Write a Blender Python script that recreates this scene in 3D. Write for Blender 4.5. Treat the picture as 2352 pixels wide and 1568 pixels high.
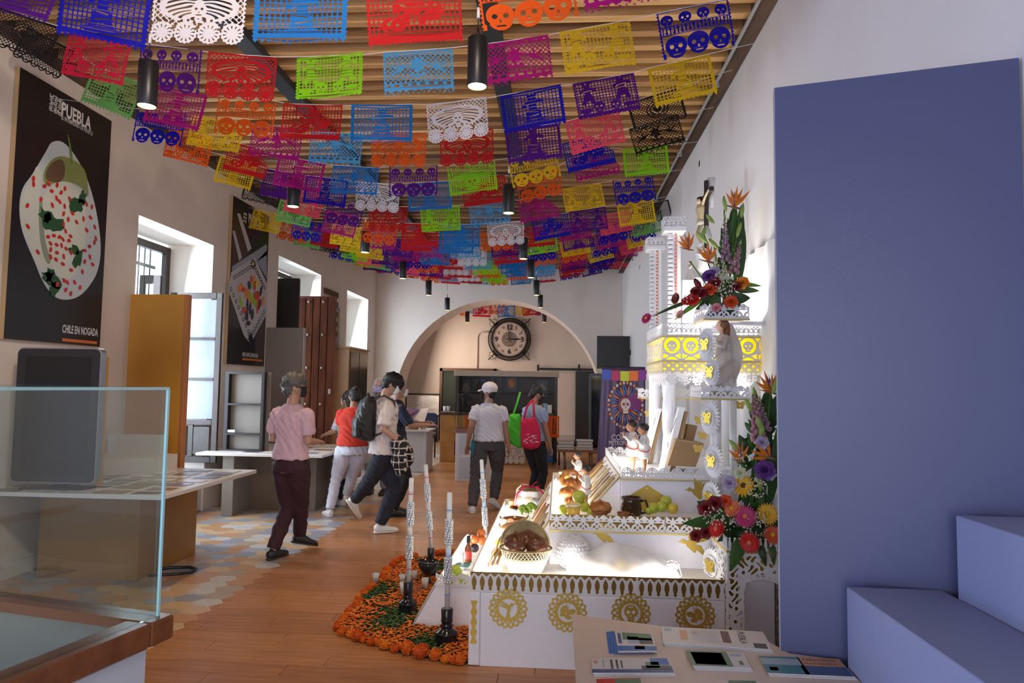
import bpy, bmesh, math, random
import numpy as np
from mathutils import Vector, Matrix, Quaternion
random.seed(7); NR=np.random.RandomState(5)
for o in list(bpy.data.objects): bpy.data.objects.remove(o)
SC=bpy.context.scene; COL=SC.collection; PI=math.pi
# ---------------------------------------------------------------- camera
FP=1568.0; W0,H0=2352,1568; EYE=Vector((0,0,1.6))
PSI=math.atan(109/FP); THE=math.atan(101/FP); ROL=.014
Fw=Vector((-math.sin(PSI)*math.cos(THE), math.cos(PSI)*math.cos(THE), math.sin(THE)))
R0=Vector((math.cos(PSI), math.sin(PSI), 0)); U0=R0.cross(Fw)
Rt=R0*math.cos(ROL)+U0*math.sin(ROL); Up=U0*math.cos(ROL)-R0*math.sin(ROL)
cd=bpy.data.cameras.new('camera'); cam=bpy.data.objects.new('camera',cd); COL.objects.link(cam)
cam.matrix_world=Matrix(((Rt.x,Up.x,-Fw.x,EYE.x),(Rt.y,Up.y,-Fw.y,EYE.y),(Rt.z,Up.z,-Fw.z,EYE.z),(0,0,0,1)))
cd.sensor_fit='HORIZONTAL'; cd.sensor_width=36; cd.lens=36*FP/W0; cd.clip_start=.05; cd.clip_end=200
SC.camera=cam
# ---------------------------------------------------------------- world, light, exposure
w=bpy.data.worlds.new('sky'); SC.world=w; w.use_nodes=True
bg=w.node_tree.nodes['Background']; bg.inputs[0].default_value=(.78,.87,1,1); bg.inputs[1].default_value=3.2
vs=SC.view_settings; vs.view_transform='Standard'; vs.look='None'; vs.exposure=0.2; vs.gamma=1; vs.use_curve_mapping=False
def area(name,loc,aim,sx,sy,power,col=(1,1,1),spread=180):
    l=bpy.data.lights.new(name,'AREA'); l.shape='RECTANGLE'; l.size=sx; l.size_y=sy; l.energy=power; l.color=col; l.spread=math.radians(spread)
    o=bpy.data.objects.new(name,l); COL.objects.link(o); o.location=loc
    d=Vector(aim)-Vector(loc); o.rotation_euler=d.to_track_quat('-Z','Y').to_euler(); return o
DAY=(.74,.85,1)
area('window_daylight',(-4.85,7.5,1.9),(0,7.7,1.2),1.4,2.6,95,DAY)
area('window_daylight',(-4.85,11.7,1.9),(0,11.5,1.0),1.6,3.2,70,DAY)
area('window_daylight',(-4.85,14.6,2.2),(0,14.6,1.2),1.3,2.4,80,DAY)
area('doorway_daylight',(-4.3,-1.5,.9),(1.2,2.2,.6),1.4,1.5,150,(.36,.50,1))
area('entrance_side_fill',(-.6,-2.3,1.9),(-2.6,6,2.6),2.4,2.4,22,(1,.86,.78))  # warm fill added behind the camera to lift the room's ambient light
area('left_wall_fill',(-.4,1.3,4.2),(-4.4,5.6,2.6),.5,.5,52,(1,.80,.64),120)  # invented lamp above the view, added to brighten the left wall
area('back_room_light',(-3.6,18.2,2.4),(0,18.6,1.6),1.2,1.8,50,(1,.78,.62))  # unseen warm light behind the arch, without a window, tinted for the far wall
# ---------------------------------------------------------------- helpers
def ray(px,py): return Fw+Rt*((px-1176)/FP)-Up*((py-784)/FP)
def P(px,py,X=None,Y=None,Z=None):
    d=ray(px,py)
    t=(X/d.x) if X is not None else (Y/d.y) if Y is not None else ((Z-1.6)/d.z)
    return EYE+d*t
MATS={}
def mat(name,col,rough=.6,metal=0,em=None,es=0,noise=0,nscale=8,stretch=(1,1,1),trans=0,alpha=1,bump=0,spec=.5,col2=None,sheen=0,emis_str=None):
    if name in MATS: return MATS[name]
    m=bpy.data.materials.new(name); m.use_nodes=True; nt=m.node_tree; b=nt.nodes['Principled BSDF']
    b.inputs['Base Color'].default_value=(*col,1); b.inputs['Roughness'].default_value=rough; b.inputs['Metallic'].default_value=metal
    b.inputs['Specular IOR Level'].default_value=spec
    if sheen: b.inputs['Sheen Weight'].default_value=sheen
    if em: b.inputs['Emission Color'].default_value=(*em,1); b.inputs['Emission Strength'].default_value=es
    if noise or bump or col2:
        tc=nt.nodes.new('ShaderNodeTexCoord'); mp=nt.nodes.new('ShaderNodeMapping'); mp.inputs['Scale'].default_value=stretch
        nz=nt.nodes.new('ShaderNodeTexNoise'); nz.inputs['Scale'].default_value=nscale; nz.inputs['Detail'].default_value=5
        nt.links.new(tc.outputs['Object'],mp.inputs[0]); nt.links.new(mp.outputs[0],nz.inputs['Vector'])
        if noise or col2:
            r=nt.nodes.new('ShaderNodeValToRGB'); r.color_ramp.elements[0].position=.32; r.color_ramp.elements[1].position=.68
            c2=col2 if col2 else tuple(c*(1-noise) for c in col)
            r.color_ramp.elements[0].color=(*c2,1); r.color_ramp.elements[1].color=(*col,1)
            nt.links.new(nz.outputs['Fac'],r.inputs[0]); nt.links.new(r.outputs[0],b.inputs['Base Color'])
        if bump:
            bp=nt.nodes.new('ShaderNodeBump'); bp.inputs['Strength'].default_value=bump; bp.inputs['Distance'].default_value=.01
            nt.links.new(nz.outputs['Fac'],bp.inputs['Height']); nt.links.new(bp.outputs[0],b.inputs['Normal'])
    if trans:
        tr=nt.nodes.new('ShaderNodeBsdfTranslucent'); tr.inputs[0].default_value=(*col,1)
        mx=nt.nodes.new('ShaderNodeMixShader'); mx.inputs[0].default_value=trans; out=nt.nodes['Material Output']
        nt.links.new(b.outputs[0],mx.inputs[1]); nt.links.new(tr.outputs[0],mx.inputs[2]); nt.links.new(mx.outputs[0],out.inputs[0])
    if alpha<1: b.inputs['Alpha'].default_value=alpha
    MATS[name]=m; return m
def glassmat(name,tint=(.93,.98,.97),rough=.01,ior=1.5,fac=None):
    if name in MATS: return MATS[name]
    m=bpy.data.materials.new(name); m.use_nodes=True; nt=m.node_tree; nt.nodes.clear()
    out=nt.nodes.new('ShaderNodeOutputMaterial'); t=nt.nodes.new('ShaderNodeBsdfTransparent'); t.inputs[0].default_value=(*tint,1)
    g=nt.nodes.new('ShaderNodeBsdfGlossy'); g.inputs['Roughness'].default_value=rough; fr=nt.nodes.new('ShaderNodeFresnel'); ge=nt.nodes.new('ShaderNodeNewGeometry'); mr=nt.nodes.new('ShaderNodeMapRange'); mr.inputs[3].default_value=ior; mr.inputs[4].default_value=1/ior; nt.links.new(ge.outputs['Backfacing'],mr.inputs[0]); nt.links.new(mr.outputs[0],fr.inputs[0])
    mx=nt.nodes.new('ShaderNodeMixShader'); nt.links.new(fr.outputs[0],mx.inputs[0]); nt.links.new(t.outputs[0],mx.inputs[1]); nt.links.new(g.outputs[0],mx.inputs[2]); nt.links.new(mx.outputs[0],out.inputs[0])
    MATS[name]=m; return m
class MB:
    def __init__(s): s.v=[]; s.f=[]; s.m=[]; s.sm=[]
    def add(s,vs,fs,mi=0,smooth=False):
        n=len(s.v); s.v+= [tuple(v) for v in vs]; s.f+=[tuple(i+n for i in f) for f in fs]; s.m+=[mi]*len(fs); s.sm+=[smooth]*len(fs); return s
    def box(s,x0,x1,y0,y1,z0,z1,mi=0):
        return s.add([(x0,y0,z0),(x1,y0,z0),(x1,y1,z0),(x0,y1,z0),(x0,y0,z1),(x1,y0,z1),(x1,y1,z1),(x0,y1,z1)],[(0,3,2,1),(4,5,6,7),(0,1,5,4),(1,2,6,5),(2,3,7,6),(3,0,4,7)],mi)
    def bev(s,x0,x1,y0,y1,z0,z1,b=.004,mi=0):
        # box with chamfered vertical and top/bottom edges
        def ring(z,i): return [(x0+i+b,y0+i,z),(x1-i-b,y0+i,z),(x1-i,y0+i+b,z),(x1-i,y1-i-b,z),(x1-i-b,y1-i,z),(x0+i+b,y1-i,z),(x0+i,y1-i-b,z),(x0+i,y0+i+b,z)]
        rs=[ring(z0,b),ring(z0+b,0),ring(z1-b,0),ring(z1,b)]; vs=sum(rs,[]); fs=[tuple(range(7,-1,-1)),tuple(range(24,32))]
        for k in range(3):
            for i in range(8): j=(i+1)%8; fs.append((k*8+i,k*8+j,k*8+8+j,k*8+8+i))
        return s.add(vs,fs,mi)
    def rings(s,rs,cap=True,mi=0,smooth=True,closed=True):
        n=len(rs[0]); vs=[p for r in rs for p in r]; fs=[]
        for k in range(len(rs)-1):
            for i in range(n if closed else n-1): j=(i+1)%n; fs.append((k*n+i,k*n+j,k*n+n+j,k*n+n+i))
        if cap and closed: fs.append(tuple(range(n-1,-1,-1))); fs.append(tuple(range((len(rs)-1)*n,len(rs)*n)))
        return s.add(vs,fs,mi,smooth)
    def lathe(s,prof,c=(0,0,0),seg=16,mi=0,smooth=True,cap=True,sx=1,sy=1):
        rs=[[(c[0]+r*sx*math.cos(2*PI*i/seg),c[1]+r*sy*math.sin(2*PI*i/seg),c[2]+z) for i in range(seg)] for r,z in prof]
        return s.rings(rs,cap,mi,smooth)
    def tube(s,pts,r,seg=8,mi=0,smooth=True,flat=1.0,upv=None):
        pts=[Vector(p) for p in pts]; n=len(pts); rs=[]
        prev=None
        for i,p in enumerate(pts):
            t=(pts[min(i+1,n-1)]-pts[max(i-1,0)])
            if t.length<1e-9: t=Vector((0,0,1))
            t.normalize()
            if prev is None:
                u=Vector(upv) if upv else (Vector((0,0,1)) if abs(t.z)<.9 else Vector((0,1,0)))
            else: u=prev
            a=(u-t*u.dot(t)); 
            if a.length<1e-6: a=t.orthogonal()
            a.normalize(); b=t.cross(a); prev=a
            rr=r[i] if isinstance(r,(list,tuple)) else r
            if isinstance(rr,(list,tuple)): ra,rb=rr
            else: ra,rb=rr*flat,rr
            rs.append([p+a*(ra*math.cos(2*PI*k/seg))+b*(rb*math.sin(2*PI*k/seg)) for k in range(seg)])
        return s.rings(rs,True,mi,smooth)
    def sph(s,c,r,seg=12,rg=8,mi=0,rot=None,smooth=True):
        if not isinstance(r,(list,tuple)): r=(r,r,r)
        c=Vector(c); vs=[Vector((0,0,-r[2]))]
        for k in range(1,rg):
            a=-PI/2+PI*k/rg
            for i in range(seg): b=2*PI*i/seg; vs.append(Vector((r[0]*math.cos(a)*math.cos(b),r[1]*math.cos(a)*math.sin(b),r[2]*math.sin(a))))
        vs.append(Vector((0,0,r[2]))); fs=[]
        for i in range(seg): fs.append((0,1+(i+1)%seg,1+i)); fs.append((len(vs)-1,1+(rg-2)*seg+i,1+(rg-2)*seg+(i+1)%seg))
        for k in range(rg-2):
            for i in range(seg): j=(i+1)%seg; fs.append((1+k*seg+i,1+k*seg+j,1+(k+1)*seg+j,1+(k+1)*seg+i))
        if rot is not None: vs=[rot@v for v in vs]
        return s.add([c+v for v in vs],fs,mi,smooth)
    def prism(s,poly,z0,z1,mi=0):
        n=len(poly); vs=[(x,y,z0) for x,y in poly]+[(x,y,z1) for x,y in poly]
        fs=[tuple(range(n-1,-1,-1)),tuple(range(n,2*n))]+[(i,(i+1)%n,n+(i+1)%n,n+i) for i in range(n)]
        return s.add(vs,fs,mi)
    def grid(s,fn,nu,nv,mi=0,smooth=True):
        vs=[fn(i/nu,j/nv) for j in range(nv+1) for i in range(nu+1)]; n=nu+1
        return s.add(vs,[(j*n+i,j*n+i+1,(j+1)*n+i+1,(j+1)*n+i) for j in range(nv) for i in range(nu)],mi,smooth)
    def xf(s,M,i0=0):
        for i in range(i0,len(s.v)): s.v[i]=tuple(M@Vector(s.v[i]))
        return s
    def mesh(s,name,mats,off=None):
        me=bpy.data.meshes.new(name)
        vs=s.v if off is None else [(a-off[0],b-off[1],c-off[2]) for a,b,c in s.v]
        me.from_pydata(vs,[],s.f); 
        for m in (mats if isinstance(mats,(list,tuple)) else [mats]): me.materials.append(m)
        if s.f: me.polygons.foreach_set('material_index',s.m); me.polygons.foreach_set('use_smooth',s.sm)
        me.update(); return me
ROOT={}
def link(name,me,parent=None,label=None):
    o=bpy.data.objects.new(name,me); COL.objects.link(o)
    if parent is not None: o.parent=parent
    if label: o['label']=label
    return o
def obj(name,mb,mats,parent=None,label=None,solid=0,kind=None):
    off=None
    if parent is not None:
        r=parent
        while r.parent is not None: r=r.parent
        off=r.location
    o=link(name,mb.mesh(name,mats,off),parent,label)
    if solid:
        md=o.modifiers.new('thick','SOLIDIFY'); md.thickness=solid; md.offset=0
    if kind: o['kind']=kind
    return o
def tag(o,label,cat,group=None):
    o['label']=label; o['category']=cat
    if group: o['group']=group
    return o
def thing(name,label,cat,loc=(0,0,0),group=None):
    o=bpy.data.objects.new(name,None); COL.objects.link(o); o.location=loc; o.empty_display_size=.1
    return tag(o,label,cat,group)
def struct(name,mb,mats,parent=None):
    o=obj(name,mb,mats,parent)
    if parent is None: o['kind']='structure'
    return o
def ctree(o,parent=None):
    c=o.copy(); COL.objects.link(c); c.parent=parent
    for ch in o.children: ctree(ch,c)
    return c
def dup(o,loc,rz=0,label=None,group=None,sc=1,rot=None):
    c=ctree(o); c.location=loc; c.rotation_euler=rot if rot else (0,0,rz); c.scale=(sc,sc,sc)
    if label: c['label']=label
    if group: c['group']=group
    return c
def setmat(o,m):
    o.material_slots[0].link='OBJECT'; o.material_slots[0].material=m
def basis(o,ex,ez):
    ex=Vector(ex).normalized(); ez=Vector(ez); ez=(ez-ex*ez.dot(ex)).normalized(); ey=ez.cross(ex)
    return Matrix(((ex.x,ey.x,ez.x,o[0]),(ex.y,ey.y,ez.y,o[1]),(ex.z,ey.z,ez.z,o[2]),(0,0,0,1)))
def textmb(s,size,M,depth=.001,align='LEFT',sx=1,mi=0,mb=None,bold=0):
    # lettering: x right, z up in frame M, facing -y of frame
    cu=bpy.data.curves.new('t','FONT'); cu.body=s; cu.size=size; cu.align_x=align; cu.extrude=depth; cu.resolution_u=2; cu.offset=bold
    o=bpy.data.objects.new('t',cu); COL.objects.link(o); dg=bpy.context.evaluated_depsgraph_get(); me=bpy.data.meshes.new_from_object(o.evaluated_get(dg))
    mb=mb or MB(); T=Matrix(((sx,0,0,0),(0,0,-1,0),(0,1,0,0),(0,0,0,1)))
    mb.add([M@(T@v.co) for v in me.vertices],[tuple(p.vertices) for p in me.polygons],mi)
    bpy.data.objects.remove(o); bpy.data.curves.remove(cu); bpy.data.meshes.remove(me); return mb
def cut(fn,x0,x1,z0,z1,nx,nz,M=None,mb=None,mi=0,y=0.0):
    """sheet cut along fn(x,z)>0 (numpy arrays), marching squares in the xz plane"""
    xs=np.linspace(x0,x1,nx+1); zs=np.linspace(z0,z1,nz+1); XX,ZZ=np.meshgrid(xs,zs); F=fn(XX,ZZ)
    F=np.where(np.abs(F)<1e-7,1e-7,F); F[0,:]=np.minimum(F[0,:],-1e-6); F[-1,:]=np.minimum(F[-1,:],-1e-6); F[:,0]=np.minimum(F[:,0],-1e-6); F[:,-1]=np.minimum(F[:,-1],-1e-6)
    mb=mb or MB(); vid={}; V=[]; Fs=[]
    def vt(x,z):
        k=(round(x*1e5),round(z*1e5))
        if k not in vid: vid[k]=len(V); V.append((x,y,z))
        return vid[k]
    Fl=F.tolist()
    for j in range(nz):
        i=0
        while i<nx:
            a,b,c,d=Fl[j][i],Fl[j][i+1],Fl[j+1][i+1],Fl[j+1][i]
            if a>0 and b>0 and c>0 and d>0:
                k=i
                while k+1<nx and Fl[j][k+2]>0 and Fl[j+1][k+2]>0: k+=1
                Fs.append((vt(xs[i],zs[j]),vt(xs[k+1],zs[j]),vt(xs[k+1],zs[j+1]),vt(xs[i],zs[j+1]))); i=k+1; continue
            if a>0 or b>0 or c>0 or d>0:
                cs=[(xs[i],zs[j],a),(xs[i+1],zs[j],b),(xs[i+1],zs[j+1],c),(xs[i],zs[j+1],d)]; pl=[]
                for q in range(4):
                    p0=cs[q]; p1=cs[(q+1)%4]
                    if p0[2]>0: pl.append(vt(p0[0],p0[1]))
                    if (p0[2]>0)!=(p1[2]>0):
                        t=p0[2]/(p0[2]-p1[2]); pl.append(vt(p0[0]+(p1[0]-p0[0])*t,p0[1]+(p1[1]-p0[1])*t))
                pl2=[q for n,q in enumerate(pl) if q!=pl[n-1]]
                if len(set(pl2))>=3 and len(set(pl2))==len(pl2): Fs.append(tuple(pl2))
            i+=1
    if M is not None: V=[M@Vector(v) for v in V]
    return mb.add(V,Fs,mi)
# 2d field helpers (positive inside)
MIN=np.minimum; MAX=np.maximum
def fc(x,z,cx,cz,r): return r-np.hypot(x-cx,z-cz)
def fe(x,z,cx,cz,a,b,t=0):
    c,s=math.cos(t),math.sin(t); u=(x-cx)*c+(z-cz)*s; v=-(x-cx)*s+(z-cz)*c
    return (1-np.hypot(u/a,v/b))*min(a,b)
def fb(x,z,cx,cz,hx,hz): return MIN(hx-np.abs(x-cx),hz-np.abs(z-cz))
def fs(x,z,x0,z0,x1,z1,r):
    dx,dz=x1-x0,z1-z0; t=np.clip(((x-x0)*dx+(z-z0)*dz)/(dx*dx+dz*dz),0,1); return r-np.hypot(x-x0-dx*t,z-z0-dz*t)
def U(*a):
    r=a[0]
    for b in a[1:]: r=MAX(r,b)
    return r
def gridf(x,z,p,th): # positive on grid bars
    u=np.abs(((x/p+.5)%1)-.5)*p; v=np.abs(((z/p+.5)%1)-.5)*p; return th-MIN(u,v)
def diag(x,z,p,th): return gridf((x+z)*.7071,(x-z)*.7071,p,th)
# ---------------------------------------------------------------- materials
PLASTER=mat('warm_white_plaster',(.78,.70,.63),.85,noise=.04,nscale=3,bump=.15)
WHITE=mat('white_paint',(.80,.80,.80),.5); FOAM=mat('white_foam_board',(.80,.79,.87),.75,bump=.25,nscale=60)  # foam tinted lavender, the bluish light on it put into its colour
GOLD=mat('gold_card',(.62,.43,.09),.35,.55); GOLDL=mat('gold_glitter_trim',(.75,.60,.25),.4,.6,noise=.3,nscale=150)
BLACK=mat('black_metal',(.012,.012,.014),.38); BLK2=mat('black_plastic',(.018,.018,.02),.3)
DWOOD=mat('dark_brown_wood',(.055,.028,.016),.4,noise=.5,nscale=12,stretch=(1,1,.15))
SCREEN=mat('dark_screen',(.008,.009,.012),.08)
GLASS=glassmat('clear_glass')
# ---------------------------------------------------------------- room shell
XL,XR,ZC,YA,YB=-4.39,1.476,4.45,16.0,19.6
RIGHT=mat('cool_white_plaster',(.80,.77,.75),.8,noise=.03,nscale=2.5,bump=.12)
fl=MB().box(XL-.7,XR+.6,-3,YB+.3,-.14,-.012); GROUT=mat('dark_grout',(.12,.075,.05),.8)
floor=struct('floor',fl,GROUT)
# wood-look planks
PL=[]
for k,(c1,c2) in enumerate([((.46,.21,.085),(.30,.125,.05)),((.40,.18,.07),(.25,.10,.04)),((.50,.24,.10),(.34,.145,.06))]):
    PL.append(mat('wood_look_tile_%s'%['warm','deep','light'][k],c1,.33,col2=c2,nscale=5,stretch=(.6,7,1),spec=.5))
pm={}
def plank_mesh(L,k):
    key=(round(L,2),k)
    if key not in pm: pm[key]=MB().bev(-L/2+.0012,L/2-.0012,-.0738,.0738,-.012,0,.0014).mesh('plank',PL[k])
    return pm[key]
planks=[]
y=3.075
r=0
HX=-2.52
while y<YB:
    off=[0,.42,.81,.2,.62,1.0][r%6]; x=HX-1.2+off-1.2
    while x<XR:
        a,b=max(x,HX-.0+(.0 if r%2 else .05)),min(x+1.2,XR)
        if b-a>.06: planks.append((y,(a+b)/2,b-a,(r*7+int(x*5))%3))
        x+=1.2
    y+=.15; r+=1
planks.sort(key=lambda p:p[0]+.05*abs(p[1]))
restm=MB()
for i,(py_,px_,L,k) in enumerate(planks):
    if i<260:
        o=link('plank',plank_mesh(L,k),floor); o.location=(px_,py_,0)
    else: restm.box(px_-L/2+.001,px_+L/2-.001,py_-.074,py_+.074,-.012,0,k)
o=struct('far_planks',restm,PL,floor); o['kind']='stuff'
# elongated hexagon tiles along the window wall
HT=[mat('hex_tile_'+n,c,.35,noise=.12,nscale=14) for n,c in [('sand',(.52,.36,.22)),('terracotta',(.46,.25,.13)),('slate_blue',(.27,.28,.33)),('pale_grey',(.48,.45,.43)),('taupe',(.38,.30,.24)),('blue_grey',(.34,.35,.40))]]
hp=[(-.119,0),(-.061,-.083),(.061,-.083),(.119,0),(.061,.083),(-.061,.083)]
hm=[MB().prism(hp,-.012,.0005).mesh('hexagon_tile',m) for m in HT]
hx=[]
for c in range(11):
    for k in range(97):
        yy=3.2+k*.17+(.085 if c%2 else 0); xx=-4.33+c*.18
        if yy<YB: hx.append((xx,yy,random.choice([0,0,1,1,2,3,3,4,5])))
hx.sort(key=lambda t:t[1]+.4*abs(t[0]+3))
hx=[h for h in hx if h[1]>3.9]
rest=MB()
for i,(xx,yy,k) in enumerate(hx):
    if i<280: o=link('hexagon_tile',hm[k],floor); o.location=(xx,yy,0)
    else: rest.prism([(xx+a,yy+b) for a,b in hp],-.012,.0005,k)
o=struct('far_hexagon_tiles',rest,HT,floor); o['kind']='stuff'
# ceiling with rafters
BOARD=mat('ceiling_board_wood',(.26,.14,.065),.7,col2=(.10,.05,.024),nscale=4,stretch=(.5,6,1))
BEAMS=[mat('rafter_wood_by_light_'+n,a,.65,col2=b,nscale=3.5,stretch=(.45,5,5),bump=.4) for n,a,b in [('honey',(.78,.46,.18),(.50,.27,.09)),('brown',(.54,.29,.11),(.28,.14,.05)),('dark',(.28,.15,.07),(.12,.06,.03))]]
ceil=struct('ceiling',MB().box(XL-.3,XR+.3,-3,YB,ZC,ZC+.1),BOARD)
bm=[MB().bev(XL,XR,-.04,.04,-.13,0,.006).mesh('rafter',m) for m in BEAMS]
yy=1.2; i=0
while yy<YA-.06:
    o=link('rafter',bm[[2,1,2,2][i%4] if yy<4.7 else [0,0,1,0][i%4] if yy<7.4 else [1,2,1][i%3] if yy<9.5 else [2,2,1][i%3]],ceil); o.location=(0,yy,ZC); o.rotation_euler=(0,random.uniform(-.002,.002),random.uniform(-.002,.002)); yy+=.22+random.uniform(-.012,.012); i+=1  # tone picked by depth: honey paints the altar's glow into the wood, dark elsewhere
STEEL=mat('dark_steel',(.035,.042,.05),.5,.3)
for n,xx in (('trim_1',-2.5),('trim_2',-.53)):
    struct(n,MB().box(xx-.07,xx+.07,-1,YB,ZC-.2,ZC-.131),STEEL)
# side walls
def wallbox(mb,y0,y1,z0,z1): mb.box(XL-.6,XL,y0,y1,z0,z1)
wl=MB(); ops=[(-2.3,-.7,0,2.5),(6.74,8.29,0,3.32),(10.29,12.21,0,3.58),(13.77,15.33,.45,3.52)]
y0=-3
for a,b,z0,z1 in ops:
    wallbox(wl,y0,a,0,ZC)
    if z0>0: wallbox(wl,a,b,0,z0)
    wallbox(wl,a,b,z1,ZC); y0=b
wallbox(wl,y0,YB,0,ZC); struct('wall_left',wl,PLASTER)
struct('wall_right',MB().box(XR,XR+.3,-3,YB+.2,0,ZC),RIGHT)
struct('wall_back',MB().box(XL-.6,XR+.3,YB,YB+.3,0,ZC),PLASTER)
nb=MB().box(XL-.6,-2.9,-3,-2.7,0,ZC).box(.6,XR+.3,-3,-2.7,0,ZC).box(-2.9,.6,-3,-2.7,3.1,ZC); struct('wall_front',nb,PLASTER)
# arch wall
aw=MB(); CX,R,ZS=-1.44,2.43,1.2; N=32; pts=[(CX-R,0),(CX-R,ZS)]+[(CX-R*math.cos(PI*k/N),ZS+R*math.sin(PI*k/N)) for k in range(1,N)]+[(CX+R,ZS),(CX+R,0)]
for ya,fl_ in ((YA,0),(YA+1.0,1)):
    for k in range(1,len(pts)-2):
        (xa,za),(xb,zb)=pts[k],pts[k+1]; q=[(xa,ya,za),(xb,ya,zb),(xb,ya,ZC),(xa,ya,ZC)]; aw.add(q,[(0,1,2,3)] if not fl_ else [(3,2,1,0)])
    for a,b in ((XL,CX-R),(CX+R,XR)): aw.add([(a,ya,0),(b,ya,0),(b,ya,ZC),(a,ya,ZC)],[(0,1,2,3)])
for k in range(len(pts)-1):
    (xa,za),(xb,zb)=pts[k],pts[k+1]; aw.add([(xa,YA,za),(xb,YA,zb),(xb,YA+1,zb),(xa,YA+1,za)],[(3,2,1,0)],0,True)
struct('wall_arch',aw,PLASTER)
# wall plates: old beam along each wall head, pipe on the right one
OLD=mat('weathered_beam_wood',(.13,.075,.045),.8,col2=(.05,.028,.018),nscale=5,stretch=(3,.4,3),bump=.8)
struct('trim_3',MB().bev(XR-.11,XR+.01,.8,YA,ZC-.19,ZC-.02,.012),OLD)
struct('trim_4',MB().bev(XL-.01,XL+.12,.8,YA,ZC-.17,ZC-.02,.012),OLD)
PIPE=mat('galvanised_pipe',(.42,.45,.45),.45,.5)
pp=thing('conduit_pipe','grey conduit pipe running along the beam above the right wall','pipe',(XR-.14,1,ZC-.2))
obj('pipe_run',MB().tube([(XR-.145,1,ZC-.2),(XR-.14,5,ZC-.21),(XR-.145,9,ZC-.2),(XR-.14,15.9,ZC-.21)],.014,8),PIPE,pp)
for yy in (2.5,4.3,5.9,7.7,9.6,12): obj('pipe_clamp',MB().box(XR-.165,XR-.11,yy-.015,yy+.015,ZC-.23,ZC-.18),PIPE,pp)
# ---------------------------------------------------------------- windows
WF=mat('window_dark_timber',(.05,.035,.03),.35,noise=.3,nscale=20); IRON=mat('black_iron',(.02,.02,.022),.5)
def window(n,y0,y1,z0,z1,bars=True):
    X=XL-.56; m=MB(); fw=.09
    m.box(X-.06,X,y0,y0+fw,z0,z1).box(X-.06,X,y1-fw,y1,z0,z1).box(X-.06,X,y0+fw,y1-fw,z1-fw,z1).box(X-.06,X,y0+fw,y1-fw,z0,z0+fw)
    root=struct('window_%d'%n,m,WF)
    zt=z1-.85; obj('transom',MB().bev(X-.07,X+.01,y0+fw,y1-fw,zt-.05,zt+.04,.005),WF,root)
    yc=(y0+y1)/2; obj('mullion',MB().bev(X-.065,X+.005,yc-.04,yc+.04,z0+fw,zt-.05,.005),WF,root)
    for (a,b,c,d) in ((y0+fw,y1-fw,zt+.04,z1-fw),(y0+fw,yc-.04,z0+fw,zt-.05),(yc+.04,y1-fw,z0+fw,zt-.05)):
        obj('window_pane',MB().box(X-.034,X-.028,a,b,c,d),GLASS,root)
    if bars:
        k=0; yb=y0+.06
        while yb<y1: obj('iron_bar',MB().tube([(X-.2,yb,z0),(X-.2,yb,z1)],.009,6),IRON,root); yb+=.115
        for zz in (z0+.5,zt-.5,z1-.25): obj('iron_crossbar',MB().box(X-.206,X-.194,y0,y1,zz-.02,zz+.02),IRON,root)
    return root
window(1,6.74,8.29,.4,3.28); window(2,10.29,12.21,0,3.55); window(3,13.77,15.33,.45,3.49)
struct('trim_5',MB().bev(XL-.59,XL-.02,6.74,8.29,0,.52,.01),mat('painted_step',(.62,.62,.68),.6))
# glazed shutter leaf opened against the far jamb of window 1
def glazed_leaf(name,x0,x1,y,z0,z1,panes,label,parent_panel=True):
    r=thing(name,label,'shutter',((x0+x1)/2,y,z0)); t=.04; s=.075
    obj('leaf_frame',MB().bev(x0,x0+s,y-t/2,y+t/2,z0,z1,.006).bev(x1-s,x1,y-t/2,y+t/2,z0,z1,.006).bev(x0+s,x1-s,y-t/2,y+t/2,z1-s,z1,.006).bev(x0+s,x1-s,y-t/2,y+t/2,z0,z0+s,.006),WF,r)
    zp=z0+.52 if parent_panel else z0+s
    if parent_panel:
        obj('lock_rail',MB().bev(x0+s,x1-s,y-t/2,y+t/2,zp-.06,zp,.005),WF,r)
        xm=(x0+x1)/2
        for a,b in ((x0+s,xm-.03),(xm+.03,x1-s)): obj('raised_panel',MB().bev(a,b,y-.03,y+.015,z0+s+.01,zp-.07,.02),WF,r)
        obj('centre_stile',MB().box(xm-.03,xm+.03,y-t/2,y+t/2,z0+s,zp-.06),WF,r)
    h=(z1-s-zp)/panes
    for k in range(panes):
        a=zp+k*h
        if k: obj('glazing_bar',MB().bev(x0+s,x1-s,y-t/2,y+t/2,a-.016,a+.016,.004),WF,r)
        obj('glass_pane',MB().box(x0+s,x1-s,y-.003,y+.003,a+.016,a+h-.016),LGL,r)
    return r
LGL=mat('milky_window_glass',(.72,.78,.88),.06,trans=.75)
glazed_leaf('glazed_shutter',P(392,700,Y=8.18).x,P(512,700,Y=8.18).x,8.18,P(460,1062,Y=8.18).z,P(460,672,Y=8.18).z,3,'open dark shutter leaf with three glass panes, right behind the tall orange board')
lf=thing('glazed_shutter','small dark upper shutter leaf, swung open above the tall orange board','shutter',(XL-.3,7.6,2.6))
a=P(300,632,Y=7.6); b=P(372,632,Y=7.6); x0,x1,zt=XL-.5,b.x,a.z
obj('leaf_frame',MB().bev(x0,x0+.06,7.58,7.62,1.9,zt,.004).bev(x1-.09,x1,7.58,7.62,1.9,zt,.004).bev(x0+.06,x1-.09,7.58,7.62,zt-.1,zt,.004).bev(x0+.06,x1-.09,7.58,7.62,1.9,2.0,.004),WF,lf)
obj('glass_pane',MB().box(x0+.06,x1-.09,7.595,7.6,2.0,zt-.1),GLASS,lf)
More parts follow.
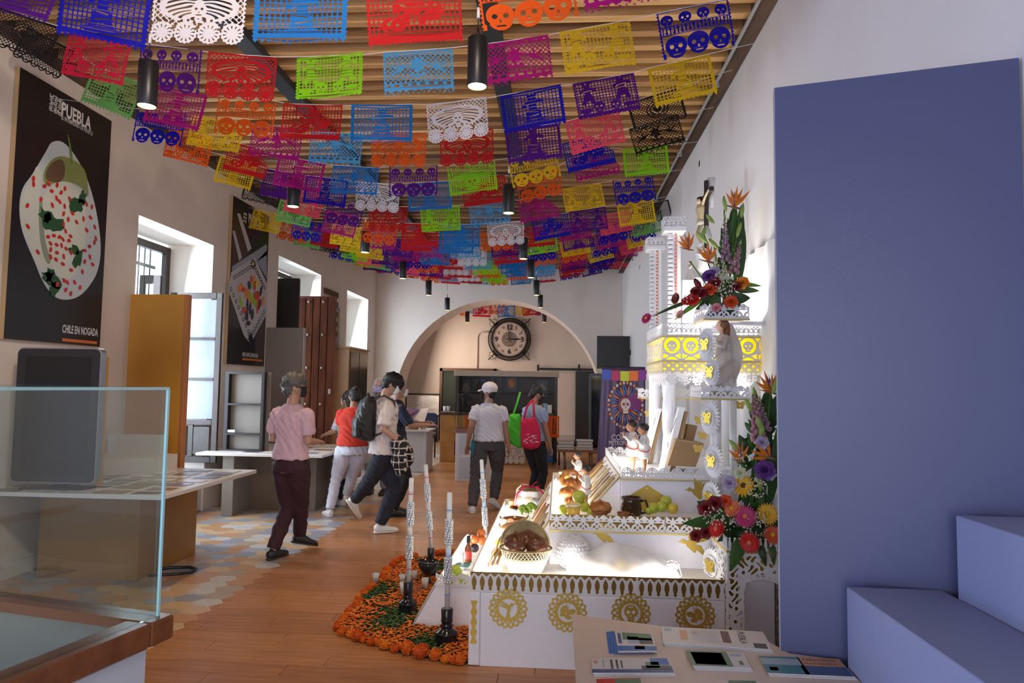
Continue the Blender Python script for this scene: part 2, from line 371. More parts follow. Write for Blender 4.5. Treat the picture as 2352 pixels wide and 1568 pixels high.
# big studded wooden door leaf of the second opening
REDW=mat('reddish_door_wood',(.30,.085,.035),.4,col2=(.12,.035,.018),nscale=5,stretch=(3,3,.35)); STUD=mat('iron_stud',(.5,.45,.4),.35,.8)
dl=P(688,676,Y=11.1); dr=P(772,680,Y=11.1); zt=dr.z
dd=thing('door_leaf','tall reddish-brown plank door leaf with metal studs, standing open from the wall','door',((dl.x+dr.x)/2,11.1,0))
w_=(dr.x-dl.x)/5
for k in range(5):
    x0=dl.x+k*w_; pk=obj('door_plank',MB().bev(x0+.006,x0+w_-.006,11.07,11.12,.14,zt-.03,.008),REDW,dd)
    if k in (1,3):
        for zz in (zt-.1,zt-.65,zt-1.2,zt-1.8,zt-2.4): obj('stud',MB().sph((x0+w_*.45,11.06,zz),(.024,.02,.024),10,6),STUD,pk)
obj('door_backing',MB().box(dl.x,dr.x,11.115,11.15,.05,zt),REDW,dd)
obj('bottom_rail',MB().bev(dl.x,dr.x,11.04,11.1,.05,.14,.006),REDW,dd)
obj('keyhole_plate',MB().bev(dr.x-.07,dr.x-.035,11.055,11.07,1.42,1.5,.004),mat('white_metal_plate',(.8,.8,.78),.4),dd)
dk=thing('door_leaf','nearly black folded door leaf, left of the studded reddish door','door',(XL-.1,10.5,0))
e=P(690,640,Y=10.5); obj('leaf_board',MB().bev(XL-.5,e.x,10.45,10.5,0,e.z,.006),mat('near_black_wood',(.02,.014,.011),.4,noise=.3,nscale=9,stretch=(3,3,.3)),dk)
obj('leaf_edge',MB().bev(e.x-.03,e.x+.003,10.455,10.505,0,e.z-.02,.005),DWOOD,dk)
# ---------------------------------------------------------------- posters on the window wall
POSTB=mat('poster_black',(.012,.012,.016),.32); EDGE=mat('raw_board_edge',(.45,.30,.14),.7); INK=mat('white_print',(.82,.82,.80),.5); ORI=mat('orange_print',(.75,.20,.04),.5)
def blob(cx,cz,a,b,t=0,n=14,j=0,seed=0):
    rr=random.Random(seed); c,s=math.cos(t),math.sin(t); o=[]
    for i in range(n):
        q=2*PI*i/n; k=1+j*(rr.random()-.5); u,v=a*k*math.cos(q),b*k*math.sin(q); o.append((cx+u*c-v*s,cz+u*s+v*c))
    return o
def flatpoly(mb,pts,M,y,mi): 
    n=len(pts); mb.add([M@Vector((x,y,z)) for x,z in pts],[tuple(range(n))],mi)
def poster(label,y0,y1,z0,z1):
    X=XL+.045; r=thing('wall_poster',label,'poster',(XL,(y0+y1)/2,z0))
    # frame M: local x along +Y (left to right as seen), y into the wall, z up
    M=basis((X,y0,z0),(0,1,0),(0,0,1))
    b=MB().box(XL+.004,X-.001,y0,y1,z0,z1); obj('board',b,EDGE,r)
    obj('print_sheet',MB().box(X-.001,X+.001,y0+.002,y1-.002,z0+.002,z1-.002),POSTB,r)
    return r,M
W1,H1=6.178-5.05,4.1-1.91
r,M=poster('big black food poster with a plate of white sauced chile, nearest on the left wall',5.05,6.178,1.91,4.1)
def pp1(px,py): q=P(px,py,X=XL+.05); return (q.y-5.05,q.z-1.91)
cols=[mat('print_plate',(.62,.70,.72),.5),mat('print_sauce',(.72,.76,.66),.5),mat('print_chile',(.28,.34,.10),.5),mat('print_leaf',(.02,.10,.035),.5),mat('print_seed',(.62,.03,.02),.4),mat('print_stem',(.16,.30,.06),.5),mat('print_shade',(.30,.36,.26),.5),mat('print_brown',(.16,.09,.05),.5)]
art=MB()
def chk(p,n=2):
    for _ in range(n): p=[q for i in range(len(p)) for q in ((p[i][0]*.75+p[(i+1)%len(p)][0]*.25,p[i][1]*.75+p[(i+1)%len(p)][1]*.25),(p[i][0]*.25+p[(i+1)%len(p)][0]*.75,p[i][1]*.25+p[(i+1)%len(p)][1]*.75))]
    return p
def pl(pts,y,mi): flatpoly(art,[pp1(*p) for p in chk(pts)],M,-y,mi)
pl([(108,345),(118,325),(143,322),(170,350),(198,400),(220,470),(234,560),(228,620),(205,660),(178,685),(140,690),(115,672),(95,640),(80,600),(62,560),(48,520),(44,470),(52,430),(72,405),(92,372)],.002,0)
pl([(72,420),(84,375),(98,395),(92,470),(96,560),(120,610),(112,640),(86,610),(66,560),(46,510),(46,470),(60,430)],.003,1)
pl([(96,450),(120,425),(150,412),(180,430),(196,470),(200,520),(192,590),(170,640),(140,640),(115,610),(100,560),(92,500)],.0035,1)
pl([(88,480),(96,440),(100,500),(104,560),(120,600),(108,610),(92,560)],.004,6)
pl([(104,385),(125,360),(150,358),(185,375),(200,400),(205,458),(195,440),(180,425),(150,415),(125,420),(108,430),(98,410)],.004,2)
pl([(106,392),(120,372),(145,362),(152,395),(140,420),(118,418),(104,412)],.0045,7)
pl([(154,305),(158,312),(166,350),(168,378),(162,380),(160,345)],.005,5)
for i,(cx,cy,a,t) in enumerate([(175,470,26,.4),(190,455,18,1.2),(120,512,30,.2),(105,495,20,-.5),(180,592,24,1.3),(170,575,16,0),(122,640,26,-.6),(124,665,22,1.4),(110,635,18,.3)]):
    c=pp1(cx,cy); flatpoly(art,blob(c[0],c[1],a*.0037,a*.0026,t,16,.75,i),M,-.0055,3)
rr=random.Random(3)
seeds=[(132,425),(118,438),(142,440),(150,430),(128,455),(138,462),(120,470),(150,472),(112,425),(160,455),(145,488),(165,490),(100,430),(95,455),(156,505),(146,515),(150,528),(160,540),(175,512),(190,500),(198,530),(110,545),(122,538),(135,545),(145,548),(160,552),(115,560),(128,562),(142,566),(118,575),(130,582),(150,572),(162,580),(146,588),(128,595),(116,590),(145,607),(163,620),(195,575),(205,565),(206,590),(218,520),(222,550),(215,558),(194,602),(190,625),(148,645),(157,648),(172,650),(185,662),(150,668),(163,672),(130,655),(76,408),(78,425),(65,518),(88,580),(62,470),(200,470),(212,476),(208,500),(214,610)]
for i,(cx,cy) in enumerate(seeds):
    c=pp1(cx+rr.uniform(-2,2),cy+rr.uniform(-3,3)); flatpoly(art,blob(c[0],c[1],.026,.017,rr.uniform(0,3),9,.15,i),M,-.0065,4)
obj('printed_dish',art,cols,r)
lt=MB()
def wr(mb,s,px,py,size,sx=1,MM=M,y=-.003,bold=0,pf=pp1):
    c=pf(px,py); textmb(s,size,MM@Matrix.Translation((c[0],y,c[1])),.0004,sx=sx,mb=mb,bold=bold)
wr(lt,'PUEBLA',141,262,.165,.66,bold=.004); wr(lt,'EL PATRIMONIO DE MÉXICO',141,273,.052,.60); wr(lt,'CHILE EN NOGADA',143,763,.098,.53,bold=.002)
# square block emblem beside the lettering
e0=pp1(113,252)
for a in range(3):
    for b in range(3):
        for k,(x0,z0,w,h) in enumerate([(0,0,.045,.008),(0,.036,.045,.008),(0,0,.008,.044),(.037,0,.008,.044)]):
            if (a*3+b+k)%4!=3 or k==0: 
                x=e0[0]+a*.052+x0; z=e0[1]+b*.052+z0; flatpoly(lt,[(x,z),(x+w,z),(x+w,z+h),(x,z+h)],M,-.003,0)
        flatpoly(lt,blob(e0[0]+a*.052+.022,e0[1]+b*.052+.022,.011,.009,a,8,.5,a*3+b),M,-.003,0)
obj('lettering',lt,INK,r)['kind']='stuff'
c=pp1(144,778); d=pp1(223,784); obj('orange_line',MB().box(XL+.046,XL+.049,5.05+c[0],5.05+d[0],1.91+c[1]-.02,1.91+c[1]+.006),ORI,r)
# second poster
r,M2=poster('dark poster with an embroidered multicoloured deer on pale paper, further along the left wall',8.66,9.8,1.83,4.07)
def pp2(px,py): q=P(px,py,X=XL+.05); return (q.y-8.66,q.z-1.83)
c2=[mat('print_paper',(.50,.50,.52),.5),mat('print_dark_ink',(.03,.035,.07),.5),mat('print_brown_bark',(.07,.035,.025),.5),mat('print_red',(.60,.06,.03),.5),mat('print_orange',(.75,.25,.03),.5),mat('print_lime',(.30,.50,.04),.5),mat('print_yellow',(.80,.55,.05),.5),mat('print_steel_paper',(.30,.34,.40),.5)]
art=MB()
def q2(pts,y,mi): flatpoly(art,[pp2(*p) for p in pts],M2,-y,mi)
q2([(535,505),(548,495),(575,590),(545,640),(533,620)],.002,2); q2([(545,490),(552,490),(578,570),(570,578)],.003,0); q2([(534,530),(540,530),(556,590),(550,600)],.003,0)
q2([(533,612),(613,560),(613,585),(533,640)],.0035,7); q2([(590,600),(613,575),(613,640)],.0035,7)
q2([(531,625),(585,590),(613,650),(613,720),(575,790),(560,770),(524,665)],.004,0)
q2([(540,655),(580,622),(606,670),(600,715),(574,752),(545,700)],.0045,0)
for (ax,ay,bx,by) in [((531),625,585,590),(585,590,613,650),(524,665,575,790),(613,720,575,790)]:
    for k in range(9):
        t=(k+.5)/9; cx,cy=ax+(bx-ax)*t+(4 if ax<580 else -4),ay+(by-ay)*t+(14 if ay<700 and by<700 else -8)
        c=pp2(cx,cy); art.add([M2@Vector((c[0]+.035*math.cos(q)*s_,-.006,c[1]+.03*math.sin(q)*s_)) for s_ in (1,.62) for q in [2*PI*i/10 for i in range(10)]],[(i,(i+1)%10,10+(i+1)%10,10+i) for i in range(10)],1)
for cx,cy in ((572,520),(582,545),(592,535),(575,775),(578,790)):
    c=pp2(cx,cy)
    for k in range(9): q=2*PI*k/9; flatpoly(art,blob(c[0]+.05*math.cos(q),c[1]+.05*math.sin(q),.045,.012,q,8),M2,-.006,1)
c=pp2(581,606)
for k in range(10): q=2*PI*k/10; flatpoly(art,blob(c[0]+.05*math.cos(q),c[1]+.05*math.sin(q),.035,.012,q,8),M2,-.006,1)
flatpoly(art,blob(c[0],c[1],.03,.03),M2,-.0065,6)
deer=[((575,682),17,10,-.3,4),((583,690),14,9,-.5,5),((590,678),9,11,.2,3),((566,672),7,9,.9,4),((558,664),6,6,.2,3),((553,658),3,9,-.6,4),((548,664),3,8,.4,4),((572,655),4,11,.5,1),((579,650),4,13,.2,5),((585,656),4,12,-.3,3),((590,650),3,10,-.6,6),((577,642),3,9,0,3),((583,640),3,8,-.2,4),((568,700),3,15,.1,1),((574,708),3,15,-.1,1),((592,702),3,18,-.1,3),((596,698),3,14,-.3,1),((603,692),3,14,-.5,4),((560,712),5,8,.3,3),((553,694),3,14,.5,5),((566,725),4,12,.2,1),((579,722),4,13,0,1),((599,668),3,14,-.4,1),((570,742),5,6,0,1)]
for i,((cx,cy),a,b,t,mi) in enumerate(deer):
    c=pp2(cx,cy); flatpoly(art,blob(c[0],c[1],a*.0125,b*.0062,t,12,.2,i),M2,-.007-.0001*i,mi)
obj('printed_artwork',art,c2,r)
lt=MB(); wr(lt,'PUEBLA',571,508,.165,.66,M2,pf=pp2,bold=.004); wr(lt,'EL PATRIMONIO DE MÉXICO',571,516,.052,.60,M2,pf=pp2); wr(lt,'PAPEL AMATE, PAHUATLÁN',557,818,.082,.47,M2,pf=pp2)
e0=pp2(561,497)
for a in range(2):
    for b in range(3): flatpoly(lt,blob(e0[0]+a*.055,e0[1]-.06+b*.05,.022,.018,a,6,.3,b),M2,-.003,0)
obj('lettering',lt,INK,r)['kind']='stuff'
c=pp2(557,823); d=pp2(603,828); obj('orange_line',MB().box(XL+.046,XL+.049,8.66+c[0],8.66+d[0],1.83+c[1]-.02,1.83+c[1]+.006),ORI,r)
# ---------------------------------------------------------------- display tables under the windows
MDF=mat('brown_laminate',(.36,.17,.035),.42,col2=(.28,.13,.025),nscale=2,stretch=(1,1,.3)); TTOP=mat('white_laminate',(.66,.64,.62),.28); GREYB=mat('grey_brown_board',(.20,.165,.135),.6,noise=.1,nscale=5)
t=thing('display_table','long white-topped exhibition table with a brown laminate base, under the first poster','table',(-3.6,5.7,0))
obj('tabletop',MB().bev(-4.32,-2.91,4.9,6.49,.72,.752,.003),TTOP,t); obj('base',MB().bev(-4.2,-3.35,5.35,6.23,0,.72,.004),MDF,t)
t=thing('display_table','further white-topped table on grey boards, behind the man in pink','table',(-3.5,8.5,0))
obj('tabletop',MB().bev(-4.3,-2.76,7.9,9.35,.72,.752,.003),TTOP,t); obj('base',MB().bev(-4.15,-3.03,8.48,9.2,0,.72,.004),GREYB,t)
obj('leg_panel',MB().bev(-4.0,-3.86,7.98,8.48,0,.72,.004),mat('light_grey_board',(.22,.20,.18),.5),t)
SHT=[mat('print_sheet_'+n,c,.22) for n,c in [('white',(.8,.8,.8)),('sepia',(.32,.22,.13)),('grey',(.33,.33,.36)),('dark',(.05,.045,.05)),('blue',(.24,.28,.42)),('olive',(.22,.23,.10))]]
sm={}
k=0
for yy in np.arange(5.02,6.35,.215):
    for xx in np.arange(-3.1,-4.2,-.27):
        if xx<-3.45 and yy>6.1: continue
        w,h=random.uniform(.18,.24),random.uniform(.12,.17); ci=random.choice([0,0,1,2,3,4,5,1])
        rt=thing('photo_print','%s print on the nearest table, %s from room edge, row %s'%(['white','sepia','grey','dark','blue-grey','olive'][ci],['first','second','third','fourth','fifth'][int(round((-3.1-xx)/.27))],['one','two','three','four','five','six','seven'][int(round((yy-5.02)/.215))]),'print',(xx+random.uniform(-.03,.02),yy+random.uniform(-.02,.03),.7525),'prints spread on the near table')
        rt.rotation_euler=(0,0,random.uniform(-.12,.12))
        o=link('card',MB().box(-w/2,w/2,-h/2,h/2,0,.002).mesh('card',SHT[3 if ci!=3 else 0]),rt)
        link('picture',MB().box(-w/2+.008,w/2-.004,-h/2+.006,h/2-.004,.002,.0027).mesh('picture',SHT[ci]),rt); k+=1
for i,(xx,yy,ci) in enumerate([(-3.0,8.1,4),(-3.25,8.35,2),(-2.95,8.5,1),(-3.05,8.85,0),(-3.7,8.1,3),(-3.3,8.8,2)]):
    rt=thing('photo_print','%s printed sheet lying on the further display table, %s'%(['white','sepia','grey','dark','blue','olive'][ci],['at its near edge','beside the man in pink','near its room-side end','at its far room-side corner','towards the wall','in its middle'][i]),'print',(xx,yy,.7525),'prints spread on the further table'); rt.rotation_euler=(0,0,random.uniform(-.3,.3))
    link('card',MB().box(-.13,.13,-.09,.09,0,.002).mesh('card',SHT[0]),rt); link('picture',MB().box(-.115,.115,-.08,.08,.002,.0027).mesh('picture',SHT[ci]),rt)
a=P(250,1040,Y=6.2); b=P(402,1030,Y=6.35)
tb=thing('display_box','low white box standing at the wall end of the near table','box',(-4.0,6.1,.7525))
obj('box_body',MB().prism([(-4.3,5.7),(b.x,6.02),(b.x,6.4),(-4.3,6.4)],.7525,.9),mat('cream_board',(.62,.56,.50),.7),tb); obj('box_back',MB().prism([(-4.3,6.3),(b.x-.12,6.33),(b.x-.12,6.4),(-4.3,6.4)],.9,1.08),MATS['cream_board'],tb)
# tall boards standing out from the wall
ORB=mat('orange_brown_board',(.62,.30,.035),.45,col2=(.46,.21,.025),nscale=1.6,stretch=(1,1,.5)); ORE=mat('orange_board_edge',(.45,.17,.05),.5)
a=P(303,676,Y=6.62); b=P(426,676,Y=6.62); c=P(432,676,Y=6.62)
ob=thing('partition_board','tall orange-brown partition board standing against the first window','board',((a.x+b.x)/2,6.65,0)); obj('panel',MB().bev(a.x,b.x,6.6,6.68,0,a.z,.003),ORB,ob); obj('edge_strip',MB().bev(b.x,c.x+.01,6.6,6.68,0,a.z,.003),ORE,ob)
a=P(613,752,Y=9.62); b=P(698,752,Y=9.62)
gb=thing('partition_board','tall grey-brown partition board left of the studded door','board',((a.x+b.x)/2,9.65,0)); obj('panel',MB().bev(a.x,b.x,9.6,9.68,0,a.z,.003),GREYB,gb); obj('edge_strip',MB().bev(b.x,b.x+.018,9.6,9.68,0,a.z,.003),mat('pale_board_edge',(.42,.36,.30),.6),gb)
# black framed rack on the far table
a=P(523,853,Y=8.25); b=P(612,853,Y=8.25); c=P(620,853,Y=8.25); z0=.7525
rk=thing('framed_display_rack','black-framed grey display rack with two shelves on the further table','rack',((a.x+b.x)/2,8.3,z0))
obj('back_panel',MB().box(a.x+.01,c.x,8.28,8.3,z0,a.z-.005),mat('pale_grey_board',(.21,.19,.17),.6),rk)
obj('frame',MB().box(a.x,a.x+.045,8.2,8.28,z0,a.z).box(b.x-.035,b.x,8.2,8.28,z0,a.z).box(a.x+.045,b.x-.035,8.2,8.28,a.z-.03,a.z).box(a.x+.045,b.x-.035,8.2,8.28,z0,z0+.02),BLK2,rk)
for py_ in (928,996): z=P(560,py_,Y=8.25).z; obj('shelf_bar',MB().box(a.x+.045,b.x-.035,8.2,8.28,z-.012,z+.012),BLK2,rk)
z=P(535,992,Y=8.22).z; obj('paper_slip',MB().box(a.x+.06,a.x+.15,8.19,8.2,z,z+.03),INK,rk)
# flat screen on the near table
a=P(42,797,Y=5.05); b=P(235,800,Y=5.05); z0=.80
tv=thing('flat_screen','black rounded flat screen on the near table, seen over the glass case','screen',((a.x+b.x)/2,5.08,.7525))
def rrect(x0,x1,z0,z1,r,n=5):
    o=[]
    for cx,cz,s in ((x1-r,z1-r,0),(x0+r,z1-r,1),(x0+r,z0+r,2),(x1-r,z0+r,3)):
        for k in range(n+1): q=PI/2*(s+k/n); o.append((cx+r*math.cos(q),cz+r*math.sin(q)))
    return o
def xzprism(mb,poly,y0,y1,mi=0):
    n=len(poly); return mb.add([(x,y0,z) for x,z in poly]+[(x,y1,z) for x,z in poly],[tuple(range(n)),tuple(range(2*n-1,n-1,-1))]+[(i,n+i,n+(i+1)%n,(i+1)%n) for i in range(n)],mi)
obj('housing',xzprism(MB(),rrect(a.x,b.x,z0,a.z,.05),5.05,5.11),mat('silver_trim',(.35,.36,.38),.3,.6),tv)
obj('bezel',xzprism(MB(),rrect(a.x+.008,b.x-.012,z0+.01,a.z-.01,.045),5.042,5.05),BLK2,tv)
obj('screen',MB().box(a.x+.08,b.x-.08,5.039,5.042,z0+.08,a.z-.07),SCREEN,tv)
obj('stand',MB().bev((a.x+b.x)/2-.25,(a.x+b.x)/2+.25,5.02,5.2,.7525,.765,.003).box((a.x+b.x)/2-.05,(a.x+b.x)/2+.05,5.11,5.13,.765,.95),BLK2,tv)
a=P(236,820,Y=5.35); obn=thing('leaning_board','narrow orange-brown board leaning behind the flat screen','board',(a.x,5.4,.7525)); obj('panel',MB().bev(a.x-.5,P(242,820,Y=5.35).x,5.35,5.4,.7525,a.z,.003),ORB,obn)
cb=thing('floor_cable','black cable looped on the floor beside the brown table base','cable',(-3.3,5.6,0))
obj('cable',MB().tube([P(340,1322,Z=.012),P(400,1318,Z=.012),P(440,1314,Z=.012),P(450,1306,Z=.012),P(435,1302,Z=.012),P(390,1303,Z=.012),P(352,1310,Z=.012)],.012,8),BLK2,cb)
# white shoe-like bundle on the floor behind the red woman's table
bn=thing('cloth_bundle','small crumpled white cloth lying by the foot of the studded door','cloth',(-3.25,9.2,0))
def lump(mb,c,r,seed=0,amp=.25,seg=16,rg=10,mi=0,f=3.0):
    i0=len(mb.v); mb.sph(c,r,seg,rg,mi); rr=np.random.RandomState(seed); ph=rr.uniform(0,6,9); c=Vector(c)
    for i in range(i0,len(mb.v)):
        d=Vector(mb.v[i])-c; n=d.normalized(); k=1+amp*(math.sin(f*n.x*2+ph[0]+2*math.sin(f*n.z+ph[1]))*.5+math.sin(f*n.y*2+ph[2])*.3+math.sin(f*2*n.z+ph[3]+n.x*f)*.3); mb.v[i]=tuple(c+d*k)
    return mb
q=P(736,1112,Z=.03); obj('folds',lump(MB(),(q.x,q.y,.035),(.09,.05,.035),4,.35),mat('white_cloth',(.75,.75,.78),.8),bn)
# ---------------------------------------------------------------- glass showcase, left foreground (built in its own frame)
sc=thing('glass_showcase','large glass showcase with a brown wooden rim and white base, left foreground','showcase',(0,0,0))
RIM=mat('varnished_wood_rim',(.26,.085,.03),.25,col2=(.18,.055,.02),nscale=3,stretch=(.5,6,6)); CB=mat('showcase_white_base',(.66,.66,.68),.5); FELT=mat('showcase_floor',(.40,.46,.44),.5)
Lx,Ly=1.9,1.35; zr=.90; zt=1.572
obj('base',MB().bev(.03,Lx-.03,.03,Ly-.03,0,.83,.004),CB,sc)
for k in range(3):
    y0=.12+k*.42; f=obj('base_panel',MB().box(.018,.03,y0,y0+.36,.1,.74),CB,sc); obj('panel_inset',MB().box(.014,.018,y0+.05,y0+.31,.15,.69),mat('frosted_blue_panel',(.45,.52,.62),.3),f)
obj('rim',MB().bev(-.02,Lx,-.02,.07,.83,zr,.006).bev(-.02,.07,.07,Ly,.83,zr,.006).bev(Lx-.07,Lx,.07,Ly,.83,zr,.006),RIM,sc)
obj('case_floor',MB().box(.07,Lx-.07,.07,Ly,.85,.872),FELT,sc)
GE=mat('glass_edge_green',(.45,.72,.70),.15); G=.008; SGL=glassmat('showcase_glass',(.92,.97,.96),.01,1.85)
obj('glass_side',MB().box(.012,.012+G,.012+G,Ly,zr,zt),SGL,sc); obj('glass_back',MB().box(.012,Lx,.012,.012+G,zr,zt),GLASS,sc); obj('glass_top',MB().box(.012,Lx,.012,Ly,zt,zt+G),GLASS,sc)
obj('glass_corner_edge',MB().box(.009,.017,.009,.017,zr,zt),GE,sc); obj('glass_top_edge',MB().box(.008,.0115,.012,Ly,zt,zt+G).box(.012,Lx,.008,.0115,zt,zt+G),GE,sc)
sc.location=(-1.171,2.017,0)
ang=math.atan2(.217,-.976)
sc.rotation_euler=(0,0,0)
sc.matrix_world=Matrix(((-.976,-.217,0,-1.171),(.217,-.976,0,2.017),(0,0,1,0),(0,0,0,1)))
# ---------------------------------------------------------------- right foreground: brochure table, panel, stepped boxes
BT=mat('cream_tabletop',(.62,.50,.42),.38); ft=thing('brochure_table','cream brochure table with cut corner in the right foreground','table',(.5,1.8,0))
poly=[(.06,1.0),(.92,1.0),(.918,2.365),(.776,2.405),(.735,2.515),(.06,2.717)]
obj('tabletop',MB().prism(poly,.695,.72),BT,ft); obj('table_base',MB().prism([(.075,1.05),(.90,1.05),(.90,2.34),(.755,2.37),(.715,2.49),(.075,2.68)],0,.695),mat('cream_base',(.60,.52,.46),.5),ft)
PANEL=mat('slate_blue_paint',(.070,.078,.165),.42,bump=.04,nscale=90)
d=Vector((1.471-.756,2.222-2.42,0)).normalized(); nrm=Vector((-d.y,d.x,0))
sp=thing('partition_panel','tall slate-blue painted display panel standing behind the brochure table','panel',(1.1,2.35,0))
A=Vector((.756,2.42,0))+Vector((0,.004,0)); Bp=A+d*.73; q=[A,Bp,Bp+nrm*.055,A+nrm*.055]
obj('panel_board',MB().prism([(v.x,v.y) for v in q],0,2.67),PANEL,sp)
obj('panel_edge',MB().prism([(A.x-.004,A.y),(A.x,A.y+.001),(A.x+nrm.x*.055,A.y+nrm.y*.055),(A.x+nrm.x*.055-.004,A.y+nrm.y*.055)],0,2.668),mat('grey_panel_edge',(.36,.36,.42),.5),sp)
STP=mat('periwinkle_paint',(.27,.30,.46),.5,bump=.04,nscale=90); STT=mat('periwinkle_top',(.30,.33,.47),.4)
b1=thing('step_plinth','lower pale blue box plinth beside the brochure table','plinth',(1.07,1.8,0)); obj('plinth_body',MB().bev(.922,1.215,.9,2.295,0,.974,.003),STP,b1)
b2=thing('step_plinth','higher pale blue box plinth against the slate-blue panel','plinth',(1.34,1.8,0)); obj('plinth_body',MB().bev(1.219,1.465,.9,2.215,0,1.222,.003),STP,b2)
# brochures
def bro(label,name,corners,base,n,strips,texts,group=None,thick=.0012,back=None):
    """corners: far-left, far-right, near-right, near-left pixels on the table; n leaves in the fan"""
    pts=[P(px,py,Z=.7215) for px,py in corners]; c=sum(pts,Vector())/4; r=thing(name,label,'brochure',(c.x,c.y,.7205))
    for k in range(n):
        off=Vector((-.010*(n-1-k),.004*(n-1-k),0)) if back else Vector((.002*(n-k),-.0025*(n-k),0)); z=.7205+k*.0026
        vs=[(p.x+off.x,p.y+off.y,z) for p in pts]+[(p.x+off.x,p.y+off.y,z+thick*1.5) for p in pts]
        mb=MB().add(vs,[(0,1,2,3),(4,7,6,5),(0,4,5,1),(1,5,6,2),(2,6,7,3),(3,7,4,0)]); obj('leaflet',mb,back if (back and k<n-1) else base,r)
    z=.7205+(n-1)*.0026+thick*1.5+.0004
    def uv(u,v): return (pts[0]*(1-u)+pts[1]*u)*(1-v)+(pts[3]*(1-u)+pts[2]*u)*v
    ms=[];mb=MB()
    for u0,v0,u1,v1,m in strips:
        if m not in ms: ms.append(m)
        q=[uv(u0,v0),uv(u1,v0),uv(u1,v1),uv(u0,v1)]; mb.add([(p.x,p.y,z) for p in q],[(3,2,1,0)],ms.index(m))
    if strips: obj('print',mb,ms,r)
    for s,u,v,size,m,horiz in texts:
        o=uv(u,v); ex=(uv(u+.01,v)-o).normalized(); ey=(uv(u,v-.01)-o).normalized()
        if not horiz: ex,ey=-ey,ex
        M=Matrix(((ex.x,0,ey.x,o.x),(ex.y,0,ey.y,o.y),(0,-1,0,z+.0005),(0,0,0,1))); obj('lettering',textmb(s,size,M,.0001),m,r)
    return r
pr=lambda n,c: mat('brochure_'+n,c,.35)
wp,nb_,gr,or_,bk,lb,tl,sk,br=pr('white',(.62,.58,.57)),pr('navy',(.05,.09,.22)),pr('green',(.09,.19,.10)),pr('orange',(.62,.30,.14)),pr('charcoal',(.06,.06,.065)),pr('blue',(.03,.13,.42)),pr('teal',(.05,.20,.24)),pr('sky',(.32,.40,.48)),pr('maroon',(.12,.035,.03))
bro('fanned stack of blue and white photo leaflets, nearest the far left table corner','leaflet_fan',[(1412,1454),(1498,1460),(1510,1502),(1420,1503)],wp,4,[(.18,.05,.95,.42,gr),(.3,.25,.6,.6,sk),(.6,.3,.95,.62,bk),(0,.72,1,.95,lb),(.45,.7,.7,.88,or_),(.05,.1,.14,.6,nb_)],[],back=lb)
bro('wide white folded leaflet reading PUEBLA along the far edge of the table','leaflet_stack',[(1518,1443),(1750,1455),(1770,1497),(1521,1480)],wp,4,[(.18,.2,.25,.75,or_),(.58,.12,.66,.8,br),(.86,.72,.98,.98,bk),(.03,.1,.1,.3,sk)]+[(.30+.0*i,.15+i*.09,.55,.17+i*.09,sk) for i in range(8)],[('PUEBLA',.745,.10,.034,bk,False),('M',.29,.25,.03,or_,False)])
bro('white brochure with a blue lower edge and curved photo, left near the table edge','leaflet_stack',[(1357,1514),(1535,1514),(1548,1549),(1360,1549)],wp,3,[(0,.78,1,1,nb_),(.62,.55,1,.8,bk),(.75,.05,.98,.5,lb),(.68,.3,.85,.7,gr),(.03,.2,.08,.4,or_),(.14,.15,.16,.7,sk),(.24,.15,.27,.75,bk),(.31,.15,.335,.75,bk),(.37,.2,.39,.7,bk)],[])
bro('green brochure with a dark garden photograph, middle of the table','leaflet_stack',[(1573,1499),(1705,1504),(1723,1539),(1590,1534)],wp,4,[(0,0,.72,1,gr),(.08,.1,.62,.9,bk),(.18,.2,.4,.6,sk),(.75,.1,.95,.3,sk),(.85,.6,.92,.85,gr)],[])
bro('teal and orange tourism brochure at the foot of the slate-blue panel','leaflet_stack',[(1742,1510),(1925,1517),(1962,1558),(1762,1549)],wp,3,[(0,0,.5,.12,tl),(.48,.0,1,.5,or_),(0,.5,.5,1,tl),(.45,.5,1,1,nb_),(0,.12,.5,.5,sk),(.06,.65,.16,.85,sk)],[('DESAYUNO',.52,.2,.020,bk,True),('HACIENDA',.52,.42,.020,bk,True)])
rd=pr('red',(.55,.03,.02))
bro('red and green fanned leaflets cut off by the bottom frame edge','leaflet_fan',[(1385,1563),(1470,1561),(1480,1600),(1395,1600)],rd,3,[(.3,.05,1,.7,gr)],[],back=rd)
bro('green leaflet cut off by the bottom frame edge, right of the red ones','leaflet_stack',[(1655,1564),(1740,1566),(1755,1600),(1660,1600)],wp,2,[(.2,.0,.95,.8,gr)],[])
# ---------------------------------------------------------------- cut-paper banners (papel picado) on strings across the room
FW_,FH_=.42,.30
def edge_serr(x,z,n,d,zb): # zigzag bottom
    t=np.abs(((x/FW_+.5)*n)%1-.5)*2; return z-(zb+d*t)
def edge_scal(x,z,n,zb,r):
    c=((x/FW_+.5)*n)%1-.5; p=FW_/n; return MAX(z-zb, r-np.hypot(c*p,z-zb))
def side_scal(x): return 0
def skull(x,z,cx,cz,r,neg=False):
    head=U(fe(x,z,cx,cz,r,r*.92),fb(x,z,cx,cz-r*.85,r*.5,r*.35))
    eyes=U(fc(x,z,cx-r*.4,cz-r*.05,r*.2),fc(x,z,cx+r*.4,cz-r*.05,r*.2),fe(x,z,cx,cz-r*.45,r*.09,r*.16),fb(x,z,cx,cz-r*.85,r*.34,r*.06))
    return head,eyes
def frame(x,z,b=.014): return MAX(np.abs(x)-(FW_/2-b), z-(-b))
def clip_side(x,z,f):
    s=FW_/2-.003-np.abs(x)+.004*np.cos(z*2*PI/.022); return MIN(MIN(f,s),-z)
def cutout(x,z,holes,solid,b=.014):
    # holes>0 removed where solid<=0
    inner=-frame(x,z,b); h=MIN(holes,inner); h=MIN(h,-solid); return -h
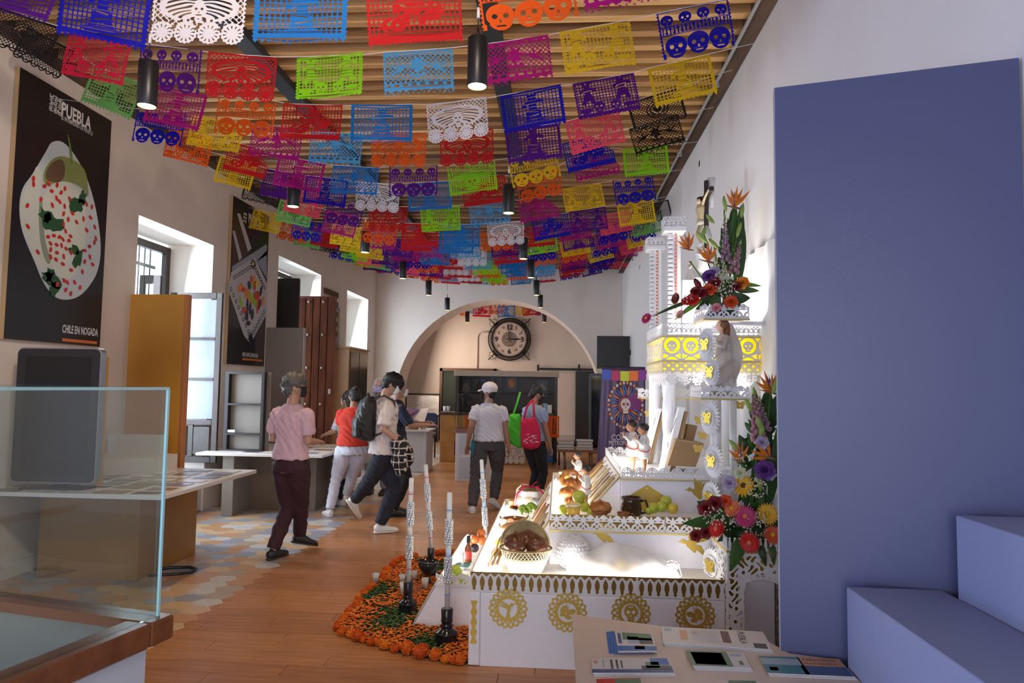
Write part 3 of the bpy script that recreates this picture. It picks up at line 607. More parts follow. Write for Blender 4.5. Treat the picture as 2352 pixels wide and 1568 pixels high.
def d_skulls(x,z):
    f=np.full_like(x,-1.0); eyes=f.copy()
    for k in range(3):
        h,e=skull(x,z,-.125+.125*k,-.215,.062); f=U(f,h); eyes=U(eyes,e)
    for k in range(4):
        h,e=skull(x,z,-.155+.103*k,-.055,.036); f=U(f,h); eyes=U(eyes,e)
    bars=U(.004-np.abs(z+.095),.004-np.abs(z+.145)); tx=fb(x,z,0,-.12,.19,.021); let=MIN(tx,MAX(.0045-np.abs(((x/.022)%1)-.5)*.022, .004-np.abs(z+.12+.012*np.sign(np.sin(x*140)))))
    f=U(f,bars,let); hole=fb(x,z,0,-.13,.196,.125); body=-MIN(hole,-f); body=MIN(body,-eyes)
    chin=U(z+.215, *[fe(x,z,-.125+.125*k,-.215,.062,.075) for k in range(3)], MIN(.012-np.abs(np.abs(x)-.2),z+.285))
    return clip_side(x,z,MIN(body,chin))
def fig(x,z,cx,cz,s):
    return U(fc(x,z,cx,cz+.085*s,.028*s),fe(x,z,cx,cz+.10*s,.05*s,.012*s),fs(x,z,cx,cz+.06*s,cx,cz,.022*s),fs(x,z,cx,cz+.05*s,cx-.05*s,cz+.02*s,.010*s),fs(x,z,cx,cz+.05*s,cx+.055*s,cz+.03*s,.010*s),fs(x,z,cx-.005,cz,cx-.035*s,cz-.075*s,.015*s),fs(x,z,cx+.005,cz,cx+.035*s,cz-.075*s,.015*s),fe(x,z,cx,cz-.03*s,.035*s,.03*s))
def d_grid(x,z):
    g=gridf(x,z,.0235,.0032); s=U(fig(x,z,0,-.13,1.25),fe(x,z,.0,-.235,.10,.016)); face=U(fc(x,z,-.01,-.018-.004,.005),fc(x,z,.012,-.022,.005),fs(x,z,-.03,-.15,.03,-.16,.003),fs(x,z,-.03,-.19,.035,-.18,.003))
    f=cutout(x,z,-g,s,.018); f=MIN(f,-face); f=MIN(f,MAX(z+.258,-1)) if 0 else f
    f=MAX(f,MIN(.013-np.abs(z+.262),.2)); return clip_side(x,z,MIN(f,edge_serr(x,z,14,.022,-.298)))
def d_two(x,z):
    g=gridf(x,z,.021,.003); s=U(fig(x,z,-.12,-.10,.9),fig(x,z,.11,-.09,1.0),skull(x,z,-.06,-.20,.038)[0],skull(x,z,.05,-.205,.034)[0],fe(x,z,.14,-.22,.04,.018),fe(x,z,-.15,-.225,.04,.02)); e=U(skull(x,z,-.06,-.20,.038)[1],skull(x,z,.05,-.205,.034)[1],fs(x,z,-.15,-.08,-.10,-.075,.003),fs(x,z,.08,-.07,.14,-.06,.003),fs(x,z,.08,-.09,.14,-.085,.003),fc(x,z,-.125,-.022,.006),fc(x,z,.11,-.01,.006))
    f=MIN(cutout(x,z,-g,s),-e); f=MAX(f,.011-np.abs(z+.258)); return clip_side(x,z,MIN(f,edge_scal(x,z,13,-.265,.016)))
def d_catrina(x,z):
    g=diag(x,z,.020,.0026); hat=fe(x,z,0,-.11,.165,.075); ring=.006-np.abs(fe(x,z,0,-.11,.165,.075)); face=fe(x,z,0,-.125,.034,.042)
    stripes=np.sin(np.hypot(x*.55,(z+.17)*1.4)*260+np.cos(np.arctan2(z+.12,x)*6)*1.2)*.006
    s=MAX(MIN(hat,stripes+.0012),MAX(ring,face)); eyes=U(fc(x,z,-.013,-.118,.007),fc(x,z,.013,-.118,.007),fe(x,z,0,-.135,.003,.005),fe(x,z,0,-.149,.016,.004))
    f=cutout(x,z,-g,MAX(s,-1),.012); ins=MIN(hat,-MAX(stripes+.001,MAX(ring,face))); f=MIN(f,-MIN(ins,.004)); f=MIN(f,-eyes)
    out=z+.215; 
    for k in range(4):
        cx=-.157+.105*k; cz=-.243; r=np.hypot(x-cx,z-cz); a=np.arctan2(z-cz,x-cx); ped=MIN(MIN(r-.018,.043-r),np.sin(a*12)*r*.05-.001)
        ro=.052+.0025*np.cos(a*16); out=MAX(out,ro-r); band=MIN(.055-r,1); f=MAX(f,band); f=MIN(f,-ped)
        f=MIN(f,-MIN(MIN(.006-np.abs(r-.066),z-cz-.01),np.sin(a*14)*r*.06-.001))
    return clip_side(x,z,MIN(f,out))
def bird(x,z,cx,cz,m): return U(fe(x,z,cx,cz,.035,.011,m*.5),fs(x,z,cx-m*.01,cz,cx-m*.045,cz+.028,.007),fs(x,z,cx-m*.005,cz,cx+m*.0,cz+.045,.006),fc(x,z,cx+m*.035,cz+.018,.009),fs(x,z,cx+m*.035,cz+.018,cx+m*.055,cz+.02,.003),fs(x,z,cx-m*.03,cz-.01,cx-m*.05,cz-.035,.006))
def d_birds(x,z):
    g=diag(x,z,.0215,.0026); r=np.hypot(x,z+.095); a=np.arctan2(z+.095,x); fl=MAX(.014-r,MIN(.042-r+.012*np.cos(a*7),np.cos(a*14)*r*.05+.003)); s=U(bird(x,z,-.11,-.12,1),bird(x,z,.11,-.12,-1),fl,fs(x,z,0,-.11,0,-.18,.006),fe(x,z,-.025,-.165,.025,.008,-.5),fe(x,z,.025,-.165,.025,.008,.5))
    f=cutout(x,z,-g,s,.012); f=MAX(f,.026-np.abs(z+.232)); f=MIN(f,-MIN(fb(x,z,0,-.222,.19,.008),.006-np.abs(((x/.052)%1)-.5)*.02)); f=MAX(f,.009-np.abs(z+.022)); f=MIN(f,-MIN(fb(x,z,0,-.018,.19,.004),np.sin(x*110)*.004))
    c=((x/FW_+.5)*9)%1-.5; rr=np.hypot(c*FW_/9,z+.262); f=MIN(f,-MIN(.0115-rr,.01)); return clip_side(x,z,MIN(f,edge_scal(x,z,9,-.258,.0235)))
FONT={'L':'1000010000100001000010000100001111','A':'01110100011000111111100011000110001','M':'10001110111010110101100011000110001','U':'10001100011000110001100011000101110','E':'11111100001000011110100001000011111','R':'11110100011000111110101001001010001','T':'11111001000010000100001000010000100'}
FONT['L']='10000100001000010000100001000011111'
def wordf(x,z,word,x0,z0,cw,chh,gap):
    f=np.full_like(x,-.01)
    for i,ch in enumerate(word):
        if ch==' ': continue
        b=FONT[ch]
        for r in range(7):
            for c in range(5):
                if b[r*5+c]=='1': f=MAX(f,fb(x,z,x0+i*(cw*5+gap)+(c+.5)*cw,z0-(r+.5)*chh,cw*.62,chh*.62))
    return f
def d_muerte(x,z):
    wd=wordf(x,z,'LA MUERTE',-.178,-.012,.0066,.0078,.0085); g=gridf(x,z,.021,.003); hat=MAX(fe(x,z,0,-.125,.165,.035),fe(x,z,0,-.18,.155,.068)); face=MIN(hat,1)
    e=U(fe(x,z,-.022,-.175,.012,.010),fe(x,z,.022,-.175,.012,.010),fe(x,z,0,-.198,.005,.008),fb(x,z,0,-.214,.018,.004),*[MIN(.003-np.abs(np.hypot(x-m*.035,z+.17)-rr),MIN(m*x-.05,-.14-z)) for m in (-1,1) for rr in (.045,.065,.085,.10)],*[fs(x,z,m*.03,-.225,m*.09,-.232,.003) for m in (-1,1)])
    f=MIN(cutout(x,z,-g,face),-e); top=MIN(z+.072,1); f=np.where(z>-.072,MAX(MAX(wd,.006-np.abs(z+.072)),MAX(np.abs(x)-.197,-.011+.0+(z+.012))),f)
    f=MAX(f,.008-np.abs(z+.262)); return clip_side(x,z,MIN(f,edge_serr(x,z,17,.018,-.29)))
def d_ornate(x,z):
    g=diag(x,z,.018,.0024); r=np.hypot(x,(z+.12)*1.25); s=MAX(.005-np.abs(r-.055),MAX(.004-np.abs(r-.08),.03-r)); holes=fb(x,z,0,-.12,.19,.105); sc=np.full_like(x,-1.)
    for k in range(6):
        cx=-.17+.068*k; rr=np.hypot(x-cx,z+.225); sc=U(sc,.0045-np.abs(rr-.028),.0045-np.abs(np.hypot(x-cx-.012,z+.222)-.014))
    f=-MIN(holes,-MAX(g,s)); low=MAX(sc,.004-np.abs(z+.235)); f=np.where(z<-.222,low,f); return clip_side(x,z,MIN(f,z+.262))
def d_scene(x,z):
    g=gridf(x,z,.0225,.003); s=U(fe(x,z,-.02,-.11,.07,.055),fe(x,z,.075,-.14,.055,.045),fe(x,z,-.09,-.19,.06,.035),fig(x,z,.0,-.10,1.1)); q=np.sin(x*95+3*np.sin(z*60))*np.sin(z*88+2*np.sin(x*40)); e=MIN(s-.006,(q-.62)*.02); f=MIN(cutout(x,z,-g,s),-e)
    f=MAX(f,.02-np.abs(z+.252)); return clip_side(x,z,MIN(f,edge_scal(x,z,15,-.272,.0135)))
DES={'skulls':d_skulls,'grid':d_grid,'pair':d_two,'catrina':d_catrina,'birds':d_birds,'muerte':d_muerte,'ornate':d_ornate,'scene':d_scene}
DTX={'skulls':'skull rows','grid':'a gridded figure','pair':'two figures','catrina':'a hatted skull','birds':'two birds','muerte':'a sombrero skull','ornate':'black lace scrolls','scene':'floral shapes'}
DM={}
for k,fn in DES.items():
    for curl in (0,1,2):
        if curl==0: base=cut(fn,-FW_/2-.005,FW_/2+.005,-FH_-.005,.003,124,90); V0=list(base.v)
        if curl: base.v=[(x,(.012*math.sin(x*13+curl*2)+(.022*(z/FH_)**2)*(-1)**curl)*1.0,z) for x,y,z in V0]
        DM[k,curl]=base.mesh('cut_paper',BLACK)
    base.v=[((x,y_*.5,z) if (x+z*.9)<.06 else (lambda t:(x-t*.743,.012-t*.02,z-t*.669))(2*((x+z*.9)-.06)*.743)) for (x,_,z),y_ in zip(V0,[0]*len(V0))]
    DM[k,3]=base.mesh('cut_paper',BLACK)
PC={'purple':(.085,.008,.20),'blue':(.010,.008,.36),'sky':(.015,.17,.50),'light':(.08,.36,.66),'white':(.72,.70,.72),'red':(.52,.012,.014),'crimson':(.62,.015,.05),'orange':(.78,.10,.008),'magenta':(.42,.008,.18),'pink':(.82,.07,.13),'yellow':(.78,.50,.015),'green':(.26,.66,.012),'mint':(.16,.42,.10),'black':(.012,.009,.008)}
PN={'blue':'dark blue','sky':'sky blue','light':'pale blue','green':'lime green','mint':'soft green'}
PM={k:mat('tissue_'+k,c,.75,trans=.42 if k!='black' else .05,spec=.2) for k,c in PC.items()}
STRM=mat('white_string',(.75,.73,.7),.8)
ROWS=[(3.10,[(70,-92,'purple','grid'),(248,-42,'blue','grid'),(462,-32,'white','catrina'),(694,-36,'sky','grid'),(947,-38,'red','scene'),(1200,-76,'orange','skulls'),(1435,-118,'magenta','birds')]),
(4.20,[(70,40,'black','ornate'),(229,88,'crimson','pair'),(392,108,'purple','skulls'),(558,126,'red','catrina'),(758,128,'green','pair'),(959,115,'light','birds'),(1178,92,'magenta','birds'),(1366,60,'yellow','pair'),(1590,14,'blue','skulls')]),
(4.85,[(120,90,'black','ornate'),(273,172,'mint','grid'),(415,208,'magenta','grid'),(569,226,'orange','skulls'),(720,240,'red','scene'),(878,241,'sky','grid'),(1048,233,'white','catrina'),(1218,208,'blue','grid'),(1385,180,'purple','pair'),(1558,140,'yellow','grid')]),
(5.50,[(372,256,'blue','skulls'),(505,272,'yellow','pair'),(640,292,'magenta','birds'),(774,305,'light','birds'),(916,303,'orange','catrina'),(1072,300,'red','catrina'),(1222,290,'purple','grid'),(1358,263,'pink','pair'),(1500,218,'black','ornate')]),
(6.15,[(440,305,'orange','pair'),(578,336,'red','scene',3),(694,366,'magenta','grid'),(817,382,'sky','birds'),(950,381,'purple','skulls'),(1081,374,'green','muerte'),(1220,352,'yellow','skulls'),(1345,318,'blue','scene',3),(1500,280,'black','birds')]),
(6.85,[(548,366,'yellow','grid'),(655,395,'purple','grid'),(752,408,'blue','grid'),(869,420,'white','catrina'),(985,418,'sky','grid'),(1110,408,'red','scene'),(1232,394,'orange','skulls'),(1362,350,'magenta','birds',3),(1481,338,'green','grid')]),
(7.60,[(608,418,'black','ornate'),(705,440,'pink','pair'),(797,462,'purple','skulls'),(893,473,'red','catrina'),(1010,474,'green','pair'),(1122,463,'light','birds'),(1232,452,'magenta','birds',3),(1335,427,'yellow','pair'),(1452,408,'blue','skulls')]),
(8.35,[(683,466,'mint','pair'),(788,490,'magenta','grid'),(875,508,'orange','skulls'),(965,513,'red','grid'),(1061,515,'sky','grid'),(1160,510,'white','catrina'),(1262,496,'blue','scene'),(1348,480,'purple','pair'),(1458,463,'yellow','grid')])]
AUTO=[(9.1,'yellow blue yellow magenta red sky orange red magenta pink black'),(9.85,'orange red yellow purple magenta light purple green purple blue mint'),(10.6,'mint black yellow magenta sky white red blue yellow magenta blue'),(11.4,'black green purple blue red light sky orange orange blue yellow'),(12.2,'blue pink purple orange white green sky light magenta yellow pink'),(13.0,'green mint pink purple red orange sky light purple blue magenta'),(13.8,'yellow blue magenta red white green orange light red purple black'),(14.6,'purple yellow orange light red green light white red blue pink'),(15.4,'magenta red orange crimson light orange sky crimson blue purple pink')]
dz={'white':'catrina','orange':'skulls','light':'birds','green':'muerte','yellow':'pair','blue':'skulls','black':'ornate','red':'scene','crimson':'scene','magenta':'birds','purple':'grid','pink':'pair','mint':'grid','sky':'grid'}
for Y,s in AUTO:
    l=[]
    for i,c in enumerate(s.split()):
        x=-4.02+.528*i+random.uniform(-.06,.06); zc=P(1110,510+150*(1-math.exp(-(Y-8.35)/4.6)),Y=Y).z; 
        z=zc+.048*(x+1.6)**2; l.append((x,z,c,dz[c]))
    ROWS.append((Y,l))
for Y,s in ((17.3,'orange crimson sky red'),(18.2,'light orange yellow blue')):
    ROWS.append((Y,[(-2.6+.62*i+(.3 if Y>18 else 0),3.62+.02*(i-1.5)**2 if Y<18 else 3.78,c,dz[c]) for i,c in enumerate(s.split())]))
ORD=['first','second','third','fourth','fifth','sixth','seventh','eighth','ninth','tenth','eleventh','twelfth','thirteenth','fourteenth','fifteenth','sixteenth','seventeenth','eighteenth','nineteenth']
for ri,(Y,fl) in enumerate(ROWS):
    pts=[]
    for f in fl:
        p=P(f[0],f[1],Y=Y) if abs(f[0])>10 else Vector((f[0],Y,f[1])); pts.append(p)
    if Y<16:
        sl0=min(-.02,(pts[1].z-pts[0].z)/(pts[1].x-pts[0].x)); slN=max(.02,(pts[-1].z-pts[-2].z)/(pts[-1].x-pts[-2].x))
        pl=Vector((XL,Y,min(4.3,pts[0].z+sl0*(XL-pts[0].x)+.0))); pr_=Vector((XR-.1,Y,min(4.3,pts[-1].z+slN*(XR-.1-pts[-1].x))))
    else: pl=Vector((XL,Y,pts[0].z+.3)); pr_=Vector((XR,Y,pts[-1].z+.3))
    allp=[pl]+pts+[pr_]
    # path through the corners of the flags
    path=[pl]
    for i,p in enumerate(pts):
        a=allp[i+2]-allp[i]; sl=math.atan2(a.z,a.x)
        if Y<9 and i==0: a=pts[1]-pts[0]; sl=math.atan2(a.z,a.x)
        if Y<9 and i==len(pts)-1: a=pts[-1]-pts[-2]; sl=math.atan2(a.z,a.x)
        sl+=random.uniform(-.02,.02); c,col,des=fl[i],fl[i][2],fl[i][3]; curl=fl[i][4] if len(fl[i])>4 else (random.choice([0,1,2]) if random.random()>.04 or Y<9 else 3)
        path.append(p-Vector((math.cos(sl),0,math.sin(sl)))*FW_/2); path.append(p+Vector((math.cos(sl),0,math.sin(sl)))*FW_/2)
        o=link('paper_banner',DM[des,curl]); setmat(o,PM[col]); o.location=p; o.rotation_euler=(random.uniform(-.06,.1),-sl,random.uniform(-.10,.10)); s_=random.uniform(.97,1.03) if Y>9 else 1; o.scale=(s_*1.09,1,s_)
        cn=PN.get(col,col); st='%s string beyond arch'%('nearer' if Y<18 else 'farther') if Y>16 else '%s string from camera'%ORD[ri]
        lab='%s%s paper banner with %s, %s from left, %s'%('folded ' if curl==3 else '',cn,DTX[des],ORD[i],st)
        if col=='black' and des=='ornate': lab='black lace-cut paper banner, %s from left, %s'%(ORD[i],st)
        tag(o,lab,'banner','cut paper banners strung below the ceiling')
    path.append(pr_)
    tag(obj('banner_string',MB().tube(path,.0025 if Y<9 else .002,5),STRM),'thin white string carrying the banners, %s'%st,'string','banner strings')
# ---------------------------------------------------------------- pendant lamps
LON=mat('lamp_glow',(1,.9,.7),.5,em=(1,.80,.48),es=14); RIMM=mat('lamp_inner_reflector',(.9,.6,.3),.3,em=(1,.55,.2),es=1.2)
L0=thing('pendant_lamp','x','lamp',(0,0,0),'black cylinder pendants in two rows')
obj('cylinder_shade',MB().lathe([(.052,.003),(.0555,0),(.0575,.004),(.0575,.275),(.055,.28),(.0,.28)],seg=28,cap=False),BLACK,L0)
obj('reflector',MB().lathe([(.054,.0015),(.048,.012),(.046,.014)],seg=24,cap=False),RIMM,L0)
obj('lamp_disc',MB().lathe([(.0465,.012),(0,.0115)],seg=24,cap=False),LON,L0)
obj('cable',MB().tube([(0,0,.28),(0,0,1.0)],.004,6).tube([(0,0,.28),(0,0,.34)],.008,8),BLK2,L0); obj('connector',MB().lathe([(0,.40),(.009,.40),(.009,.46),(0,.46)],seg=10,cap=False),INK,L0)
lp=[(337,245),(673,475),(838,580),(925,640),(984,678),(1027,712),(1073,740)],[(1096,200),(1168,490),(1202,595),(1219,638),(1232,678),(1241,706),(1250,740)]
DA={'a':1}
nw=['nearest','second nearest','third','fourth','fifth','sixth','farthest']
for si,row in enumerate(lp):
    for i,(px,py) in enumerate(row):
        if i<5: q=P(px,py,Z=3.27)
        else: q=P(px,py,Y=[15.2,17.6][i-5])
        o=L0 if (si==0 and i==0) else dup(L0,q); o.location=q
        hc=ZC-.2-q.z; o['label']='%s lit black cylinder pendant lamp of the %s-hand row'%(nw[i],['left','right'][si])
        for ch in o.children:
            if ch.name.startswith('cable'):
                z1=(ZC-.19 if i<5 else ZC-.001)-q.z; ch.data=MB().tube([(0,0,.28),(0,0,z1)],.0035,6).tube([(0,0,.28),(0,0,.34)],.008,8).mesh('cable',BLK2)
        l=bpy.data.lights.new('pendant_light','SPOT'); l.energy=55; l.spot_size=1.5; l.spot_blend=.8; l.color=(1,.74,.45); l.shadow_soft_size=.04
        lo=bpy.data.objects.new('pendant_light',l); COL.objects.link(lo); lo.location=q-Vector((0,0,.01))
# ---------------------------------------------------------------- the white altar
al=thing('altar','large stepped white altar with gold cut-outs, lace rails and a yellow skull-cut canopy','altar',(.5,5.3,0))
al.location=(.5,5.3,0)
LACE=mat('white_lace_card',(.82,.82,.85),.7,trans=.15); BRASS=mat('dark_gold_card',(.33,.20,.05),.3,.6); YEL=mat('yellow_card',(.95,.72,.005),.6,trans=.6); CREAM=mat('cream_cloth',(.78,.74,.66),.85,noise=.1,nscale=30)
AX1=1.44
def per(x,p): return (x/p-np.floor(x/p)-.5)*p
def f_baluster(x,z,h,p=.047):   # drop-shaped holes
    u=per(x,p); hole=U(fe(u,z,0,h*.50,p*.30,h*.30),fe(u,z,0,h*.17,p*.19,h*.10),fs(u,z,0,h*.2,0,h*.82,p*.09)); top=h*.90+.10*h*np.cos(u*2*PI/p)*.8
    return MIN(MIN(top-z,z),-hole)
def f_heart(x,z,h,p=.085):
    u=per(x,p); v=np.abs(u); s=U(.0042-np.abs(np.hypot(v-p*.22,(z-h*.28))-p*.17),fs(v,z,.0,h*.62,p*.5,h*.12,.0052),fs(v,z,p*.0,h*.62,p*.46,h*.95,.0045),fe(u,z,0,h*.72,p*.10,h*.24),fs(v,z,p*.5,h*.62,p*.5,h*.98,.005),fe(v,z,p*.38,h*.78,p*.09,h*.08),h*.10-z,.004-np.abs(z-h*.62)*1.0-1)
    s=MAX(s,MIN(fs(v,z,0,h*.62,p*.5,h*.62,.004),1)); return MIN(MIN(s,z),h-z)
def f_arches(x,z,h,p=.085):
    u=per(x,p); r=np.hypot(u,z-h*.42); s=U(.005-np.abs(r-p*.46),.004-np.abs(r-p*.30),.0045-np.minimum(np.abs(u),np.abs(z-h*.42))-.0+0*(r),h*.10-z,fs(np.abs(u),z,p*.5,0,p*.1,h*.5,.004)); s=MIN(s,MAX(p*.5-r,h*.2-z)); return MIN(s,z)
def f_picket(x,z,h,p=.028):
    u=per(x,p); s=U(fe(u,z,0,h*.45,p*.28,h*.42),fs(u,z,0,0,0,h*.93,p*.10),h*.16-z,fs(u,z,-p*.25,h*.88,p*.25,h*.88,p*.07)); return MIN(s,z)
def f_trel(x,z,h,p=.034):
    u=per(x,p); s=U(.0035-np.abs(np.hypot(u,(z-h*.42))-p*.36),MIN(diag(x,z,p*.55,.003),z-h*.5),fs(np.abs(u),z,p*.5,0,p*.5,h*.55,.003),h*.12-z,MIN(z-h*.93,h-z)); return MIN(s,MIN(z,h-z))
def f_scroll(x,z,h,p=.09):  # hanging lace with scalloped lower edge (z from -h to 0)
    u=per(x,p); low=-h*.55-h*.4*np.abs(np.cos(u*PI/p)); q=np.sin(x*150+2*np.sin(z*120))*np.sin(z*170+2*np.sin(x*90)); return MIN(MIN(z-low,-z),MAX(.006-(q-.15)*.02,MIN(z-low,.006-(z-low)))if 0 else (.30-q)*.02)
def rail(fn,h,o,ex,L,name='lace_rail',m=LACE,back=None,gold=True,res=.0042,parent=al,z0=0,label=None):
    M=basis(o,ex,(0,0,1)); n=int(L/res)
    f=cut(lambda x,z: MIN(fn(x,z,h),MAX(MIN(x,L-x),-1)),0,L,z0-.002,h+.004,n,int((h-z0)/res)+2,M)
    ob=obj(name,f,m,parent,label,solid=.003)
    if back is not None:
        b=MB(); i0=0; b.box(0,L,.006,.009,.001,h*.97); b.xf(M); obj('backing_card',b,back,ob)
    if gold:
        g=MB().box(-.003,L+.003,-.006,.002,-.012,0); g.xf(M); obj('gold_trim',g,GOLDL,ob)
    return ob
def tier(x0,y0,y1,z0,z1,deck,name='tier'):
    b=MB().bev(x0,AX1,y0,y1,z0,deck,.003); return obj(name,b,FOAM,al)
T1=obj('tier',MB().prism([(-.50,4.0),(.94,4.0),(.94,4.36),(AX1,4.36),(AX1,6.55),(-.50,6.55)],0,.47),FOAM,al); T2=tier(-.05,4.42,6.5,.47,.735,.735); T3=tier(.44,4.86,6.45,.735,.965,.965)
# tier 0, sloping front
b=MB(); x0b,x0t=-.95,-.80; zt=.275
b.add([(x0b,4.56,0),(-.503,4.56,0),(-.503,6.1,0),(x0b,6.1,0),(x0t,4.56,zt),(-.503,4.56,zt),(-.503,6.1,zt),(x0t,6.1,zt)],[(0,3,2,1),(4,5,6,7),(0,1,5,4),(1,2,6,5),(2,3,7,6),(3,0,4,7)]); obj('low_tier',b,FOAM,al)
rail(f_heart,.085,(x0t,4.553,zt),(1,0,0),.29,gold=False)
obj('deck_cloth',MB().box(x0t,-.505,4.57,6.08,zt,zt+.004),mat('white_deck_cloth',(.85,.85,.84),.9),al)
DK=MATS['white_deck_cloth']
obj('deck_cloth',MB().box(-.49,.935,4.01,4.41,.47,.474).box(-.49,-.06,4.41,6.53,.47,.474),DK,al); obj('deck_cloth',MB().box(-.04,AX1,4.43,4.85,.735,.739).box(-.04,.43,4.85,6.48,.735,.739),DK,al); obj('deck_cloth',MB().box(.45,AX1,4.87,6.43,.965,.969),DK,al)
# raised side walls of the decks on the room side
for (xa,za,zb,ya,yb) in ((-.50,.47,.525,4.0,6.55),(-.05,.735,.79,4.42,6.5),):
    obj('deck_border',MB().box(xa,xa+.008,ya,yb,za,zb).box(xa,xa+.42,yb-.008,yb,za,zb),CREAM,al)
# rails on the near faces
rail(f_baluster,.105,(-.50,3.993,.415),(1,0,0),.95,back=BRASS,gold=False); rail(f_baluster,.105,(.455,3.990,.415),(1,0,0),.485,back=BRASS,gold=False)
obj('rail_join',MB().box(.448,.458,3.985,3.993,.39,.525),LACE,al)
obj('gold_edge',MB().box(-.50,.94,3.998,4.006,.515,.523),BRASS,al)
rail(f_heart,.10,(-.05,4.413,.69),(1,0,0),.72,back=BRASS); rail(f_heart,.10,(.68,4.413,.69),(1,0,0),.75,back=BRASS)
rail(f_arches,.085,(.44,4.853,.965),(1,0,0),.50); rail(f_arches,.085,(.95,4.853,.965),(1,0,0),.48); rail(f_arches,.085,(.44,6.44,.965),(1,0,0),.9)
rail(f_arches,.085,(.437,6.44,.965),(0,-1,0),1.58)
# sloping decorated panels between the tiers
BARK=[mat('bark_strip_'+n,c,.7,noise=.3,nscale=30) for n,c in [('tan',(.45,.26,.10)),('gold',(.62,.43,.10)),('pale',(.70,.60,.42)),('brown',(.24,.12,.05)),('grey',(.33,.33,.32)),('red',(.45,.08,.03))]]
def slope(xa,za,xb,zb,ya,yb,n):
    r=obj('sloping_panel',MB().add([(xa,ya,za),(xb,ya,zb),(xb,ya,za),(xa,yb,za),(xb,yb,zb),(xb,yb,za)],[(0,2,1),(3,4,5),(0,1,4,3),(1,2,5,4),(2,0,3,5)]),FOAM,al)
    obj('gold_trim',MB().tube([(xa,ya-.002,za),(xb,ya-.002,zb+.002),(xb,yb,zb+.002)],.006,6),GOLDL,r)
    rr=random.Random(int(xa*100)+n)
    for k in range(n):
        y=ya+.05+(yb-ya-.1)*k/n+rr.uniform(-.02,.02); t0,t1=rr.uniform(.03,.2),rr.uniform(.75,.98); w=rr.uniform(.008,.02); L=[]
        for i in range(7):
            t=t0+(t1-t0)*i/6; L.append((xa+(xb-xa)*t-.006,y+.25*t*rr.uniform(.15,.3)+.012*math.sin(i*1.7+k),za+(zb-za)*t+.006))
        obj('bark_strip',MB().tube(L,[(w*.3,w*q) for q in (.3,.8,1,.7,1,.8,.2)],6,upv=(-.7,0,.7)),BARK[rr.choice([0,1,2,2,2,3,0,4,5])],r)
    return r
slope(-.22,.474,-.052,.735,4.5,6.4,26); slope(.22,.739,.437,.97,4.9,6.38,24)
s0=obj('sloping_front',MB().add([(-.955,4.58,.004),(-.805,4.58,.279),(-.805,6.08,.279),(-.955,6.08,.004)],[(0,1,2,3)]),FOAM,al,solid=.004)
rr=random.Random(4)
for k in range(13):
    y=4.62+k*.11; obj('bark_strip',MB().tube([(-.955+.15*t-.006,y+.08*t+.01*math.sin(5*t+k),.004+.275*t+.006) for t in (.05,.3,.6,.95)],[(.003,.01),(.004,.014),(.004,.012),(.002,.005)],6,upv=(-.8,0,.6)),BARK[2 if k%3 else 0],s0)
# gold cut-outs
def f_medal(x,z,motif,R=.108):
    r=np.hypot(x,z); a=np.arctan2(z,x); out=R*(1+.045*np.cos(a*18))-r
    lace=MIN(MIN(r-R*.76,R*.93-r),np.cos(a*18)*.010-.001); lace2=MIN(MIN(r-R*.66,R*.76-r),np.cos(a*18+PI)*.008-.004); ring=U(r-R*.50,motif(x,z)); f=MIN(out,ring); f=MIN(f,-lace); return MIN(f,-lace2)
def m_humm(x,z): return U(fe(x,z,.005,-.005,.010,.026,-.2),fc(x,z,.022,.022,.010),fs(x,z,.028,.024,.05,.028,.002),fe(x,z,-.018,.024,.034,.007,-.5),fe(x,z,-.02,.008,.030,.006,-.35),fs(x,z,0,-.02,-.006,-.05,.006),fs(x,z,0,-.02,.008,-.05,.005))
def m_fly(x,z): return U(fe(x,z,.0,.0,.006,.036,.3),fe(x,z,-.02,.016,.026,.017,.9),fe(x,z,.024,.004,.026,.015,.2),fe(x,z,.004,-.026,.022,.013,-.3),fe(x,z,-.026,-.012,.018,.011,.4),fs(x,z,.002,.02,-.006,.05,.002),fs(x,z,.006,.02,.012,.05,.002))
def m_skull(x,z): h=U(fe(x,z,0,.010,.038,.038),fb(x,z,0,-.030,.019,.020)); e=U(fc(x,z,-.015,.006,.010),fc(x,z,.015,.006,.010),fe(x,z,0,-.014,.004,.007),fb(x,z,0,-.030,.014,.0015),fe(x,z,0,.034,.018,.003)); return MIN(h,-e)
for px,py,mo in ((1167,1397,m_humm),(1303,1406,m_fly),(1449,1408,m_skull),(1597,1413,lambda x,z:m_fly(-x,z))):
    c=P(px,py,Y=3.985); obj('gold_medallion',cut(lambda x,z:f_medal(x,z,mo),-.116,.116,-.116,.116,90,90,basis((c.x,3.985,c.z),(1,0,0),(0,0,1))),GOLD,al,solid=.002)
c=P(1088,1428,Y=3.982)
obj('gold_side_strip',cut(lambda x,z:MIN(.014+.005*np.cos(z*110)-np.abs(x),.12-np.abs(z)),-.03,.03,-.125,.125,30,90,basis((c.x,3.982,c.z),(1,0,0),(0,0,1))),GOLD,al,solid=.002)
obj('corner_panel',MB().bev(-.503,-.44,3.985,4.0,.005,.41,.003),FOAM,al); obj('front_panel',MB().bev(-.435,.46,3.988,4.0,-.0,.41,.002),FOAM,al); obj('front_panel',MB().bev(.462,.94,3.988,4.0,0,.41,.002),FOAM,al)
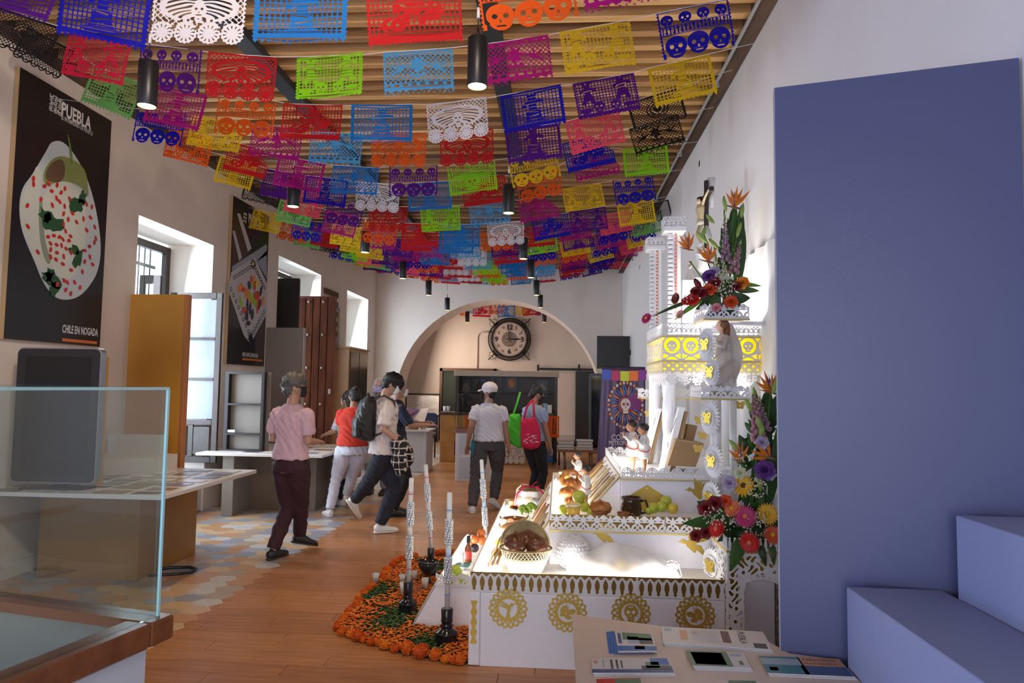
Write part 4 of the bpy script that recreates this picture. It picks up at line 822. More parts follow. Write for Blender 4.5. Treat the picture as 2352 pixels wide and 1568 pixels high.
def f_dove(x,z): return U(fe(x,z,-.01,0,.032,.016,-.2),fc(x,z,-.05,.012,.015),fs(x,z,-.06,.012,-.078,.008,.004),*[fs(x,z,-.005+.006*k,.005,.0+.022*k-.02,.085-.009*k*1.3,.008) for k in range(5)],*[fs(x,z,.01,-.008,.055+.012*k,-.02-.018*k,.009) for k in range(4)],fs(x,z,-.02,-.01,.02,-.045,.012),fs(x,z,.02,.01,.075,.045,.010),fs(x,z,.02,.01,.085,.028,.010))
def gold_cut(name,fn,px,py,Y,h,s=1,res=60):
    c=P(px,py,Y=Y); return obj(name,cut(lambda x,z:fn(x/s,z/s)*s,-h,h,-h,h,res,res,basis((c.x,Y-.003,c.z),(1,0,0),(0,0,1))),GOLD,al,solid=.002)
gold_cut('gold_dove',f_dove,1601,1128,4.86,.12,1.0); gold_cut('gold_dove',f_dove,1588,1248,4.42,.12,.98); gold_cut('gold_dove',f_dove,1382,1226,4.42,.12,.9)
gold_cut('gold_diamond_card',lambda x,z:MIN(.098-np.abs(x)*.62-np.abs(z)*.98,-MAX(MIN(MIN(np.hypot(x,z)-.02,.05-np.hypot(x,z)),np.cos(np.arctan2(z,x)*22)*.008-.004),MAX(fb(x,z,0,.075,.003,.008),fb(x,z,0,.075,.008,.003)))),1486,1146,4.86,.165,1,100)
# ---------- columns and canopy on the third deck
CN=mat('white_column',(.80,.80,.82),.6)
cx0,cx1,cy0,cy1=.745,1.44,5.0,5.87
for x,y in ((.803,5.83),(.86,5.42),(1.36,5.1),(1.36,5.78)):
    cc=obj('column',MB().lathe([(.052,0),(.052,.02),(.046,.03),(.046,.74),(.054,.76),(.054,.78)],(x,y,.967),18),CN,al)
rr=random.Random(2)
obj('column_drape',MB().grid(lambda u,v:(.86+(.05+.006*math.sin(u*14+v*16))*math.cos(PI+ (u-.5)*3.4),5.42+(.05+.006*math.sin(u*14+v*16))*math.sin(PI+(u-.5)*3.4)-.002,1.72-.72*v),14,30),mat('white_satin',(.82,.82,.85),.3,sheen=.3),al)
zb,zl,zy,zr,zt=1.65,1.71,1.795,1.975,2.07
obj('canopy_box',MB().box(cx0+.01,cx1,cy0+.01,cy1-.01,zl+.02,zr-.01),YEL,al)
obj('canopy_floor',MB().box(cx0,cx1,cy0,cy1,zr-.012,zr),FOAM,al); obj('canopy_base',MB().box(cx0+.02,cx1,cy0+.02,cy1-.02,zl-.01,zl+.02),FOAM,al)
def f_skband(x,z,h,p=.135):
    u=per(x,p); hd,e=skull(u,z,0,h*.62,h*.20); ring=MIN(np.hypot(u,z-h*.62)-h*.22,h*.33-np.hypot(u,z-h*.62)); bones=U(fs(np.abs(u),z,0,h*.18,p*.42,h*.32,.006),fs(np.abs(u),z,0,h*.22,p*.42,h*.06,.006))
    body=U(MIN(hd,-e),.007-np.abs(np.hypot(u,z-h*.62)-h*.36),bones,.008-z,h*.06-np.abs(z-h*.98)-.002,fs(np.abs(u),z,p*.5,0,p*.5,h*.55,.006)); return MIN(body,h*.98-z)
Lx=cx1-cx0; Ly=cy1-cy0
for o_,ex,L in (((cx0,cy0,0),(1,0,0),Lx),((cx0,cy1,0),(0,-1,0),Ly)):
    z_=lambda z:(o_[0],o_[1],z)
    rail(f_trel,zt-zr,z_(zr),ex,L,gold=True); rail(f_skband,zr-zy,z_(zy),ex,L,'skull_lace',gold=True)
    M=basis((o_[0],o_[1],zy-.012),ex,(0,0,1)); obj('lace_fringe',cut(lambda x,z:MIN(MIN(-z,z+.075+.008*np.cos(x*180)),.006-.014*np.sin(x*105)*np.sin(z*120+1.2)),0,L,-.09,.001,int(L/.0042),22,M),mat('cream_lace',(.84,.80,.62),.7,trans=.3),al,solid=.002)
    M=basis((o_[0]+(.03 if ex[0] else .03),o_[1]+(.03 if ex[0] else -.03),zl),ex,(0,0,1)); obj('hanging_lace',cut(lambda x,z:f_scroll(x,z,.10),0,L-.05,-.10,.001,int(L/.0042),26,M),LACE,al,solid=.002)
    f=MB()
    if ex[1]:
        for k in range(60): y=cy1-Ly*k/60; f.add([(cx0-.006,y,zl),(cx0-.006,y-.008,zl),(cx0-.006,y-.006,zl-.05),(cx0-.006,y-.002,zl-.05)],[(0,1,2,3)])
        f_=obj('fringe_threads',f,LACE,al,kind='stuff')
# towers on the canopy
def tower(px,pyt,pyb,Y,capw,ztop_cap):
    t=P(px,pyt,Y=Y); b=P(px,pyb,Y=Y); x=t.x; zc=P(px,ztop_cap,Y=Y).z; w=.032
    r=obj('tower',MB().bev(x-w+.02,x+w+.015,Y-w,Y+w,zr,zc+.02,.002),CN,al)
    n=int((zc-zr)/.035)
    for k in range(n):
        z=zr+.01+k*.035; obj('pleat',MB().bev(x-w-.016,x-.006,Y-w-.004,Y+w*.4,z,z+.024,.004),LACE,r)
    bd=MB()
    for k in range(int((zc-zr)/.028)): bd.sph((x+.008,Y-w-.006,zr+.02+k*.028),.0065,8,5)
    bo=obj('red_beads',bd,mat('red_bead',(.85,.05,.04),.3),r); bo['kind']='stuff'
    obj('gold_line',MB().box(x+.017,x+.021,Y-w-.006,Y-w,zr,zc),GOLDL,r)
    c=obj('tower_cap',MB().bev(x-capw,x+capw,Y-capw,Y+capw,zc,zc+.03,.003),CN,r)
    h=t.z-zc-.03
    for o_,ex in (((x-capw,Y-capw,zc+.03),(1,0,0)),((x-capw,Y+capw,zc+.03),(0,-1,0)),((x+capw,Y+capw,zc+.03),(-1,0,0)),((x+capw,Y-capw,zc+.03),(0,1,0))):
        M=basis(o_,ex,(0,0,1)); q=obj('cap_lace',cut(lambda x_,z:f_trel(x_,z,h),0,2*capw,-.002,h+.002,36,22,M),LACE,r,solid=.002)
tower(1505,549,745,5.7,.075,577); tower(1547,503,745,5.2,.08,536)
# side platforms on columns
def platform(x0,x1,y0,y1,zbot,h,fn,legs):
    r=obj('side_platform',MB().box(x0,x1,y0,y1,zbot,zbot+.012),FOAM,al)
    for o_,ex,L in (((x0,y0,zbot),(1,0,0),x1-x0),((x0,y1,zbot),(0,-1,0),y1-y0)): rail(fn,h,o_,ex,L,parent=al)
    for x,y,zb_ in legs: obj('column',MB().lathe([(.022,0),(.022,zbot-zb_)],(x,y,zb_),14),CN,al)
platform(.94,1.25,4.6,4.98,1.535,.085,f_heart,[(1.06,4.66,.735),(1.16,4.66,.735),(1.06,4.8,.735)])
platform(.965,1.26,4.62,5.0,2.065,.10,f_heart,[(1.2,4.95,1.54)])
obj('platform_bracket',MB().box(1.2,AX1,4.9,4.99,2.05,2.075),FOAM,al)
a=P(1468,912,Y=6.3); platform(a.x,a.x+.45,6.1,6.4,a.z,.085,f_heart,[(a.x+.3,6.2,.965)])
# paper gear discs with gold butterflies
def gear(px,py,Y,r=.11,ax=-.9):
    c=P(px,py,Y=Y); M=basis(c,(.35,-.94,0),(0,0,1)); n=26
    g=MB().add([M@Vector((r*(1 if k%2 else .84)*math.cos(PI*k/n),.012*(k%2),r*(1 if k%2 else .84)*math.sin(PI*k/n))) for k in range(2*n)]+[M@Vector((0,.01,0))],[(k,(k+1)%(2*n),2*n) for k in range(2*n)])
    o=obj('paper_rosette',g,LACE,al,solid=.003)
    def f_bf(x,z): return U(fe(x,z,-.024,.018,.026,.020,-.6),fe(x,z,.024,.018,.026,.020,.6),fe(x,z,-.018,-.018,.018,.016,.5),fe(x,z,.018,-.018,.018,.016,-.5),fe(x,z,0,0,.005,.032))
    obj('gold_butterfly',cut(lambda x,z:MIN(f_bf(x,z),-U(fc(x,z,-.026,.02,.006),fc(x,z,.026,.02,.006))),-.06,.06,-.05,.05,40,34,M@Matrix.Translation((0,-.016,0))),mat('bright_gold_foil',(.80,.58,.08),.3,.7),o,solid=.002)
    obj('inner_ring',MB().add([M@Vector((q*math.cos(2*PI*k/24),-.006,q*math.sin(2*PI*k/24))) for q in (.055,.062) for k in range(24)],[(k,(k+1)%24,24+(k+1)%24,24+k) for k in range(24)]),LACE,o,solid=.004)
for px,py in ((1622,792),(1633,855),(1628,960),(1637,1060),(1632,1145),(1634,1300)): gear(px,py,4.5 if py<1200 else 4.25,.115 if py not in (855,) else .09)
for px,py,Y in ((1606,965,4.75),(1614,1000,4.75),(1603,1030,4.8),(1489,950,6.0),(1495,1010,6.0),(1700,930,4.7)):
    c=P(px,py,Y=Y); M=basis(c,(.8,-.6,0),(0,0,1)); o=obj('hanging_gold_butterfly',cut(lambda x,z:U(fe(x,z,-.018,.01,.02,.016,-.6),fe(x,z,.018,.01,.02,.016,.6),fe(x,z,-.012,-.014,.013,.012),fe(x,z,.012,-.014,.013,.012)),-.05,.05,-.04,.04,26,22,M),GOLD,al,solid=.002)
    obj('ribbon',MB().tube([c,c+Vector((.004,0,.06)),c+Vector((-.003,0,.12))],.0015,4),GOLDL,o)
# backdrop cloth on the wall
def clothf(y0,y1,z0,z1,X,amp,per_,n=60):
    return MB().grid(lambda u,v:(X-amp*(1+math.sin((u*(y1-y0))*2*PI/per_+1.3*math.sin(v*2.2+u*5)))-.012*math.sin(v*5+u*9),y0+(y1-y0)*u+.02*math.sin(v*4),z0+(z1-z0)*v),n,24)
bc=tag(obj('wall_drape',clothf(4.25,6.5,.9,2.62,XR-.012,.014,.24),mat('white_drape',(.84,.83,.82),.75,trans=.1),None),'white draped cloth pinned on the right wall behind the altar','cloth')
# corner pedestal with lace legs
pd=thing('lace_pedestal','white lace-cut square pedestal carrying the low bouquet, right front corner of the altar','pedestal',(1.12,4.12,0))
pd.location=(1.12,4.12,0)
x0,x1,y0,y1,zt_=.945,1.32,3.95,4.33,.70

def f_leg(x,z,L,H):
    arch=MIN(MAX(fb(x,z,L/2,H*.36,L*.27,H*.37),fe(x,z,L/2,H*.73,L*.27,H*.08)),1); q=np.sin(x*115+1.5*np.sin(z*80))*np.sin(z*95+1.5*np.sin(x*70)); ed=MIN(MIN(x,L-x),MIN(z,H-z)); return MIN(MIN(ed,-arch+.006*np.abs(np.sin(z*60))),MAX((.22-q)*.02,MAX(.008-ed,.006-np.abs(arch))))
obj('pedestal_base',MB().box(x0+.01,x1,y0+.01,y1,.0,.03),FOAM,pd); obj('pedestal_shelf',MB().box(x0,x1,y0,y1,zt_-.02,zt_),FOAM,pd)
obj('inner_panel',MB().box(x0+.11,x1-.06,y0+.2,y0+.21,.03,.52),FOAM,pd)
obj('gold_lining',MB().box(x0+.02,x1-.01,y1-.02,y1-.01,.03,zt_-.03),GOLD,pd)
for o_,ex,L in (((x0,y0,0),(1,0,0),x1-x0),((x0,y1,0),(0,-1,0),y1-y0),((x1,y0,0),(0,1,0),y1-y0)):
    M=basis(o_,ex,(0,0,1)); obj('lace_leg_panel',cut(lambda x,z:f_leg(x,z,L,zt_-.02),0,L,0,zt_-.02,int(L/.0042),150,M),LACE,pd,solid=.003)
    M=basis((o_[0],o_[1],zt_),ex,(0,0,1)); obj('picket_rail',cut(lambda x,z:f_picket(x,z,.075),0,L,-.001,.078,int(L/.003),26,M),LACE,pd,solid=.003)
    obj('gold_trim',MB().box(-.002,L+.002,-.005,.002,zt_-.014,zt_).xf(basis(o_,ex,(0,0,1))),GOLDL,pd)
# LED strips lying behind the deck rails (the altar's own lights)
LEDM=mat('led_strip_glow',(1,1,1),.5,em=(1,.97,.9),es=9)
def led(name,p,q,aim,power,col=(1,.96,.90),parent=True):
    p,q=Vector(p),Vector(q); c=(p+q)/2; L=(q-p).length; ex=(q-p).normalized(); d=Vector(aim)-c; d=(d-ex*d.dot(ex)).normalized()
    l=bpy.data.lights.new(name,'AREA'); l.shape='RECTANGLE'; l.size=L; l.size_y=.03; l.energy=power; l.color=col
    o=bpy.data.objects.new(name,l); COL.objects.link(o); z=-d; x=(ex-z*ex.dot(z)).normalized(); y=z.cross(x)
    o.matrix_world=Matrix(((x.x,y.x,z.x,c.x+d.x*.01),(x.y,y.y,z.y,c.y+d.y*.01),(x.z,y.z,z.z,c.z+d.z*.01),(0,0,0,1)))
    obj('led_strip',MB().box(min(p.x,q.x)-.006,max(p.x,q.x)+.006,min(p.y,q.y)-.006,max(p.y,q.y)+.006,p.z-.008,p.z-.001),LEDM,al)
led('altar_led',(-.35,4.035,.49),(.80,4.035,.49),(.4,4.5,.60),3.6); led('altar_led',(-.47,4.15,.495),(-.47,6.4,.495),(-.2,5.3,.55),6)
led('altar_led',(-.02,4.6,.76),(-.02,6.3,.76),(.25,5.4,.85),5.5)
led('altar_led',(.50,4.95,1.0),(.50,6.3,1.0),(1.1,5.6,1.6),5.5); led('altar_led',(.82,5.06,2.0),(1.35,5.06,2.0),(1.1,5.5,3.6),10); led('altar_led',(-.78,4.7,.30),(-.78,6.0,.30),(-.6,5.3,.4),2.2)
led('altar_led',(1.02,4.95,1.57),(1.3,4.95,1.57),(1.3,5.2,2.2),1.0)

l=bpy.data.lights.new('canopy_lamp','POINT'); l.energy=9; l.color=(1,.95,.85); l.shadow_soft_size=.05; o=bpy.data.objects.new('canopy_lamp',l); COL.objects.link(o); o.location=(1.05,5.3,1.88)
# ---------------------------------------------------------------- marigold bed on the floor
MAR=[mat('marigold_orange_%d'%k,c,.8,noise=.35,nscale=60) for k,c in enumerate([(.80,.17,.006),(.72,.12,.004),(.86,.24,.01)])]
def marigold(seed,m):
    mb=MB(); rr=random.Random(seed); n=190
    mb.sph((0,0,0),(.78,.78,.62),12,8)
    for k in range(n):
        z=1-2*(k+.5)/n; r=math.sqrt(1-z*z); a=k*2.39996; d=Vector((r*math.cos(a),r*math.sin(a),z)); R_=rr.uniform(.88,1.04); c=Vector((d.x,d.y,d.z*.82))*R_*.92
        t=d.orthogonal().normalized(); t=Quaternion(d,rr.uniform(0,6.28))@t; b=d.cross(t); s=rr.uniform(.11,.17); up=(d*.8+t*rr.uniform(-.6,.6)).normalized()
        mb.add([c-b*s*.6-up*s*.6,c+b*s*.6-up*s*.6,c+b*s+up*s*.5,c+up*s*.8+t*.03,c-b*s+up*s*.5],[(0,1,2,3,4)],0,False)
    return mb.mesh('marigold_head',m)
MM=[marigold(k,MAR[k%3]) for k in range(5)]
MC=[(955,1428,42),(905,1437,22),(852,1425,34),(787,1395,47),(685,1368,60),(592,1345,54),(505,1348,38),(435,1325,42),(390,1312,30),(335,1307,32),(285,1290,24),(248,1262,46),(193,1252,32),(135,1235,34),(98,1205,28),(122,1165,25),(108,1185,22),(152,1130,30),(180,1095,30),(208,1068,28),(238,1040,30),(262,1018,28),(248,995,26),(290,968,30),(322,940,30),(350,918,28),(412,862,30),(432,832,30),(458,806,30),(490,770,30),(510,745,28),(540,730,28),(470,822,22),(583,712,22),(612,708,26),(645,710,26),(795,690,26),(822,684,26),(850,684,26),(880,688,24),(905,684,24),(440,805,26),(270,1040,22),(160,1150,22)]
mb_=[]
for i,(cx,cy,r) in enumerate(MC):
    px,py=740+cx/3.014,1040+cy/3.014; g=P(px,py+r/3.014*.6,Z=0); rad=max(.024,r/3.014*g.y/1568*.98); q=P(px,py,Z=rad*.8)
    o=link('marigold_flower',MM[i%5]); o.location=(q.x,q.y,rad*.8); o.scale=(rad,rad,rad); o.rotation_euler=(random.uniform(-.5,.5),random.uniform(-.5,.5),random.uniform(0,6)); mb_.append((q.x,q.y))
    side='front edge' if i<14 else 'left edge' if i<26 else 'inner rear border' if i<36 else 'far end'
    near='%s marigold pom-pom from the altar corner along the bed\'s front edge'%ORD[i] if i<14 else '%s marigold pom-pom from the left tip along the bed\'s left edge'%ORD[i-14] if i<26 else '%s marigold pom-pom going back along the rear left border'%ORD[i-26] if i<36 else 'orange marigold pom-pom at the far end of the bed, %s of eight'%ORD[i-36]
    tag(o,near,'flower','marigold heads edging the flower bed')
poly=[(-.505,4.02)]+mb_[:26]+mb_[26:36]+[(-.95,6.3),(-.505,6.3)]
def inside(x,y):
    c=False; n=len(poly)
    for i in range(n):
        (x1_,y1_),(x2_,y2_)=poly[i],poly[i-1]
        if (y1_>y)!=(y2_>y) and x<(x2_-x1_)*(y-y1_)/(y2_-y1_)+x1_: c=not c
    return c
rr=random.Random(11); pet=MB(); lea=MB(); n=0
while n<5200:
    x,y=rr.uniform(-1.65,-.5),rr.uniform(4.0,6.6)
    if not inside(x,y) or (x>-.97 and 4.54<y<6.12 and x>-.96): continue
    q=math.sin(x*7+y*4)+math.sin(x*11-y*6+1)*.8
    z=rr.uniform(.012,.034); a=rr.uniform(0,6.28); tl=rr.uniform(-.7,.7); s=rr.uniform(.010,.018); n+=1
    c,s_=math.cos(a),math.sin(a)
    if q>-.75+rr.uniform(-.6,.6):
        pet.add([(x+u*c-v*s_,y+u*s_+v*c,z+u*tl*.5) for u,v in ((-s,-s*.35),(s,-s*.5),(s*1.3,0),(s,s*.5),(-s,s*.35))],[(0,1,2,3,4)],rr.randrange(3))
    if q<.1+rr.uniform(-.8,.6):
        s=rr.uniform(.014,.03); lea.add([(x+u*c-v*s_,y+u*s_+v*c,z*.7+w) for u,v,w in ((-s,0,0),(-.2*s,-s*.45,.008),(s,0,.002),(-.2*s,s*.45,.008))],[(0,1,2),(0,2,3)],rr.randrange(3))
tag(obj('marigold_petals',pet,MAR,kind='stuff'),'loose orange marigold petals scattered inside the floor bed','petals')
LF=[mat('leaf_%s'%n_,c,.5,noise=.3,nscale=25,trans=.15) for n_,c in [('deep',(.022,.075,.015)),('mid',(.045,.13,.02)),('olive',(.07,.12,.025)),('fresh',(.12,.28,.03))]]
tag(obj('green_leaves',lea,LF[:3],kind='stuff'),'loose dark green leaves laid between the marigold petals','leaves')
bd=MB().prism([(x,y) for x,y in poly][::-1],.001,.004); tag(obj('bed_mat',bd,mat('leafy_ground_mat',(.03,.05,.015),.9,noise=.5,nscale=40)),'flat dark green mat under the marigold petals','mat')
# ---------------------------------------------------------------- tall candles in black holders
WAX=mat('candle_wax',(.80,.80,.78),.4,trans=.25); FOIL=mat('silver_foil_beads',(.72,.76,.80),.2,.7,bump=.6,nscale=120); RBN=[mat('ribbon_'+n_,c,.5) for n_,c in [('blue',(.10,.30,.62)),('magenta',(.45,.03,.18)),('pale_blue',(.45,.65,.85)),('pink',(.75,.40,.45))]]
CLAY=mat('black_glazed_clay',(.012,.012,.016),.12)
for nm,lab,top,bot,hold,bw,cols_ in (('tall_candle','tall decorated candle with blue bands, nearest, in the front black holder',(1033,1130),(1027,1397),(1022,1486),.075,(0,2)),('tall_candle','tall decorated candle with dark red bands, left one in a black holder',(945,1097),(938,1335),(931,1410),.07,(1,3)),('tall_candle','leaning decorated candle standing furthest left to the rear',(978,1066),(990,1258),(992,1325),.06,(1,3)),('tall_candle','tall candle with blue bands behind the altar corner, in front of the grey-trousered woman',(1106,1055),(1117,1250),(1118,1262),.06,(0,2))):
    Yb={1486:4.29,1410:4.83,1325:5.72,1262:5.98}[hold[1]]
    t,b=P(*top,Y=Yb),P(*bot,Y=Yb); r=thing(nm,lab,'candle',(b.x,b.y,b.z)); ax=(t-b); L=ax.length; w=.0165
    obj('wax_shaft',MB().tube([b,b+ax*.5,t-ax*.012,t],[w*.95,w,w,w*.7],14),WAX,r)
    obj('wick',MB().tube([t,t+Vector((.003,0,.012))],.0015,5),BLK2,r)
    be=MB(); k=0; s=.14
    while s<.86:
        if int(s*9)%3!=1:
            for q in range(7): a=2*PI*q/7+s*9; be.sph(b+ax*s+Vector((math.cos(a)*(w+.003),math.sin(a)*(w+.003),0)),(.009,.009,.011),6,4)
        s+=.022
    obj('foil_garland',be,FOIL,r)['kind']='stuff'
    for s in (.12,.36,.38,.40,.60,.62,.84,.86): obj('ribbon_band',MB().tube([b+ax*s,b+ax*(s+.008)],w+.0015,14),RBN[cols_[int(s*50)%2]],r)
    obj('label_band',MB().tube([b+ax*.44,b+ax*.52],w+.001,14),RBN[cols_[1]] if cols_[0]==0 else WAX,r)
    if hold[1]!=1262:
        h=thing('candle_holder','black glazed candle holder under the %s'%{1486:'nearest candle with blue bands',1410:'left candle with dark red bands',1325:'leaning rear candle'}[hold[1]],'candle holder',(b.x,b.y,0)); H=b.z+.0
        pr_=[(bw*.92,0),(bw*.98,.008),(bw*.94,.02),(bw*.90,H*.30),(bw*.96,H*.34),(bw*.86,H*.38),(bw*.50,H*.44),(bw*.42,H*.50),(bw*.58,H*.53),(bw*.40,H*.57),(bw*.44,H*.62),(bw*.50,H*.66),(bw*.46,H*.72),(bw*.50,H*.98),(bw*.46,H),(bw*.27,H),(bw*.27,H*.93),(0,H*.93)]
        obj('holder_body',MB().lathe(pr_,(b.x,b.y,0),22,cap=False),CLAY,h)
    else:
        h=thing('candle_holder','black glazed holder of the rear candle, hidden behind the low tier','candle holder',(b.x,b.y,0)); obj('holder_body',MB().lathe([(.07,0),(.06,.05),(.03,.1),(.028,b.z),(.022,b.z),(.022,b.z-.02),(0,b.z-.02)],(b.x,b.y,0),18,cap=False),CLAY,h)
# incense goblet and glass votives
g=P(982,1345,Z=0); cu=thing('incense_goblet','black glazed incense goblet standing in the marigold bed','goblet',(g.x,g.y,0))
obj('goblet_body',MB().lathe([(.055,0),(.058,.01),(.03,.035),(.018,.06),(.022,.085),(.055,.12),(.078,.155),(.082,.19),(.075,.192),(.066,.16),(.03,.12),(0,.115)],(g.x,g.y,0),24,cap=False),CLAY,cu); obj('rim_band',MB().lathe([(.083,.185),(.087,.19),(.083,.195)],(g.x,g.y,0),24,cap=False),CLAY,cu)
obj('charcoal',lump(MB(),(g.x,g.y,.155),(.06,.06,.02),2,.3),mat('ash_grey',(.10,.10,.11),.9),cu)
TG=glassmat('votive_glass',(.97,.98,.99))
for i,(px,py,h_,lab,wax) in enumerate(((863,1342,.10,'glass votive candle on the wooden floor outside the bed',1),(924,1342,.09,'glass votive candle half hidden behind the left tall candle',1),(925,1370,.12,'tall clear votive glass touching the left black candle holder',1),(951,1337,.10,'white votive candle in the rear of the votive group',1),(959,1378,.12,'empty clear drinking glass among the marigold petals',0),(976,1358,.115,'white votive candle nearest the low altar tier',1))):
    q=P(px,py,Z=0); v=thing('glass_votive',lab,'candle',(q.x,q.y,0),'glass votives in the flower bed'); zb=.004
    obj('glass_cup',MB().lathe([(0,zb),(.022,zb),(.031,h_),(.0295,h_),(.021,zb+.006),(0,zb+.006)],(q.x,q.y,0),20,cap=False),TG,v)
    if wax: obj('wax_fill',MB().lathe([(0,zb+.006),(.0205,zb+.006),(.0285,h_*.88),(0,h_*.87)],(q.x,q.y,0),18,cap=False),WAX,v); obj('wick',MB().tube([(q.x,q.y,h_*.79),(q.x,q.y,h_*.87)],.001,4),BLK2,v)
# ---------------------------------------------------------------- offerings
BREAD=mat('glazed_bread',(.50,.20,.05),.35,col2=(.28,.09,.02),nscale=14,bump=.3); DBREAD=mat('dark_glazed_bread',(.20,.07,.025),.3,col2=(.10,.03,.012),nscale=12,bump=.3)
RED_CLAY=mat('glazed_red_clay',(.30,.11,.035),.15,noise=.3,nscale=9); DCLAY=mat('dark_brown_glaze',(.055,.028,.012),.12,noise=.2,nscale=12); CLAYO=mat('tan_clay',(.55,.27,.12),.3,noise=.2,nscale=20)
def fruit(name,label,px,py,Y,r,cols,group=None,sq=.95,stem=True):
    c=P(px,py,Y=Y); m=mat('skin_'+cols[0],cols[1],.35,col2=cols[2],nscale=4); t=thing(name,label,'fruit',(c.x,c.y,c.z-r),group)
    pr_=[(0,-.88),(.35,-.97),(.75,-.72),(1,-.1),(.92,.5),(.55,.88),(.2,.93),(0,.82)]
    obj('fruit_body',MB().lathe([(max(a*r,.0001),b*r*sq) for a,b in pr_],c,16,cap=False),m,t)
    if stem: obj('stem',MB().tube([c+Vector((0,0,r*.8*sq)),c+Vector((.004,0,r*1.12*sq))],.0022,5),DWOOD,t)
    return t
GA=('apple_green',(.42,.58,.06),(.62,.66,.12)); PE=('peach',(.80,.30,.06),(.62,.08,.02)); OL=('lime_green',(.25,.42,.03),(.62,.55,.06)); YO=('mango',(.80,.50,.05),(.50,.50,.05)); DP=('dark_plum',(.06,.035,.05),(.02,.012,.02))
for i,(px,py) in enumerate(((1036,1332),(1050,1314),(1063,1331),(1046,1308),(1068,1345))): fruit('green_apple',['leftmost yellow-green apple of the low tier heap','yellow-green apple in the middle of the low tier heap','yellow-green apple nearest the tall front panel','yellow-green apple on top of the low tier heap','lowest yellow-green apple behind the scroll lace rail'][i],px,py,4.62+(i%2)*.07,.037,GA,'green apples on the low tier')
for i,(px,py) in enumerate(((1092,1238),(1106,1224),(1108,1241),(1081,1246))): fruit('peach',['left red-yellow peach on the low tier','topmost red-yellow peach on the low tier','right red-yellow peach beside the big tier','front red-yellow peach by the bottle'][i],px,py,5.55+.05*(i%2),.036,PE,'peaches on the low tier')
fruit('dark_fruit','single dark purple fruit between the peaches and apples','%s'and 1090,1258,5.35,.035,DP)
c=P(1075,1290,Y=5.15); bo=thing('liquor_bottle','small bottle with black cap and red label on the low tier','bottle',(c.x,c.y,.28))
obj('bottle_glass',MB().lathe([(0,0),(.026,0),(.028,.01),(.028,.10),(.012,.135),(.011,.17),(0,.17)],(c.x,c.y,.28),16,cap=False),mat('amber_glass',(.20,.05,.015),.08),bo); obj('label_band',MB().lathe([(.0285,.03),(.0285,.085)],(c.x,c.y,.28),16,cap=False),mat('red_label',(.62,.05,.03),.5),bo); obj('cap',MB().lathe([(.014,.145),(.014,.195),(0,.195)],(c.x,c.y,.28),14,cap=False),BLK2,bo)
c=P(1063,1297,Y=4.95); li=thing('lace_candle_dish','white beaded dish with a short white candle and teal trim on the low tier','dish',(c.x,c.y,.28)); obj('dish',MB().lathe([(.02,0),(.045,.02),(.05,.035),(.04,.03),(0,.02)],(c.x,c.y,.28),20,cap=False),FOIL,li); obj('short_candle',MB().lathe([(.008,.02),(.008,.12),(0,.125)],(c.x,c.y,.28),10,cap=False),WAX,li)
tb=MB(); rr=random.Random(5)
for k in range(26): a=2*PI*k/26; tb.sph((c.x+.05*math.cos(a),c.y+.05*math.sin(a),.28+.035),.006,6,4)
obj('teal_beads',tb,mat('teal_bead',(.05,.35,.38),.3),li)['kind']='stuff'
z1=.475
def onz(px,py,z): return P(px,py,Z=z)
# basket with bread
c=onz(1208,1311,z1+.0); bx,by=c.x+.0,4.17
STRAW=mat('straw_weave',(.78,.70,.48),.8,noise=.2,nscale=50); STRAWD=mat('brown_straw',(.36,.26,.12),.75,noise=.3,nscale=40)
bk_=thing('straw_basket','open-weave pale straw basket with a brown straw lid, front left corner of the altar','basket',(bx,by,z1)); mb=MB()
H=.155; r0,r1=.088,.155
for k in range(40):
    for sgn in (1,-1):
        a=2*PI*k/40; pts=[]
        for i in range(9): t=i/8; rr_=r0+(r1-r0)*t**.8; q=a+sgn*t*.9; pts.append((bx+rr_*math.cos(q),by+rr_*math.sin(q)*.8,z1+.004+H*t))
        mb.tube(pts,.0022,4,smooth=False)
obj('woven_wall',mb,STRAW,bk_)['kind']='stuff'
obj('basket_liner',MB().lathe([(r0*.97,.002),(r0+(r1-r0)*.55,.09),(r0+(r1-r0)*.62,.10)],(bx,by,z1),30,cap=False,sy=.8),mat('cream_liner',(.74,.66,.45),.9),bk_)
obj('rim',MB().tube([(bx+r1*math.cos(2*PI*i/32),by+r1*.8*math.sin(2*PI*i/32),z1+H) for i in range(33)],.006,6),STRAWD,bk_)
obj('base',MB().lathe([(0,0),(r0,0),(r0,.02),(0,.02)],(bx,by,z1),24,cap=False,sy=.8),STRAW,bk_)
obj('straw_lid',MB().grid(lambda u,v:(bx-.01+ (.150*math.cos(PI*u))*math.cos(v*.9),by+.055+.02*math.sin(v*1.2)+.05*(1-math.sin(PI*u)),z1+H-.01+.155*math.sin(PI*u)*math.cos(v*1.2)+.0),26,8),STRAWD,bk_,solid=.006)
obj('lid_rim',MB().tube([(bx-.01+.151*math.cos(PI*i/24),by+.045+.05*(1-math.sin(PI*i/24)),z1+H-.01+.158*math.sin(PI*i/24)) for i in range(25)],.006,6),STRAWD,bk_)
